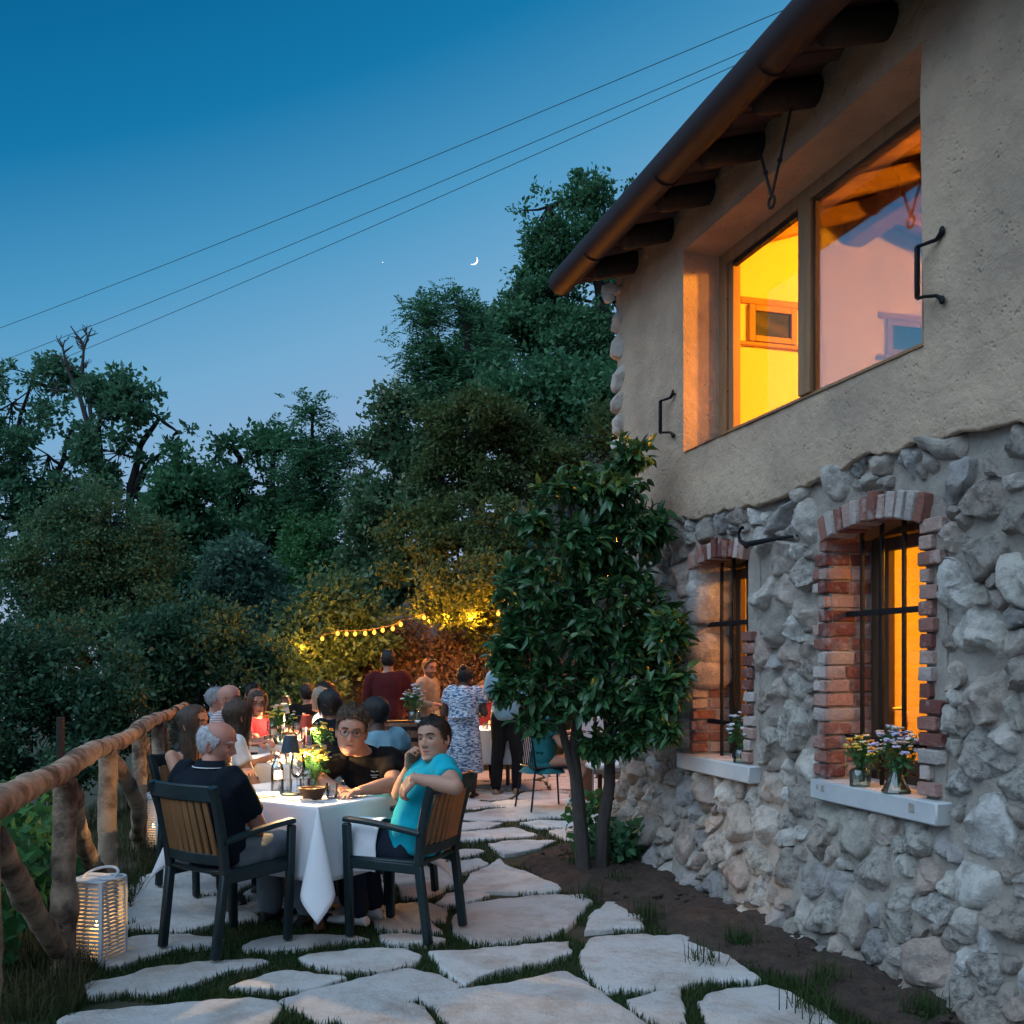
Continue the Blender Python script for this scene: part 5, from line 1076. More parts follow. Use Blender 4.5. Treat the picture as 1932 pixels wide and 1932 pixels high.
# ---------------------------------------------------------------- tables and cloths
m_cloth = M('white_linen', (.72,.72,.73), .9, (.66,.67,.69), 2, bump=.12, bscale=220)
m_tabletop = M('table_wood', (.10,.06,.035), .6)
def table(c, ang, la, lb, ov, label, clabel, seed, n=46):
    """table with a square cloth: la along local x, lb along local y"""
    o = thing('dining_table', label, 'table', (c[0], c[1], .012), ang, 'dining tables on the terrace')
    b = MB(); b.box(-la/2, la/2, -lb/2, lb/2, .70, .735, .006); b.build('tabletop', m_tabletop, o)
    for sx in (-1,1):
        for sy in (-1,1):
            b = MB(); b.bar((sx*(la/2-.17), sy*(lb/2-.17), 0),(sx*(la/2-.17), sy*(lb/2-.17), .70),.045,.045); b.build('leg', m_tabletop, o)
    def axis(l):
        a = l/2; e = np.array([.004,.012,.022,.035,.055,.08,.11,.15,.19,.23,.27,.31,.35,.39,.42,.45]); e = e[e < ov-.01]; e = np.append(e, ov)
        return np.concatenate([-(a+e[::-1]), np.linspace(-a, a, 16), a+e])
    S, T = np.meshgrid(axis(la), axis(lb), indexing='ij'); ax, ay = la/2, lb/2
    ex = np.clip(np.abs(S)-ax, 0, None); ey = np.clip(np.abs(T)-ay, 0, None); sx, sy = np.sign(S), np.sign(T)
    def hang(e): rr = .014; q = np.minimum(e, rr*1.57); return rr*np.sin(q/rr), rr*(1-np.cos(q/rr))+np.clip(e-rr*1.57, 0, None)
    hx, dx = hang(ex); hy, dy = hang(ey); X = np.clip(S, -ax, ax)+sx*hx; Y = np.clip(T, -ay, ay)+sy*hy; Z = -(dx+dy)
    rr = np.hypot(ex, ey); th = np.arctan2(ey, ex+1e-9); cor = (ex > 1e-6) & (ey > 1e-6)
    bul = rr*np.sin(2*th)*.42; per = rr*np.sin(4*th)*.20
    X = np.where(cor, sx*(ax+.012+bul*.707-per*.707), X); Y = np.where(cor, sy*(ay+.012+bul*.707+per*.707), Y); Z = np.where(cor, -rr*.985, Z)
    # soft waves along the hanging sides, growing towards the hem
    wx = fbm(np.stack([T.ravel()*3.2+seed, 0*T.ravel()+seed, S.ravel()*.3], -1), 1, 2, seed).reshape(S.shape); wy = fbm(np.stack([S.ravel()*3.2+seed+9, 0*S.ravel(), T.ravel()*.3], -1), 1, 2, seed+1).reshape(S.shape)
    X = X+np.where(~cor, sx*dx*(.06+.07*wx), 0); Y = Y+np.where(~cor, sy*dy*(.06+.07*wy), 0)
    Z = Z+.741+.0012*fbm(np.stack([S.ravel()*5, T.ravel()*5, 0*S.ravel()], -1), 1, 2, seed+3).reshape(S.shape)+np.where((np.abs(S) % .37 < .012) & (ex+ey == 0), .0012, 0)
    ni, nj = S.shape; ii, jj = np.meshgrid(np.arange(ni-1), np.arange(nj-1), indexing='ij'); ii = ii.ravel(); jj = jj.ravel()
    q = mk('tablecloth', np.stack([X, Y, np.maximum(Z, .01)], -1).reshape(-1,3), np.stack([ii*nj+jj, (ii+1)*nj+jj, (ii+1)*nj+jj+1, ii*nj+jj+1], -1), m_cloth, None, True, angle=None)
    sol = q.modifiers.new('thick', 'SOLIDIFY'); sol.thickness = .0025; sol.offset = -1
    q.location = o.location; q.rotation_euler = o.rotation_euler; tag(q, clabel, 'tablecloth', 'white tablecloths')
    return o
TA = math.atan2(.82, .57)
table((-1.072+.57*.4-.82*.55, 5.66+.82*.4+.57*.55), TA, .80, 1.10, .42, 'nearest dining table, under the cloth with the bread basket', 'white tablecloth of the nearest table, long corner fold hanging towards the camera', 3)
table((-1.83,8.45), R(62), .80, 1.10, .40, 'second dining table, carrying the red lamp', 'white tablecloth of the second table, beside the red lamp', 5)
table((-2.28,10.35), R(65), .80, 1.10, .40, 'third dining table, carrying the nearer white lamp', 'white tablecloth of the third table, in front of the woman in red', 7)
table((-2.85,13.0), R(65), .80, 1.0, .40, 'farthest dining table of the row, by the end of the fence', 'white tablecloth of the farthest table of the row', 9)
table((-.27,12.55), R(8), .85, .85, .42, 'dining table behind the woman in the patterned dress', 'white tablecloth behind the woman in the patterned dress', 11)
table((1.15,11.6), R(5), .75, .9, .42, 'dining table behind the citrus trunks', 'white tablecloth glimpsed between the citrus trunks', 13)
# ---------------------------------------------------------------- things on the tables
g_table = glassM('table_glass', refl=1.0, base=.17)
def shell(prof, t=.0014): return prof+[(max(r-t, .0006), z+(t if i == 0 else 0)) for i, (r, z) in list(enumerate(prof))[::-1]]
g_green = glassM('tinted_glass', tint=(.72,.85,.78), refl=.9, base=.08)
m_water = glassM('water', tint=(.90,.93,.95), refl=.7, base=.05)
m_steel = M('cutlery_steel', (.55,.55,.55), .25, metal=1)
TZ = .757
def onT(px, py, z=TZ): Y = (EYE-z)*F/(py-1250); return Vector(((px-966)/F*Y, Y, z))
def table_lamp(p, col, label, h=.36, e=3.2):
    o = thing('table_lamp', label, 'lamp', p, 0, 'cordless table lamps'); m = M('lamp_'+col[0], col[1], .5)
    b = MB(); b.lathe([(.055,0),(.055,.008),(.045,.013),(.006,.015)], 24); b.build('base', m, o)
    b = MB(); b.lathe([(.0055,.014),(.0055,h-.03)], 10); b.build('stem', m, o)
    b = MB(); b.lathe([(.055,h-.105),(.056,h-.104),(.036,h-.002),(.034,h-.003),(.0535,h-.102)], 28, cap=0); b.build('shade', m, o)
    b = MB(); b.lathe([(.0,h-.020),(.033,h-.019),(.033,h-.015),(.0,h-.014)], 20); b.build('light_disc', emitM('lamp_led', (1,.72,.36), 20) if 'lamp_led' not in MATS else MATS['lamp_led'], o)
    lamp('lamp_light', (.016,-.014,h-.100), (1,.60,.24), e*8.5, .010, o)
LNAVY = ('navy', (.018,.040,.062)); LRED = ('red', (.33,.045,.025)); LWHITE = ('white', (.62,.56,.50)); LOR = ('orange', (.55,.22,.05))
table_lamp(onT(548,1500), LNAVY, 'navy blue table lamp on the nearest table', .36, 4.6)
table_lamp((-1.71,8.5,TZ), LRED, 'red table lamp on the second table', .36, 3.6)
table_lamp((-2.37,10.65,TZ), LWHITE, 'white table lamp on the third table', .37, 3.6)
table_lamp((-2.89,13.15,TZ), LWHITE, 'white table lamp on the farthest table of the row', .36, 3.0)
table_lamp((-.52,12.35,TZ), LOR, 'orange table lamp glowing behind the woman in the patterned dress', .36, 4)
def wine_glass(p, label, s=1):
    o = thing('wine_glass', label, 'glass', p, 0, 'wine glasses')
    b = MB(); b.lathe([(.034*s,.0),(.033*s,.002),(.006*s,.006)], 24); b.build('foot', g_table, o)
    b = MB(); b.lathe([(.0045*s,.006),(.0035*s,.05*s),(.005*s,.085*s)], 12); b.build('stem', g_table, o)
    b = MB(); b.lathe(shell([(.006*s,.084*s),(.022*s,.092*s),(.035*s,.115*s),(.040*s,.142*s),(.038*s,.17*s),(.032*s,.205*s)]), 28, cap=0); b.build('bowl', g_table, o)
def tumbler(p, label, s=1, fill=.45):
    o = thing('tumbler', label, 'glass', p, 0, 'water tumblers')
    b = MB(); b.lathe([(.031*s,.001),(.033*s,.004),(.035*s,.085*s),(.033*s,.085*s),(.030*s,.010),(.0,.009)], 28); b.build('glass', g_table, o)
    b = MB(); b.lathe([(.0,.011),(.0295*s,.011),(.031*s,.085*s*fill),(.0,.085*s*fill)], 24); b.build('water', m_water, o)
def bottle(p, label, h=.25, r=.037, lab=True):
    o = thing('water_bottle', label, 'bottle', p, 0, 'glass water bottles')
    b = MB(); b.lathe(shell([(.002,.0),(r*.92,.0),(r,.006),(r,h*.60),(r*.85,h*.70),(r*.42,h*.78),(r*.38,h*.90),(r*.46,h*.91),(r*.46,h*.95)], .002), 28, cap=0); b.build('glass', g_table, o)
    b = MB(); b.lathe([(r*.44,h*.93),(r*.44,h),(0,h)], 18); b.build('cap', M('bottle_cap', (.55,.5,.42), .4, metal=.5), o)
    b = MB(); b.lathe([(0,.006),(r*.95,.006),(r*.95,h*.33),(0,h*.33)], 24); b.build('water', m_water, o)
    if lab:
        b = MB(); n = 10; V = []; 
        for z in (h*.36, h*.57):
            for i in range(n+1): a = -1.9+1.6*i/n; V.append((r*1.012*math.cos(a), r*1.012*math.sin(a), z))
        b.add(V, [(i, i+1, n+2+i, n+1+i) for i in range(n)]); b.build('paper_label', M('paper', (.75,.70,.60), .8), o)
def bouquet(p, label, s=1, cols='y', nst=26, seed=1, vase='round', spreadz=.17, nl=190):
    r = np.random.default_rng(seed); o = thing('flower_vase', label, 'flowers', p, 0, 'vases of wild flowers')
    b = MB()
    if vase == 'round': b.lathe([(.026*s,.0),(.042*s,.012*s),(.048*s,.036*s),(.040*s,.062*s),(.020*s,.078*s),(.019*s,.092*s),(.024*s,.098*s)], 24, cap=1)
    elif vase == 'jar': b.lathe([(.045*s,0),(.048*s,.006*s),(.048*s,.072*s),(.040*s,.082*s),(.018*s,.090*s),(.018*s,.105*s),(.022*s,.108*s)], 24, cap=1)
    else: b.lathe([(.052*s,0),(.058*s,.006*s),(.050*s,.02*s),(.024*s,.075*s),(.018*s,.10*s),(.028*s,.125*s)], 20, cap=1)
    b.build('vase', g_green, o)
    tips = []; b = MB()
    for k in range(nst):
        a = r.uniform(0, 2*math.pi); q = r.random()**.6*.085*s; z = (.10+spreadz*(1-.4*(q/(.085*s))**2)*r.uniform(.6,1.05))*s; t = Vector((q*math.cos(a)*1.15, q*math.sin(a)*1.15, z)); tips.append(t)
        b.tube([(0.2*t.x*.3,.2*t.y*.3,.02*s),(t.x*.35,t.y*.35,z*.6),t], .0012*s, 4, cap=False)
    tag(b.build('stems', m_fresh, o), kind='stuff')
    n = nl; A = np.array([tips[i] for i in r.integers(0, nst, n)])*np.array([.85,.85,1])-np.array([0,0,1])*(r.random(n)*.10*s)[:,None]; d = unit(r.normal(0,1,(n,3))+np.array([0,0,.3])); V, Fc = leaf_quads(A, d, r.uniform(.018,.045,n)*s, .42, r); tag(mk('leaves', V, Fc, m_fresh, o, angle=None), kind='stuff')
    pal = {'y': [((.75,.52,.05),.011),((.80,.72,.55),.008),((.70,.28,.06),.010),((.75,.68,.2),.010)], 'w': [((.75,.74,.70),.009),((.55,.42,.50),.008),((.5,.5,.62),.010)], 'm': [((.52,.46,.60),.013),((.60,.40,.30),.010),((.75,.70,.60),.007),((.42,.42,.60),.010)]}[cols]
    hd = []
    for k, t in enumerate(tips):
        c, sz = pal[k % len(pal)]; sz = sz*s*r.uniform(1.0,2.0); b = MB(); N_ = 7
        for i in range(N_):
            a = 2*math.pi*i/N_; b.ell(t+Vector((math.cos(a)*sz*.65, math.sin(a)*sz*.65, r.uniform(-.2,.35)*sz)), (sz*.42,sz*.42,sz*.22), 6, 4)
        b.ell(t+Vector((0,0,sz*.15)), (sz*.4,sz*.4,sz*.3), 6, 4); b.build('flower', M('petal_%s%d' % (cols, k % len(pal)), c, .7), o)
def basket(p, label, s=1):
    o = thing('bread_basket', label, 'basket', p, 0, 'woven baskets'); m = M('woven_cane', (.085,.050,.030), .8, (.05,.03,.02), 40)
    b = MB()
    for k in range(8):
        t = k/7; rr = (.052+.022*t)*s; b.tube([(rr*math.cos(a)+.0015*math.sin(14*a+k*3.1), rr*math.sin(a), (.008+.056*t)*s) for a in np.linspace(0, 2*math.pi, 33)], .0058*s, 6, cap=False)
    b.build('weave', m, o); b = MB(); b.lathe([(0,.004),(.052*s,.004),(.055*s,.012),(0,.012)], 20); b.build('bottom', m, o)
    for k, (x, y) in enumerate([(.015,.01),(-.025,.0),(.0,-.03)]):
        b = MB(); b.ell((x*s,y*s,.042*s), (.030*s,.024*s,.020*s), 12, 8); b.build('bread_roll', M('bread', (.55,.36,.18), .8, (.40,.22,.09), 12), o)
def cutlery(p, rz, kind, label):
    o = thing(kind, label, kind.replace('_',' '), p, rz, 'cutlery'); b = MB()
    if kind == 'knife': b.bar((0,0,.003),(0,.10,.003),.012,.005,up=(1,0,0)); b.build('handle', m_steel, o); b = MB(); b.bar((0,.10,.003),(0,.205,.003),.0016,.017,up=(0,0,1)); b.build('blade', m_steel, o)
    else:
        b.bar((0,0,.003),(0,.12,.004),.009,.003,up=(1,0,0)); b.bar((0,.12,.004),(0,.15,.008),.020,.002,up=(0,0,1)); b.build('handle', m_steel, o)
        for x in (-.008,-.0027,.0027,.008): b = MB(); b.bar((x,.15,.008),(x,.195,.011),.0025,.0025); b.build('tine', m_steel, o)
def napkin(p, rz, label, w=.09, l=.18):
    b = MB(); b.cbox((0,0,.007), (w/2,l/2,.006), .004); b.cbox((.004,.003,.017), (w/2-.004,l/2-.004,.004), .003); V = b.V; o = b.build('folded_napkin', m_cloth); o.location = p; o.rotation_euler = (0,0,rz); tag(o, label, 'napkin', 'folded napkins')
basket(onT(589,1508), 'dark woven bread basket at the near corner of the nearest table')
bottle(onT(523,1497), 'clear water bottle left of the navy lamp')
bottle(onT(612,1486), 'water bottle behind the flowers on the nearest table', .27, .034, True)
wine_glass(onT(561,1499), 'wine glass just right of the navy lamp stem', 1.18); wine_glass(onT(624,1489), 'wine glass in front of the boy in the black shirt', 1.18)
wine_glass(onT(573,1482), 'wine glass behind the navy lamp on the nearest table', 1.15)
tumbler(onT(626,1505), 'water tumbler nearest the boy on the nearest table'); tumbler(onT(541,1496), 'tumbler beside the navy lamp stem', .95, .2); tumbler(onT(575,1494), 'tumbler left of the flower vase', .95, .3); tumbler(onT(580,1484), 'tumbler behind the flower vase of the nearest table', .95, .3)
bouquet(onT(593,1493), 'round vase of yellow and orange wild flowers on the nearest table', 1.08, 'y', 56, 4, 'round', .17, 130)
cutlery(onT(690,1503), R(-70), 'knife', 'knife at the right edge of the nearest table'); cutlery(onT(672,1497), R(-65), 'fork', 'fork beside the boy\'s arm on the nearest table'); cutlery(onT(562,1512), R(60), 'fork', 'fork left of the bread basket'); cutlery(onT(612,1514), R(55), 'knife', 'knife right of the bread basket')
napkin(onT(497,1503), R(-35), 'folded white napkin in front of the grey haired man'); napkin(onT(655,1500), R(20), 'folded white napkin in front of the boy', .05, .16)
# further tables
bouquet((-2.25,9.95,TZ), 'big vase of orange and yellow flowers on the third table', 1.5, 'y', 34, 5); bouquet((-1.62,8.62,TZ), 'vase of pale flowers behind the red lamp', 1.1, 'y', 22, 6)
bottle((-2.32,9.95,TZ), 'water bottle on the third table left of its flowers', .26); bottle((-1.35,8.35,TZ), 'tall water bottle in front of the woman in navy', .28, .036); bottle((-2.15,10.6,TZ), 'water bottle right of the white lamp', .27)
wine_glass((-2.07,9.85,TZ), 'wine glass right of the flowers on the third table', 1.05); wine_glass((-1.62,8.15,TZ), 'wine glass right of the red lamp', 1.05); wine_glass((-2.38,10.1,TZ), 'wine glass by the woman in red', 1.05)
tumbler((-2.35,9.85,TZ), 'tumbler at the front edge of the third table'); tumbler((-1.9,8.2,TZ), 'tumbler on the second table'); tumbler((-1.75,8.05,TZ), 'second tumbler on the second table', 1, .3); tumbler((-1.48,8.25,TZ), 'tumbler at the right end of the second table', 1, .3)
napkin((-2.05,8.25,TZ), R(40), 'folded white napkin at the left end of the second table'); napkin((-2.2,9.9,TZ), R(30), 'folded white napkin on the third table')
basket((-.10,12.35,TZ), 'pale basket on the table behind the patterned dress', 1.1); bouquet((-.62,12.4,TZ), 'flowers lit yellow by the orange lamp', 1.2, 'y', 18, 8); tumbler((-.32,12.25,TZ), 'tumbler on the table behind the patterned dress')
# ---------------------------------------------------------------- barrel with trays and a green bouquet
def barrel(p, label):
    o = thing('wine_barrel', label, 'barrel', p); m = M('oak_stave', (.16,.085,.045), .7, (.10,.05,.03), 3, stretch=(6,6,.6), bump=.3, bscale=15, rnd=.15); n = 20; H = .93
    prof = [(0,.255),(.12,.285),(.3,.315),(.5,.325),(.7,.315),(.88,.285),(1,.255)]; first = None
    for k in range(n):
        a0 = -math.pi/n*.96; b = MB(); V = []
        for t, rr in prof:
            for a in (a0, -a0): V.append((rr*math.cos(a), rr*math.sin(a), t*H))
            for a in (-a0, a0): V.append(((rr-.025)*math.cos(a), (rr-.025)*math.sin(a), t*H))
        L = len(prof); Fc = [(i*4+j, i*4+(j+1)%4, (i+1)*4+(j+1)%4, (i+1)*4+j) for i in range(L-1) for j in range(4)]+[(3,2,1,0),((L-1)*4,(L-1)*4+1,(L-1)*4+2,(L-1)*4+3)]
        if first is None: b.add(V, Fc); first = b.build('stave', m, o)
        else: inst(first, 'stave', o, None, (0,0,2*math.pi*k/n))
    for z in (.04,.16,.30,.63,.77,.88):
        rr = np.interp(z/H, [q[0] for q in prof], [q[1] for q in prof]); b = MB(); b.lathe([(rr-.004,z-.02),(rr+.005,z-.02),(rr+.005,z+.02),(rr-.004,z+.02)], 32); b.build('hoop', m_iron, o)
    b = MB(); b.lathe([(0,.90),(.235,.90),(.235,.915),(0,.915)], 28); b.build('head', m, o)
barrel((-1.08,10.65,.0), 'oak wine barrel with iron hoops right of the man in pale blue')
b = MB(); b.cbox((0,0,.012),(.17,.12,.010),.004); t_ = b.build('serving_tray', M('black_tray', (.015,.015,.017), .4)); t_.location = (-1.17,10.6,.93); tag(t_, 'black tray lying on the barrel', 'tray')
napkin((-.93,10.58,.93), R(80), 'folded white napkins on the barrel', .10, .2)
bouquet((-1.03,10.78,.93), 'leafy green and white bouquet on the barrel', 1.35, 'w', 34, 9, 'jar', .19)
# windowsill vases
bouquet(hw(3.245,-.005,.908), 'squat glass jar of yellow flowers on the right hand window sill', 1.1, 'y', 40, 11, 'jar', .14, 140)
bouquet(hw(3.53,-.0,.908), 'flared glass vase of mauve flowers on the right hand window sill', 1.22, 'm', 64, 12, 'flared', .17, 160)
bouquet(hw(1.96,.02,.908), 'small jar of pale flowers on the sill of the smaller window', 1.1, 'w', 30, 13, 'jar', .19, 120)
# metal chair, bench, rail beyond the citrus tree
mc = thing('metal_chair', 'dark metal tube chair behind the citrus tree', 'chair', (.36,10.75,.02), R(-70)); m_tube = M('dark_metal_tube', (.015,.018,.02), .45, metal=.4)
b = MB()
for s in (-1,1):
    for (y0, y1) in ((.20,.24),(-.20,-.26)):
        b = MB(); b.tube([(s*.20,y0,.44),(s*.235,y1,0)], .011, 8); b.build('leg', m_tube, mc)
b = MB(); b.cbox((0,0,.445),(.22,.22,.012),.01); b.build('seat', m_tube, mc)
b = MB(); b.tube([(-.21,-.2,.44),(-.22,-.26,.84),(.22,-.26,.84),(.21,-.2,.44)], .011, 8); b.build('back_frame', m_tube, mc)
for k in range(6): b = MB(); x = -.15+.06*k; b.tube([(x,-.205,.46),(x,-.258,.83)], .006, 6); b.build('back_rod', m_tube, mc)
wb = thing('white_chair', 'white cushioned chair with thin metal legs beside the house corner', 'chair', (1.02,10.75,.02), R(12))
b = MB(); b.cbox((0,0,.46),(.26,.24,.03),.02); b.build('cushion', M('white_cushion', (.66,.63,.62), .9), wb); b = MB(); b.cbox((0,.24,.72),(.26,.025,.24),.02); b.build('backrest', MATS['white_cushion'], wb)
for sx in (-1,1):
    for sy in (-1,1): b = MB(); b.tube([(sx*.24,sy*.21,.43),(sx*.25,sy*.22,0)], .010, 8); b.build('leg', m_steel, wb)
rl = thing('wooden_railing', 'low reddish wooden railing behind the seated guests', 'railing', (-2.4,15.0,0))
m_red = M('reddish_rail', (.14,.05,.035), .7)
b = MB(); b.bar((0,0,.80),(2.2,-.3,.80),.06,.05,up=(0,1,0)); b.build('rail', m_red, rl)
for k in range(4): b = MB(); b.bar((.05+k*.7,-.1*k,-.1),(.05+k*.7,-.1*k,.79),.06,.05); b.build('post', m_red, rl)
# ================================================================== PEOPLE
m_skin = M('skin', (.5,.3,.22), .52, vcol='Col', spec=.35)
def remesh(mb, vox, it=3):
    me = bpy.data.meshes.new('tmp'); me.from_pydata(np.concatenate(mb.V).tolist(), [], mb.F); o = bpy.data.objects.new('tmp', me); COL.objects.link(o)
    m = o.modifiers.new('r', 'REMESH'); m.mode = 'VOXEL'; m.voxel_size = vox; m.adaptivity = 0
    if it: s = o.modifiers.new('s', 'SMOOTH'); s.iterations = it; s.factor = .5
    dg = bpy.context.evaluated_depsgraph_get(); e = o.evaluated_get(dg); q = e.to_mesh()
    V = np.empty(len(q.vertices)*3); q.vertices.foreach_get('co', V); N = np.empty(len(q.vertices)*3); q.vertices.foreach_get('normal', N); Fc = np.empty(len(q.polygons)*4, dtype=np.int32)
    Fl = [list(p.vertices) for p in q.polygons]; e.to_mesh_clear(); bpy.data.objects.remove(o); bpy.data.meshes.remove(me)
    return V.reshape(-1,3), Fl, N.reshape(-1,3)
HZ = np.array([-.120,-.108,-.088,-.062,-.036,-.010,.015,.040,.070,.095,.112,.1185])
HF = np.array([.052,.078,.083,.081,.084,.086,.084,.089,.083,.061,.030,.001]); HB = np.array([-.010,.008,.022,.050,.074,.091,.100,.101,.089,.062,.030,.001]); HW = np.array([.022,.038,.052,.0605,.0665,.0715,.0745,.0755,.0685,.051,.025,.001])
def cr_interp(z, xs, ys):   # smooth interpolation
    i = np.clip(np.searchsorted(xs, z)-1, 0, len(xs)-2); d = np.gradient(ys, xs); h = xs[i+1]-xs[i]; t = (z-xs[i])/h
    return (2*t**3-3*t**2+1)*ys[i]+(t**3-2*t**2+t)*h*d[i]+(-2*t**3+3*t**2)*ys[i+1]+(t**3-t**2)*h*d[i+1]
def head_grid(nu=88, nv=70, fat=0, age=0, fem=0):
    v = np.linspace(0, 1, nv); z = -.120+.2385*(.5-.5*np.cos(np.pi*(v*.94+.03)))
    z = (z-z.min())/(z.max()-z.min())*.2385-.120
    u = np.linspace(0, 2*np.pi, nu, endpoint=False); u = u-.45*np.sin(u)*.8     # denser at the face
    Z, A = np.meshgrid(z, u, indexing='ij'); f = cr_interp(Z, HZ, HF); b = cr_interp(Z, HZ, HB); w = cr_interp(Z, HZ, HW)
    w = w*(1+fat*np.exp(-((Z+.06)/.05)**2))
    c, s = np.cos(A), np.sin(A); X = w*np.sign(s)*np.abs(s)**.92; Y = np.where(c > 0, f*np.abs(c)**.84, -b*np.abs(c)**.95)
    g = lambda x0, z0, sx, sz: np.exp(-((np.abs(X)-x0)/sx)**2-((Z-z0)/sz)**2)
    fr = (Y > 0)
    D = 0*X; k = np.clip((.026-Z)/.054, 0, 1); ridge = np.where(Z < -.028, np.clip(1-(-.028-Z)/.014, 0, 1), 1)
    D += fr*(.003+.021*k)*ridge*np.where(Z > .03, 0, 1)*np.exp(-(X/(.0065+.0055*k))**2)
    D += fr*.009*np.exp(-((np.abs(X)-.013)/.006)**2-((Z+.031)/.008)**2)
    D -= fr*.0105*g(.032, .010, .015, .011); D += fr*.0045*np.exp(-((Z-.032)/.009)**2)*np.exp(-(X/.05)**4)
    D += fr*.004*g(.046, -.022, .018, .018)*(1+.6*fat*8); D += fr*.0050*np.exp(-(X/.021)**2)*(np.exp(-((Z+.0565)/.006)**2)+1.1*np.exp(-((Z+.0705)/.0065)**2)); D -= fr*.0045*np.exp(-(X/.024)**2)*np.exp(-((Z+.0632)/.0028)**2)
    D += fr*.007*np.exp(-(X/.020)**2-((Z+.100)/.014)**2)*(1-.4*fem); D -= fr*.0035*np.exp(-(X/.03)**2-((Z+.083)/.007)**2)
    if age: D -= fr*age*.003*np.exp(-((np.abs(X)-(.026+.25*np.clip(-.03-Z,0,.06)))/.0035)**2)*np.exp(-((Z+.052)/.022)**2); D -= fr*age*.0025*g(.034,-.006,.014,.005)
    Y = Y+D
    return X, Y, Z, A
def skin_cols(X, Y, Z, tone, lips=.55, stub=None, rosy=.12):
    n = X.shape; C = np.ones(n+(4,)); C[...,:3] = np.array(tone); fr = Y > .03
    L = fr*np.exp(-(X/.023)**4)*np.exp(-((Z+.064)/.0095)**4); lip = np.array(tone)*np.array([.85,.42,.42]); C[...,:3] = C[...,:3]*(1-lips*L[...,None])+lip*lips*L[...,None]
    rz = fr*(np.exp(-((np.abs(X)-.045)/.018)**2-((Z+.03)/.02)**2)+.8*np.exp(-(X/.013)**2-((Z+.028)/.014)**2)); C[...,:3] *= (1+rosy*rz[...,None]*np.array([.25,-.55,-.55]))
    ln = fr*np.exp(-(X/.022)**4)*np.exp(-((Z+.0632)/.0022)**2); C[...,:3] *= (1-.78*ln[...,None])
    nos = fr*np.exp(-((np.abs(X)-.0085)/.0035)**2-((Z+.0395)/.0028)**2); C[...,:3] *= (1-.65*nos[...,None])
    if stub is not None:
        B = np.clip(np.exp(-((np.abs(X)*.4)/.05)**2)*(Z < -.035)*np.clip((-.035-Z)/.012, 0, 1)*(Y > -.01)-L*.9, 0, 1); mus = fr*np.exp(-(X/.028)**4)*np.exp(-((Z+.048)/.006)**2); B = np.clip(B+mus, 0, 1)*stub[1]; C[...,:3] = C[...,:3]*(1-B[...,None])+np.array(stub[0])*B[...,None]
    return C
def grid_faces(nv, nu): return [(i*nu+j, i*nu+(j+1)%nu, (i+1)*nu+(j+1)%nu, (i+1)*nu+j) for i in range(nv-1) for j in range(nu)]+[tuple(range(nu-1,-1,-1)), tuple(range((nv-1)*nu, nv*nu))]
def ear(sd):
    b = MB(); n = 18; m = 10; V = []
    for i in range(m+1):
        t = math.pi*i/m-math.pi/2
        for j in range(n):
            a = 2*math.pi*j/n; x = .010*math.sin(t); rr = math.cos(t)**.6; y = .018*rr*math.cos(a)*(1+.15*math.sin(a)); z = .032*rr*math.sin(a)
            if x > 0: x -= .0075*math.exp(-(y/.011)**2-((z+.002)/.018)**2)
            V.append((x, y, z))
    V = np.array(V); F_ = grid_faces(m+1, n); rot = np.array(Matrix.Rotation(R(24), 3, 'Z')); V = V@rot.T; V[:,0] *= 1; V = V+np.array([.0765,-.006,-.004]); V[:,0] *= sd
    return V, (F_ if sd > 0 else [f[::-1] for f in F_])
HAIRLINE = ([0,.5,.8,1.05,1.25,1.5,1.75,2.2,2.7,3.2],[.074,.073,.066,.045,.012,-.018,-.022,-.055,-.066,-.068])
def surf(ang, z, off=0):
    ang = np.asarray(ang, float); z = np.asarray(z, float); zc = np.clip(z, -.119, .118); f = cr_interp(zc, HZ, HF); b = cr_interp(zc, HZ, HB); w = cr_interp(zc, HZ, HW); c, s = np.cos(ang), np.sin(ang)
    x = (w+off)*np.sign(s)*np.abs(s)**.92; y = np.where(c > 0, (f+off)*np.abs(c)**.84, -(b+off)*np.abs(c)**.95); return np.stack([x, y, z+off*np.clip((z-.06)/.05, 0, 1)], -1)
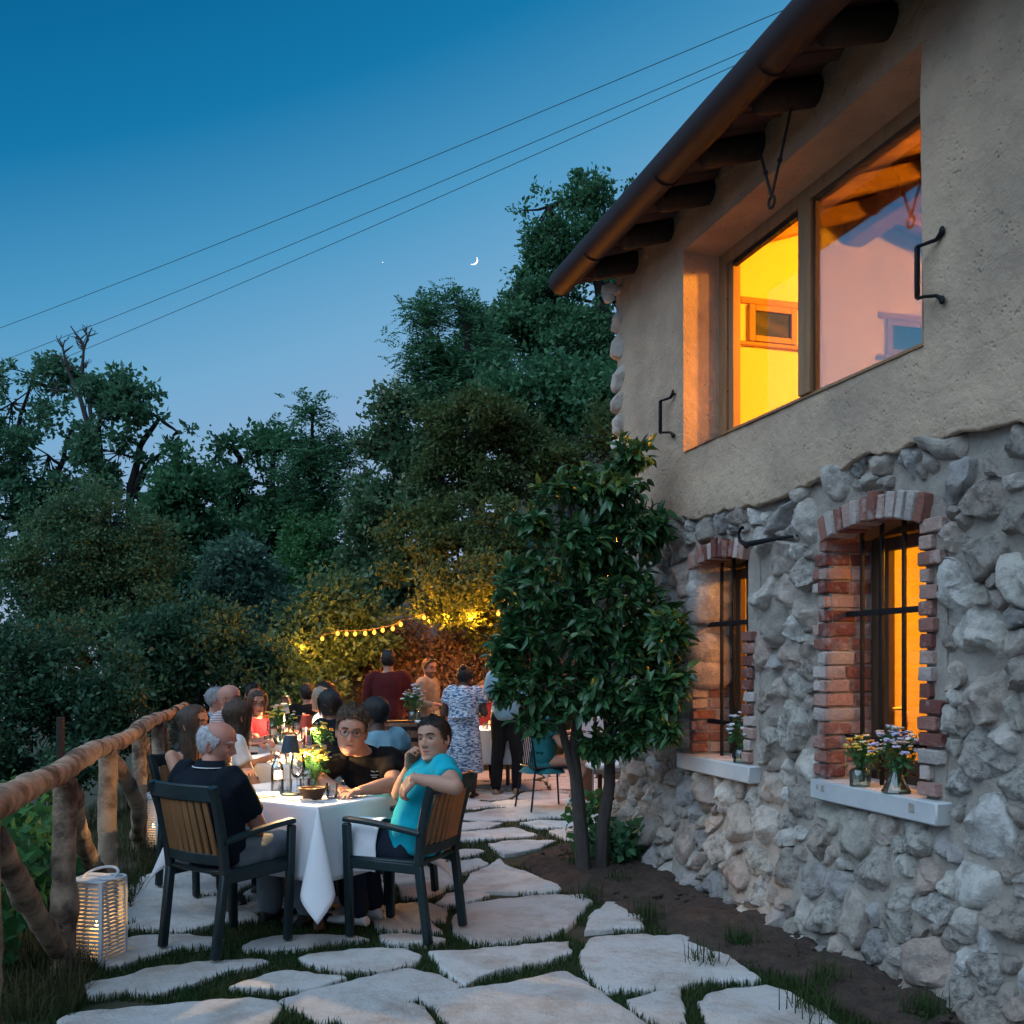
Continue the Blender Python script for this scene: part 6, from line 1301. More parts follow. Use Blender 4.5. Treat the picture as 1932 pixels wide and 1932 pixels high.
def hair(style, mat, parent, Mx, seed=1):
    r = np.random.default_rng(seed); X, Y, Z, A = head_grid(64, 48); an = np.abs((A+math.pi) % (2*math.pi)-math.pi); line = np.interp(an, *HAIRLINE)
    th = {'short':.008,'curly':.012,'white':.005,'buzz':.005,'bob':.016,'long':.012,'bun':.010,'none':0}[style]
    mask = Z > line
    if style == 'white': mask = (Z > line) & (an > 1.12) & (Z < .088-.045*np.clip((2.0-an)/.9, 0, 1))
    P = np.stack([X, Y, Z], -1); ctr = np.array([0,-.008,.01]); d = unit(P-ctr); ed = np.clip((Z-line)/.018, 0, 1); q = th*ed*(1+(.35 if style != 'curly' else .6)*fbm(P.reshape(-1,3), 60, 2, seed).reshape(X.shape))
    if style == 'curly': q = q*(1+1.3*np.clip((Z-.04)/.05, 0, 1))-.008*(Z < .05)
    if style == 'short': q = q*(1+.6*np.clip((Z-.05)/.05, 0, 1))
    P = P+d*q[...,None]+d*.0012; nv, nu = X.shape; mk_ = mask.ravel(); Fc = [f for f in grid_faces(nv, nu)[:-2] if all(mk_[i] for i in f)]+[tuple(range((nv-1)*nu, nv*nu))] if style != 'white' else [f for f in grid_faces(nv, nu)[:-2] if all(mk_[i] for i in f)]
    V = [P.reshape(-1,3)]; Fs = list(Fc); off = nv*nu
    def strips(paths, wd):
        nonlocal off
        for pth, w in zip(paths, wd):
            k = len(pth); t = np.gradient(pth, axis=0); sd = unit(np.cross(t, pth-ctr)+1e-6); tp = np.linspace(1, .25, k)[:,None]*w*.5
            V.append(np.stack([pth-sd*tp, pth+sd*tp], 1).reshape(-1,3)); Fs.extend([(off+2*i, off+2*i+1, off+2*i+3, off+2*i+2) for i in range(k-1)]); off += 2*k
    idx = np.where(mk_)[0]; FP = P.reshape(-1,3); FD = d.reshape(-1,3)
    if style in ('short','white','buzz','curly','bun'):
        n = {'short':900,'white':800,'buzz':300,'curly':700,'bun':500}[style]; L = {'short':.018,'white':.018,'buzz':.007,'curly':.013,'bun':.03}[style]; sel = r.choice(idx, n); paths = []
        for i in sel:
            p, dd = FP[i], FD[i]; comb = np.array([r.normal(0,.5), -.6 if style != 'short' else .35, -.5 if p[2] < .06 else (.2 if style == 'short' else -.1)]); tv = unit(comb-dd*comb.dot(dd)+dd*r.uniform(.02,.22 if style != 'curly' else .5)); l = L*r.uniform(.6,1.4)
            if style == 'curly':
                s2 = np.cross(dd, tv); a = np.linspace(0, 4.2, 6); paths.append(p-dd*.004+np.outer(np.sin(a), tv)*l*.42+np.outer(1-np.cos(a), dd)*l*.36+np.outer(a, s2)*l*.05)
            else: paths.append(np.array([p-dd*.002, p+tv*l*.5+dd*.001, p+tv*l-dd*.002]))
        strips(paths, np.full(n, .0045 if style != 'curly' else .006))
    if style in ('bob','long'):
        n = 330; paths = []; end = -.085 if style == 'bob' else -.30
        for _ in range(n):
            a = r.uniform(.75, math.pi)*(1 if r.random() < .5 else -1); z0 = r.uniform(.03, .115); o = th*r.uniform(.7,1.25); e = end*r.uniform(.85,1.1)
            zz = np.concatenate([np.linspace(z0, -.05, 6), np.linspace(-.05, e, 7)[1:]]); aa = a*np.linspace(1, 1+.06*r.normal(), len(zz)); S = surf(aa, np.maximum(zz, -.035), o); S[:,2] = zz
            if style == 'long': k = np.clip((-.05-zz)/.25, 0, 1); S[:,1] -= .02*k; S[:,0] *= (1+.12*k); S += r.normal(0,.006,3)*k[:,None]
            else: k = np.clip((-.02-zz)/.06, 0, 1); S[:,:2] *= (1-.10*k)[:,None]
            paths.append(S)
        strips(paths, r.uniform(.008,.018,n))
    if style == 'bun':
        b = MB(); b.ell((0,-.105,.075), (.034,.03,.032), 14, 10); V.append(b.V[0]); Fs.extend([[i+off for i in f] for f in b.F]); off += len(b.V[0])
    o = mk('hair', np.concatenate(V), Fs, mat, parent, True, angle=None); o.matrix_local = Mx; return o
def hand_mesh(curl=(.5,.5,.5,.55), thumb=.4, s=1, right=1, vox=.0045):
    """local: +x towards the fingers, +z back of the hand, thumb on +y"""
    b = MB(); b.cbox((.045,0,0), (.045,.040,.013), .012); b.tube([(-.02,0,0),(.02,0,0)], [.026,.030], 12, sq=.75)
    for k, (y, L) in enumerate(((.030,.072),(.010,.080),(-.011,.074),(-.030,.058))):
        p = Vector((.088-.004*abs(k-1), y, 0)); a = 0; pts = [p-Vector((.02,0,0)), p]; dirv = y*1.2
        for j, fr in enumerate((.45,.32,.25)): a += curl[k]*(1.0 if j else .9); p = p+Vector((math.cos(a)*math.cos(dirv*.6), math.sin(dirv)*.5*math.cos(a), -math.sin(a)))*L*fr; pts.append(p.copy())
        b.tube(pts, [.0105,.0105,.0095,.0085,.0068], 9); b.ell(pts[-1], (.007,.007,.007), 8, 6)
        for q in pts[1:4]: b.ell(q, (.0105,.0102,.0105), 8, 6)
    pts = [Vector((.015,.028,-.004)), Vector((.040,.050,-.010)), Vector((.040+.030*math.cos(thumb), .050+.016, -.014-.022*math.sin(thumb))), Vector((.040+.052*math.cos(thumb), .050+.016*(1-thumb), -.018-.040*math.sin(thumb)))]
    b.tube(pts, [.014,.0125,.0105,.008], 9); b.ell(pts[-1], (.008,.008,.008), 8, 6)
    for q in pts[1:3]: b.ell(q, (.0118,.0118,.0118), 8, 6)
    V, Fc, N = remesh(b, vox, 2); V = V*s
    if right < 0: V[:,1] *= -1; Fc = [f[::-1] for f in Fc]
    return V, Fc
_HC = {}
def V3(p): return np.array(p, float)
def limb(b, p, q, r0, r1, n=12, k=4, bulge=0, ends=True):
    p, q = Vector(p), Vector(q); pts = [p.lerp(q, i/k) for i in range(k+1)]; rad = [r0+(r1-r0)*i/k+bulge*math.sin(math.pi*min(1, i/k*1.25)) for i in range(k+1)]
    b.tube(pts, rad, n)
    if ends: b.ell(p, (r0,)*3, n, 8); b.ell(q, (r1,)*3, n, 8)
TORSO = [(-.10,.115,.10),(-.02,.165,.120),(.12,.168,.122),(.34,.150,.108),(.55,.160,.116),(.76,.176,.120),(.90,.172,.106),(.985,.125,.082),(1.03,.075,.066)]
def torso(b, J, infl=0, t0=-.10, t1=1.03, sc_=1, belly=0, n=24, flare=0):
    pel, neck = V3(J['pel']), V3(J['neck']); hs = V3(J['hipR'])-V3(J['hipL']); ss = V3(J['shR'])-V3(J['shL']); hs = unit(hs); wsc = np.linalg.norm(ss)/.37; ss = unit(ss); bend = V3(J.get('bend', (0,0,0))); V = []; R_ = [x for x in TORSO if t0-.001 <= x[0] <= t1+.001]
    for t, w, d in R_:
        tt = np.clip(t, 0, 1); c = pel+(neck-pel)*t+bend*math.sin(math.pi*tt); s = unit(hs*(1-tt)+ss*tt); ax = unit(neck-pel); fw = unit(np.cross(ax, s)); fw = -fw if np.dot(fw, V3(J['fwd'])) < 0 else fw
        w2 = w*sc_*(1+(wsc-1)*tt)+infl+flare*(1-tt)*.05; d2 = d*sc_+infl
        for j in range(n):
            a = 2*math.pi*j/n; cf = math.cos(a); V.append(c+s*w2*math.sin(a)+fw*(d2*cf+(belly*math.exp(-((t-.28)/.25)**2)*max(cf,0))))
    k = len(R_); Fc = [(i*n+j, i*n+(j+1)%n, (i+1)*n+(j+1)%n, (i+1)*n+j) for i in range(k-1) for j in range(n)]+[tuple(range(n-1,-1,-1)), tuple(range((k-1)*n, k*n))]
    b.add(V, Fc)
def fabric(name, mb, vox, mat, root, O, fold=.006, fs=9, seed=1, it=3):
    V, Fc, N = remesh(mb, vox, it); q = V*np.array([1,1,.55])*fs+seed*7.1; D = fbm(q, 1, 3, seed); D = D-.9*np.abs(noise3(V*np.array([1,1,.8])*fs*.7+seed*3, seed+5)); V = V+N*(fold*D+fold*.75)[:,None]
    return mk(name, V-O, Fc, mat, root, True, angle=None)
def person(label, J, tone, hairstyle, hairmat, shirt, legs=None, shoe=None, sleeve=.55, head=(0,0,0), hs=1.05, sc_=1, belly=0, fat=0, age=0, fem=0, stub=None, hands=('R','L'), curl=None, detail=True, brow=(.03,.02,.015), skirt=None, vox=.014, collar=None, glasses=None, bare=False, seed=1, sleeveless=False, armr=1.0, roundneck=True):
    O = V3((J['pel'][0], J['pel'][1], 0)); root = thing('person', label, 'person', O, 0, 'people on the terrace')
    J = dict(J); up = V3((0,0,1)); far = J['pel'][1] > 7.3; vox = .021 if far else .013
    # ---- body
    b = MB(); torso(b, J, -.008, sc_=sc_, belly=belly*.6)
    hc = V3(J['hc']); neck = V3(J['neck']); limb(b, neck-(hc-neck)*.18, hc-up*.045*hs-V3(J['hfwd'])*.012, .060*sc_**.5, .056*sc_**.5, 14)
    for s in 'LR':
        limb(b, J['sh'+s], J['el'+s], .055*armr*sc_, .043*armr*sc_, bulge=.004); limb(b, J['el'+s], J['wr'+s], .044*armr*sc_, .029*sc_, bulge=.006)
        limb(b, J['hip'+s], J['kn'+s], .083*sc_, .060*sc_); limb(b, J['kn'+s], J['an'+s], .060*sc_, .040*sc_, bulge=.008)
    V, Fc, N = remesh(b, vox, 3); VV = [V]; FF = list(Fc); off = len(V); CC = [np.tile(np.array([*tone, 1]), (len(V), 1))]
    yw, pt, rl = head; Mh = Matrix.Translation(Vector(hc)) @ Matrix.Rotation(yw, 4, 'Z') @ Matrix.Rotation(pt, 4, 'X') @ Matrix.Rotation(rl, 4, 'Y') @ Matrix.Scale(hs, 4); Mn = np.array(Mh)
    def addh(V, Fc, C):
        nonlocal off
        V = V@Mn[:3,:3].T+Mn[:3,3]; VV.append(V); FF.extend([[int(i)+off for i in f] for f in Fc]); off += len(V); CC.append(C)
    X, Y, Z, A = head_grid(88 if detail else 56, 70 if detail else 44, fat, age, fem); addh(np.stack([X,Y,Z],-1).reshape(-1,3), grid_faces(*X.shape), skin_cols(X, Y, Z, tone, stub=stub, lips=.9 if fem else .75).reshape(-1,4))
    for sd in (1,-1): v, f = ear(sd); c = np.tile(np.array([tone[0]*1.0, tone[1]*.86, tone[2]*.84, 1]), (len(v),1)); addh(v, f, c)
    ml = Matrix.Translation(Vector(-O)) @ Mh
    for sd in (1,-1):       # eyeballs with iris, lids
        e = MB(); e.ell((0,0,0), (1,1,1), 20, 16, Matrix.Rotation(-math.pi/2, 3, 'X')); v = e.V[0]; gz_ = J.get('gaze', 0); ey = v[:,1]; dr = unit(np.array([[gz_, 1, -.05]]))[0]; dd = v@dr
        C = np.ones((len(v),4)); C[:,:3] = np.where((dd > .80)[:,None], np.array([.025,.016,.012]), np.array([.60,.57,.54])); fy = .0672; addh(v*.0122+np.array([sd*.032, fy, .010]), e.F, C)
        l = MB(); k = 10; P = []
        for i in range(6):
            for j in range(k+1): t = math.pi*(.08+.84*j/k); p_ = R(19)+R(71)*i/5; P.append((.0142*math.cos(t), .0142*math.sin(t)*math.cos(p_), .0142*math.sin(p_)*(.45+.55*math.sin(t))))
        Fl = [(i*(k+1)+j, i*(k+1)+j+1, (i+1)*(k+1)+j+1, (i+1)*(k+1)+j) for i in range(5) for j in range(k)]; cl = np.tile(np.array([tone[0]*.86, tone[1]*.80, tone[2]*.78, 1]), (len(P),1)); cl[:k+1,:3] *= .25
        addh(np.array(P)*np.array([1,1,.9])+np.array([sd*.032, fy-.0006, .0085]), Fl, cl)
        l2 = np.array(P)*np.array([1,1,-.9])+np.array([sd*.032, fy-.0012, .0085]); addh(l2, [f[::-1] for f in Fl], np.tile(np.array([tone[0]*.92, tone[1]*.86, tone[2]*.84, 1]), (len(P),1)))
        if brow is not None:
            q = MB(); q.tube([(sd*x, cr_interp(np.array([z]), HZ, HF)[0]*np.cos(np.arcsin(min(1, x/.077)))**.84+.0045, z) for x, z in ((.014,.0275),(.024,.0320),(.036,.0335),(.046,.0300),(.052,.0255))], [.0030,.0050,.0050,.0036,.0016], 6, sq=.8); addh(q.V[0], q.F, np.tile(np.array([*brow,1]), (len(q.V[0]),1)))
    for s in hands:
        w = V3(J['wr'+s]); dr = unit(w-V3(J['el'+s])); dr = unit(V3(J.get('hd'+s, dr))); bk = V3(J.get('hb'+s, (0,0,1))); bk = unit(bk-dr*bk.dot(dr)); y = np.cross(bk, dr); cu = (curl or {}).get(s, (.45,.5,.5,.55)); key = (tuple(cu), s, far)
        if key not in _HC: _HC[key] = hand_mesh(cu, .45, 1.0, 1, .008 if far else .0048)
        v, f = _HC[key]; sg = 1 if s == 'R' else -1
        v = v.copy(); v[:,1] *= sg; f = f if sg > 0 else [q[::-1] for q in f]
        v = v*hs*.98; v = w+np.outer(v[:,0], dr)+np.outer(v[:,1], y)+np.outer(v[:,2], bk); VV.append(v); FF.extend([[int(i)+off for i in q] for q in f]); off += len(v); CC.append(np.tile(np.array([tone[0], tone[1]*.93, tone[2]*.92, 1]), (len(v),1)))
    VA = np.concatenate(VV)-O; body = mk('body', VA, FF, m_skin, root, True, angle=None); at_ = body.data.color_attributes.new('Col', 'FLOAT_COLOR', 'POINT'); at_.data.foreach_set('color', np.concatenate(CC).astype(np.float32).ravel())
    # ---- clothes
    if shirt:
        b = MB(); torso(b, J, .015, -.10 if not skirt else -.02, 1.03 if not bare else .76, sc_, belly)
        if not bare:
            for s in 'LR':
                p, q = Vector(J['sh'+s]), Vector(J['el'+s]); sh_in = Vector(neck).lerp(p, .55)
                b.tube([sh_in, p.lerp(sh_in, .3)+Vector((0,0,.012)), p+Vector((0,0,.004)), p.lerp(q, .3), p.lerp(q, sleeve if sleeve <= 1 else 1.0)], [.072*sc_,.076*sc_,.072*sc_*armr,.068*sc_*armr,(.068 if sleeve <= 1 else .054)*sc_*armr], 14)
                if sleeve > 1: limb(b, q, q.lerp(Vector(J['wr'+s]), sleeve-1), .056*sc_, .040*sc_, ends=True)
        fabric('shirt' if not skirt else 'dress', b, .016 if far else .0105, shirt, root, O, .011, 9, seed)
    if skirt:
        pel = V3(J['pel']); ln, fl = skirt; b = MB(); n = 32; V = []; hw_ = unit(V3(J['hipR'])-V3(J['hipL'])); fw = V3(J['fwd'])
        prof = [(.12,.165,.13),(-.02,.185,.150),(-ln*.4,.20+fl*.4,.17+fl*.4),(-ln*.75,.205+fl*.75,.18+fl*.75),(-ln,.21+fl,.19+fl)]
        for dz, w, d in prof:
            for j in range(n): a = 2*math.pi*j/n; wv = 1+.05*math.sin(7*a+seed)*np.clip(-dz/ln, 0, 1); V.append(pel+up*dz+hw_*w*wv*math.sin(a)*sc_+fw*d*wv*math.cos(a)*sc_)
        b.add(V, [(i*n+j, i*n+(j+1)%n, (i+1)*n+(j+1)%n, (i+1)*n+j) for i in range(len(prof)-1) for j in range(n)]+[tuple(range(n))]); v = np.concatenate(b.V)-O; mk('skirt', v, b.F, shirt, root, True, angle=None)
    if legs:
        b = MB(); torso(b, J, .002, -.10, .12, sc_, belly*.5)
        for s in 'LR': limb(b, J['hip'+s], J['kn'+s], .096*sc_, .074*sc_); limb(b, J['kn'+s], V3(J['an'+s])+up*.02, .074*sc_, .058*sc_)
        fabric('trousers', b, .024 if far else .013, legs, root, O, .011, 9, seed+3)
    if shoe:
        for s in 'LR':
            a = V3(J['an'+s]); t = unit(V3(J.get('toe'+s, J['fwd']))*np.array([1,1,0])); b = MB(); z0 = max(a[2]-.085, .0)
            prof = [(-.065,.030,.050),(-.04,.036,.075),(.0,.037,.085),(.05,.040,.068),(.11,.045,.050),(.16,.043,.042),(.195,.028,.034)]; V = []; n = 14; sd = np.array([t[1],-t[0],0])
            for x, w, h in prof:
                for j in range(n): q = 2*math.pi*j/n; zz = h*.5+h*.5*math.sin(q); V.append(a*np.array([1,1,0])+up*(z0+zz)+t*x+sd*w*math.cos(q)*(1 if math.sin(q) < .2 else .85))
            b.add(V, [(i*n+j, i*n+(j+1)%n, (i+1)*n+(j+1)%n, (i+1)*n+j) for i in range(len(prof)-1) for j in range(n)]+[tuple(range(n-1,-1,-1)), tuple(range((len(prof)-1)*n, len(prof)*n))]); v = np.concatenate(b.V)-O; mk('shoe', v, b.F, shoe, root)
    if hairstyle != 'none': hair(hairstyle, hairmat, root, ml, seed)
    if collar:
        cm, pipe = collar; b = MB(); n = 22; ax = unit(hc-neck); s_ = unit(V3(J['shR'])-V3(J['shL'])); f_ = unit(np.cross(up, s_)); f_ = f_ if f_.dot(V3(J['fwd'])) > 0 else -f_; V = []
        for (dz, rr) in ((.0,.092),(.050,.084),(.072,.080),(.066,.090),(.030,.104)):
            for i in range(n): a = .25+(2*math.pi-.5)*i/(n-1); V.append(neck+ax*dz+s_*rr*math.sin(a)+f_*(rr*.92*math.cos(a)+.004)-up*.02*max(0, math.cos(a)))
        b.add(V, [(i*n+j, i*n+j+1, (i+1)*n+j+1, (i+1)*n+j) for i in range(4) for j in range(n-1)]); v = np.concatenate(b.V)-O; mk('collar', v, b.F, cm, root, True, angle=None)
        if pipe is not None:
            q = MB(); q.tube([tuple(V[4*n+i]-O) for i in range(n)], .0028, 6); q.build('piping', pipe, root)
            for s in 'LR':
                p, e = Vector(J['sh'+s]), Vector(J['el'+s]); c = p.lerp(e, sleeve-.015); d_ = (e-p).normalized(); x = d_.cross(Vector((0,0,1))).normalized(); y = d_.cross(x); q = MB(); q.tube([c+x*.0675*math.cos(a)+y*.0675*math.sin(a)-Vector(O) for a in np.linspace(0, 2*math.pi, 25)], .0028, 6, cap=False); q.build('piping', pipe, root)
    if glasses:
        b = MB()
        for sd in (1,-1):
            b.tube([(sd*.033+.0225*math.cos(a), .0955-.10*(abs(sd*.033+.0225*math.cos(a))/.06)**2*.14, .007+.019*math.sin(a)) for a in np.linspace(0, 2*math.pi, 25)], .0018, 6, cap=False)
            b.tube([(sd*.0555,.083,.012),(sd*.074,.055,.012),(sd*.080,.0,.008),(sd*.079,-.018,-.002)], .0018, 6)
        b.tube([(-.0105,.096,.011),(0,.0985,.014),(.0105,.096,.011)], .0018, 6); g = b.build('glasses', glasses, root); g.matrix_local = ml
        for sd in (1,-1):
            e = MB(); e.add([(sd*.033+.0215*math.cos(a), .0945-.014*(abs(sd*.033+.0215*math.cos(a))/.06)**2, .007+.018*math.sin(a)) for a in np.linspace(0, 2*math.pi, 20, endpoint=False)], [tuple(range(20))])
            q = e.build('lens', g_open, root); q.matrix_local = ml
    return root
def seated(x, y, f, lean=.06, zs=.505, H=.47, sw=.185, hw_=.10, arms='table', hx=0, hy=0, hup=.155, twist=0, hf=None, bend=0):
    f = unit(np.array([f[0], f[1], 0.])); r_ = np.array([f[1], -f[0], 0.]); up = np.array([0,0,1.]); pel = np.array([x, y, zs])-f*.04; neck = pel+up*H+f*lean; tw = unit(f*math.cos(twist)+r_*math.sin(twist)); tr = np.array([tw[1], -tw[0], 0.])
    J = dict(pel=pel, neck=neck, fwd=f, hc=neck+up*hup+f*(.025+hx)+r_*hy, bend=-f*bend); hf = unit(np.array([*(hf or f[:2]), 0.])); J['hfwd'] = hf
    for s, k in (('R',1),('L',-1)):
        sh = neck-up*.055+tr*k*sw; J['sh'+s] = sh; hip = pel+r_*k*hw_+f*.02; J['hip'+s] = hip; J['kn'+s] = hip+f*.43+r_*k*.03+up*.0; J['an'+s] = J['kn'+s]-up*(zs-.09)+f*.02
        if arms == 'table': J['el'+s] = sh-up*.215+f*.10+r_*k*.05; J['wr'+s] = np.array([*(J['el'+s]+f*.20-r_*k*.09)[:2], .80])
        else: J['el'+s] = sh-up*.255+f*.02+r_*k*.05; J['wr'+s] = J['el'+s]+f*.21-r_*k*.10-up*.03
    return J
def standing(x, y, f, h=1.72, sw=.19, z0=0., stride=0, arms='down', hf=None, lean=0):
    f = unit(np.array([f[0], f[1], 0.])); r_ = np.array([f[1], -f[0], 0.]); up = np.array([0,0,1.]); k_ = h/1.74; b = np.array([x, y, z0]); pel = b+up*.94*k_; neck = b+up*1.45*k_+f*lean; hf = unit(np.array([*(hf or f[:2]), 0.]))
    J = dict(pel=pel, neck=neck, fwd=f, hc=neck+up*.158*k_+f*.02, hfwd=hf)
    for s, k in (('R',1),('L',-1)):
        J['sh'+s] = neck-up*.055+r_*k*sw; J['hip'+s] = pel-up*.02+r_*k*.095; st = stride*k; J['kn'+s] = b+up*.50*k_+r_*k*.10+f*(st*.5+.02); J['an'+s] = b+up*.09+r_*k*.10+f*(st-.02)
        if arms == 'down': J['el'+s] = J['sh'+s]-up*.28*k_+r_*k*.05-f*.02; J['wr'+s] = J['el'+s]-up*.24*k_+f*.06
        else: J['el'+s] = J['sh'+s]-up*.26*k_+r_*k*.06-f*.01; J['wr'+s] = J['el'+s]+f*.21-up*.01-r_*k*.08
    return J
def hyaw(f): return math.atan2(-f[0], f[1])
def cloth(name, c, c2=None, sc_=6, **k): return M(name, c, .9, c2 or tuple(v*.82 for v in c), sc_, bump=.15, bscale=160, spec=.2, **k)
FAIR = (.43,.235,.160); TAN = (.36,.185,.120); ROSY = (.43,.205,.150); BROWN = (.10,.055,.038); DEEP = (.075,.042,.030)
def hm(n, c, c2=None): return M('hair_'+n, c, .48, c2 or tuple(v*.55 for v in c), 60, stretch=(1,1,.25), bump=.5, bscale=180, spec=.45)
H_WHITE = hm('white', (.62,.62,.63), (.36,.36,.38)); H_DARK = hm('dark', (.020,.014,.011)); H_BLACK = hm('black', (.010,.009,.009)); H_BROWN = hm('brown', (.060,.036,.022)); H_CURL = hm('curl', (.10,.060,.036), (.035,.020,.013)); H_FAIR = hm('fair', (.34,.27,.19)); H_GREY = hm('grey', (.32,.33,.34))
S_NAVY = cloth('navy_pique', (.005,.009,.016)); S_BLACK = cloth('black_cotton', (.006,.006,.007)); S_CYAN = cloth('turquoise_cotton', (.006,.36,.46)); S_WHITE = cloth('white_cotton', (.70,.71,.72)); S_RED = cloth('dark_red_shirt', (.075,.012,.013)); S_PALE = cloth('pale_blue_cotton', (.20,.36,.44)); S_CRIM = cloth('crimson_cotton', (.30,.012,.030)); S_BEIGE = cloth('beige_shirt', (.21,.185,.155)); S_GREY = cloth('grey_trousers', (.15,.18,.20)); S_JEAN = cloth('dark_jeans', (.014,.020,.034)); S_DK = cloth('black_trousers', (.012,.012,.014)); S_TEAL = cloth('teal_dress', (.015,.12,.13)); S_MAROON = cloth('maroon_top', (.12,.012,.02))
S_PRINT = M('blue_print', (.50,.56,.62), .9, (.045,.10,.20), 48, detail=3, lo=.46, hi=.54, bump=.1, bscale=100, stretch=(.45,.45,1.6))
def stripes():
    m = M('striped_cotton', (.7,.68,.66), .9); t = m.node_tree; N = t.nodes; c = N.new('ShaderNodeTexCoord'); w = N.new('ShaderNodeTexWave'); w.bands_direction = 'Z'; w.inputs['Scale'].default_value = 22; w.inputs['Distortion'].default_value = .6; r = N.new('ShaderNodeValToRGB'); r.color_ramp.interpolation = 'CONSTANT'; r.color_ramp.elements[0].color = (.65,.60,.58,1); r.color_ramp.elements[1].color = (.14,.02,.035,1); r.color_ramp.elements[1].position = .5
    t.links.new(c.outputs['Object'], w.inputs[0]); t.links.new(w.outputs[0], r.inputs[0]); t.links.new(r.outputs[0], N['Principled BSDF'].inputs['Base Color']); return m
S_STRIPE = stripes()
SH_W = M('white_sneaker', (.66,.65,.62), .6); SH_D = M('dark_shoe', (.02,.016,.014), .45); SH_T = M('tan_shoe', (.30,.20,.12), .6)
M_FR = M('glasses_frame', (.03,.022,.018), .3); M_PIPE = M('white_piping', (.75,.75,.74), .7)
def ov(J, **k): J.update({a: np.array(b, float) for a, b in k.items()}); return J
# 1 grey haired man nearest the camera
J = seated(-1.56, 5.56, (.57,.82), 0)
ov(J, neck=(-1.655,5.60,.955), hc=(-1.635,5.68,1.095), hfwd=(.97,.05,0), shR=(-1.475,5.47,.895), elR=(-1.385,5.60,.655), wrR=(-1.46,5.84,.635), shL=(-1.835,5.70,.905), elL=(-1.87,5.88,.67), wrL=(-1.62,6.0,.64), knR=(-1.24,5.86,.53), knL=(-1.43,6.0,.53), anR=(-1.20,5.98,.10), anL=(-1.44,6.10,.10), bend=(-.02,-.05,0))
person('balding grey haired man in a navy polo shirt seated nearest the camera', J, ROSY, 'white', H_WHITE, S_NAVY, S_GREY, SH_D, .68, (hyaw((.98,-.14)), R(-10), R(4)), 1.10, 1.06, .05, .06, 1.0, hands=('R','L'), brow=(.42,.40,.38), collar=(S_NAVY, M_PIPE), seed=3)
# 2 man in turquoise
J = seated(-.55, 5.82, (-.92,.39), 0)
ov(J, pel=(-.53,5.80,.52), neck=(-.425,5.83,.975), hc=(-.440,5.78,1.112), hfwd=(-.45,-.89,0), shL=(-.372,5.655,.945), elL=(-.300,5.46,.885), wrL=(-.53,5.54,.925), shR=(-.475,6.02,.93), elR=(-.66,5.97,.785), wrR=(-.585,5.84,.955), hdL=(-.65,.25,-.72), hbL=(-.55,-.55,.45), hdR=(.05,-.25,.95), hbR=(-.85,.45,.15), knL=(-.95,5.86,.545), knR=(-.90,6.08,.545), anL=(-.90,5.98,.10), anR=(-.84,6.16,.10), bend=(-.02,0,0))
person('young man in a turquoise shirt with one arm over his chair back', J, FAIR, 'short', H_DARK, S_CYAN, S_JEAN, SH_W, .46, (hyaw((-.50,-.86)), R(4), R(6)), 1.07, 1.04, .04, .05, hands=('R','L'), curl={'R': (.95,.9,.85,.8), 'L': (.35,.45,.5,.55)}, seed=4)
# 3 boy with glasses
J = seated(-.86, 6.70, (-.57,-.82), 0)
ov(J, neck=(-.94,6.45,.975), hc=(-.995,6.35,1.115), hfwd=(.0,-1,0), shL=(-.755,6.45,.925), elL=(-.725,6.27,.805), wrL=(-.90,6.07,.79), shR=(-1.12,6.43,.925), elR=(-1.22,6.38,.82), wrR=(-1.08,6.24,.795), bend=(.03,.04,0))
person('boy with round glasses and curly hair in a black t-shirt facing the camera', J, FAIR, 'curly', H_CURL, S_BLACK, S_JEAN, SH_W, .62, (hyaw((.10,-1)), R(-2), R(-6)), 1.15, 1.06, .03, .10, hands=('R','L'), brow=(.10,.06,.04), glasses=M_FR, armr=1.12, seed=5)
# 4 long haired woman with a bare shoulder
J = seated(-2.08, 6.98, (.75,-.66), .0, sw=.165, hf=(.97,.2)); ov(J, neck=J['neck']+np.array([-.07,0,0]), shL=J['shL']+np.array([-.07,0,0]), shR=J['shR']+np.array([-.07,0,0]), hc=J['neck']+np.array([-.06,-.03,.15]))
person('young woman with long dark hair and a bare shoulder behind the grey haired man', J, FAIR, 'long', H_BROWN, S_MAROON, S_DK, SH_D, .4, (hyaw((.97,-.22)), R(2), 0), 1.08, .92, fem=1, bare=True, seed=6, armr=.88)
# 5 woman in white
J = seated(-2.2, 7.86, (.92,.38), .10, sw=.17, hf=(.9,.4)); ov(J, wrR=J['elR']+np.array([.10,-.02,-.22]), hc=J['neck']+np.array([.03,.02,.155]))
person('woman with long dark hair in a white short sleeved shirt', J, TAN, 'long', H_BROWN, S_WHITE, S_DK, SH_D, .62, (hyaw((.75,.66)), 0, 0), 1.08, .98, fem=1, seed=7)
# 6 man in pale blue
J = seated(-.99, 7.70, (-.6,.8), .08, H=.50, sw=.20)
person('man with close cropped black hair in a pale blue t-shirt seen from behind', J, BROWN, 'buzz', H_BLACK, S_PALE, S_DK, SH_D, .6, (hyaw((-.75,.66)), R(-4), 0), 1.12, 1.08, detail=False, seed=8)
# 7 bald man
J = seated(-2.70, 9.62, (.95,-.2), .06, H=.55)
person('bald man with glasses in a red and white striped shirt', J, ROSY, 'none', H_GREY, S_STRIPE, S_DK, SH_D, .9, (hyaw((.95,-.15)), R(-3), 0), 1.12, 1.04, .03, glasses=M_FR, seed=9)
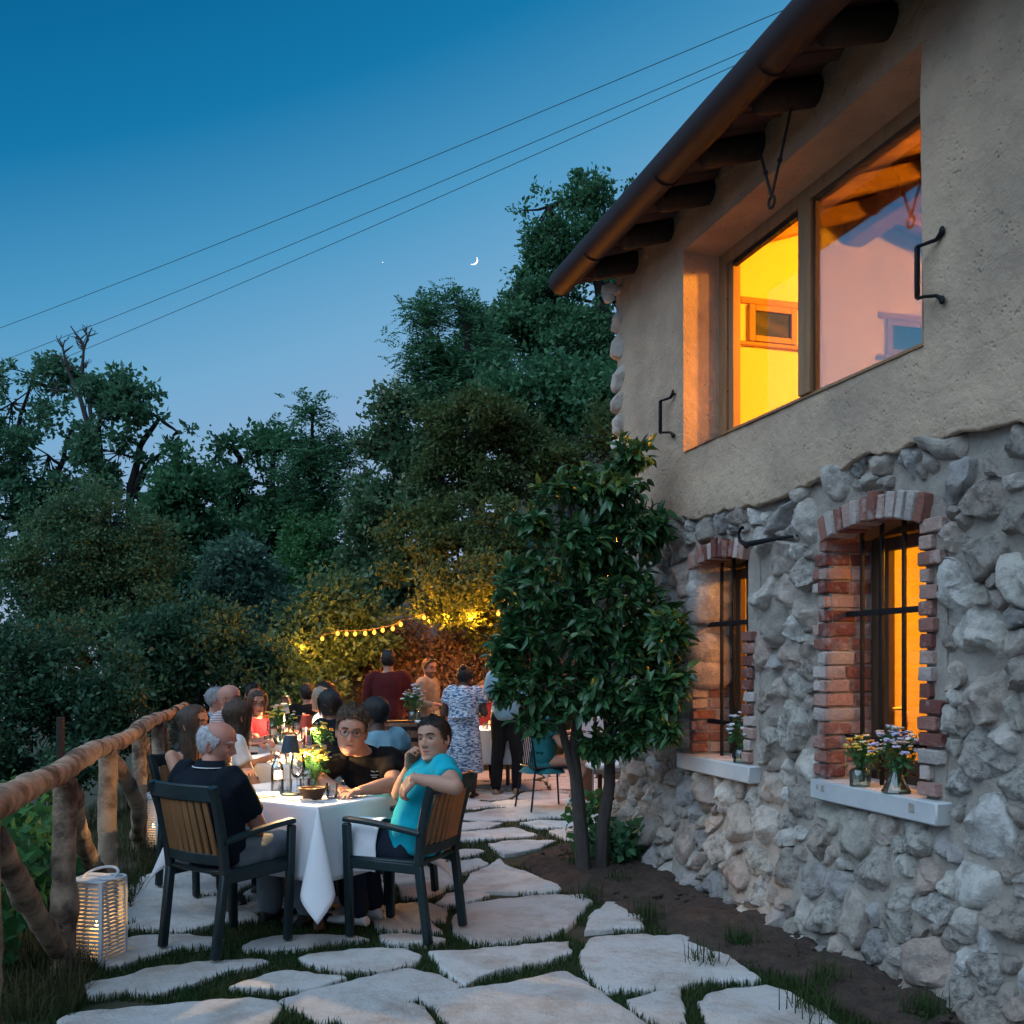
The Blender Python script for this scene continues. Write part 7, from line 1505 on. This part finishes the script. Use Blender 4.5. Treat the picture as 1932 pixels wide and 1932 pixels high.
# 8 grey haired guest, 9 far face
J = seated(-3.02, 10.35, (.95,-.1), .05, H=.51); person('grey haired guest in a light blue shirt half hidden behind the bald man', J, ROSY, 'short', H_GREY, S_PALE, S_DK, SH_D, .9, (hyaw((.9,.1)), 0, 0), 1.05, 1.0, detail=False, seed=10)
J = seated(-2.96, 11.65, (.6,-.8), .05, H=.52); person('dark haired guest glimpsed between the bald man and the woman in red', J, TAN, 'short', H_DARK, S_DK, S_DK, SH_D, .6, (hyaw((.6,-.7)), 0, 0), 1.05, 1.0, detail=False, seed=11)
# 10 woman in red
J = seated(-2.72, 10.72, (.85,-.5), .10, H=.46, sw=.165); person('woman with a dark bob and glasses in a red top facing the camera', J, TAN, 'bob', H_BROWN, S_CRIM, S_DK, SH_D, .5, (hyaw((.35,-.94)), R(-4), 0), 1.08, .95, fem=1, glasses=M_FR, seed=12)
# 11 man in black, seen from behind
J = seated(-2.50, 12.55, (-.3,1), .06, H=.50); ov(J, elL=J['shL']+np.array([-.10,.10,-.20]), wrL=J['shL']+np.array([-.10,.08,.05])); person('man in black with short dark hair seen from behind, hand raised', J, TAN, 'short', H_BLACK, S_BLACK, S_DK, SH_D, .6, (hyaw((-.2,1)), R(-5), 0), 1.06, 1.02, detail=False, seed=13)
# 12 fair haired woman, 13 guest behind her, 14 woman in navy
J = seated(-1.98, 10.95, (-1,-.1), .08, H=.49, sw=.165); person('fair haired woman in white in profile facing left', J, FAIR, 'bob', H_FAIR, S_WHITE, S_DK, SH_D, .5, (hyaw((-1,-.1)), 0, 0), 1.06, .95, fem=1, seed=14)
J = seated(-2.12, 11.85, (-.9,-.3), .05, H=.54); person('dark haired guest behind the fair haired woman', J, TAN, 'short', H_BLACK, S_DK, S_DK, SH_D, .6, (hyaw((-.8,-.5)), 0, 0), 1.06, 1.0, detail=False, seed=15)
J = seated(-1.62, 9.40, (-.85,.5), .08, H=.50, sw=.175); person('woman with a dark bob in a navy top seen from behind', J, TAN, 'bob', H_BLACK, S_NAVY, S_DK, SH_D, .9, (hyaw((-.7,.7)), R(-4), 0), 1.12, 1.0, fem=1, detail=False, seed=16)
# 15 standing waiter in dark red
J = standing(-1.45, 12.0, (-.1,1), 1.70, .195, arms='fwd', lean=.03); person('man standing in a dark red shirt seen from behind', J, TAN, 'short', H_BLACK, S_RED, S_DK, SH_D, 1.75, (hyaw((-.15,1)), R(-8), 0), 1.06, 1.06, detail=False, seed=17)
# 16 bearded man
J = standing(-1.06, 12.9, (.9,-.3), 1.60, .19, arms='fwd', hf=(.85,-.5)); person('bearded man with glasses in a beige shirt standing by the bank', J, TAN, 'short', H_BLACK, S_BEIGE, S_DK, SH_D, 1.7, (hyaw((.72,-.7)), R(-6), 0), 1.05, 1.0, stub=((.02,.014,.011), .92), glasses=M_FR, seed=18)
# 17 woman in the patterned dress
J = standing(-.555, 11.6, (.15,1), 1.50, .175, stride=.10, arms='fwd', lean=.08); person('woman walking away in a blue and white patterned dress', J, DEEP, 'bun', H_BLACK, S_PRINT, None, SH_D, .5, (hyaw((.2,1)), R(-18), 0), 1.08, 1.02, fem=1, detail=False, skirt=(.50,.02), seed=19)
# 18 waiter behind the citrus tree
J = standing(-.06, 12.0, (.3,1), 1.72, .19, stride=.08, arms='fwd'); person('waiter in a pale shirt and black trousers half hidden by the citrus tree', J, TAN, 'short', H_DARK, S_PALE, S_DK, SH_T, .9, (hyaw((.2,1)), 0, 0), 1.06, 1.0, detail=False, seed=20)
# 19 guest behind the tree with crossed legs, 20 face at the far right table
J = seated(.36, 10.75, (.94,.34), .02, H=.47, sw=.165); ov(J, anL=(.62,10.62,.16), knL=(.78,10.80,.52), anR=(.80,10.95,.10)); person('seated guest in a teal dress and white sneakers behind the citrus trunks', J, FAIR, 'long', H_BROWN, S_TEAL, None, SH_W, .5, (hyaw((.9,.3)), 0, 0), 1.05, .95, fem=1, detail=False, skirt=(.10,.06), seed=21)
J = seated(-.36, 13.3, (.0,-1), .10, H=.52); person('guest lit orange by the lamp behind the woman in the patterned dress', J, TAN, 'bob', H_BROWN, S_MAROON, S_DK, SH_D, .6, (hyaw((-.1,-1)), 0, 0), 1.05, 1.0, fem=1, detail=False, seed=22)
# napkin over the turquoise man's knee, small print on the boy's shirt
def lap_napkin():
    n = 22; V = []; a = np.array([-.85,5.85]); d = np.array([-.92,.39]); s = np.array([-.39,-.92])
    for i in range(n):
        for j in range(n):
            p = (i/(n-1)-.5)*.30; q = (j/(n-1)-.32)*.46; th = q/.10; ang = np.clip(th, -1.2, 1.5); rr = .127; ext = q-np.clip(q, -.12, .15)
            off = rr*math.sin(ang); z = .545+rr*math.cos(ang)-max(0, ext)*.97-max(0, -ext)*.9; xy = a+d*(p*(1+.25*max(0,q)))+s*(off+.10*max(0,ext)); V.append((xy[0], xy[1], z))
    V = np.array(V); V[:,:2] += (fbm(V*9, 1, 2, 5)*.010)[:,None]; V[:,2] += fbm(V*7+4, 1, 2, 6)*.008
    o = mk('lap_napkin', V, [(i*n+j, (i+1)*n+j, (i+1)*n+j+1, i*n+j+1) for i in range(n-1) for j in range(n-1)], m_cloth, None, True, angle=None); so_ = o.modifiers.new('t', 'SOLIDIFY'); so_.thickness = .003; tag(o, 'white napkin draped over the knee of the man in turquoise', 'napkin')
lap_napkin()

def shirt_print():
    from mathutils.bvhtree import BVHTree
    boy = next(o for o in COL.objects if o.get('label', '').startswith('boy with round')); sh = next(c for c in boy.children if c.name.startswith('shirt')); off = Vector(boy.location)
    bv = BVHTree.FromPolygons([v.co+off for v in sh.data.vertices], [list(p.vertices) for p in sh.data.polygons]); c = Vector((0,0,EYE)); mw = M('white_print', (.7,.7,.7), .8)
    for (x0, x1, y, t) in ((700,703,1455,1.6),(704,707,1456,1.6),(709,714,1455,1.0),(699,714,1462,1.1),(702,711,1466,.9)):
        pts = []
        for k in range(4):
            h = bv.ray_cast(c, (at(x0+(x1-x0)*k/3, y, 6)-c).normalized())
            if h[0] is not None: pts.append(h[0]+h[1]*.0025-off)
        if len(pts) > 1: b = MB(); b.tube(pts, .0016*t, 5); b.build('print', mw, sh)
shirt_print()
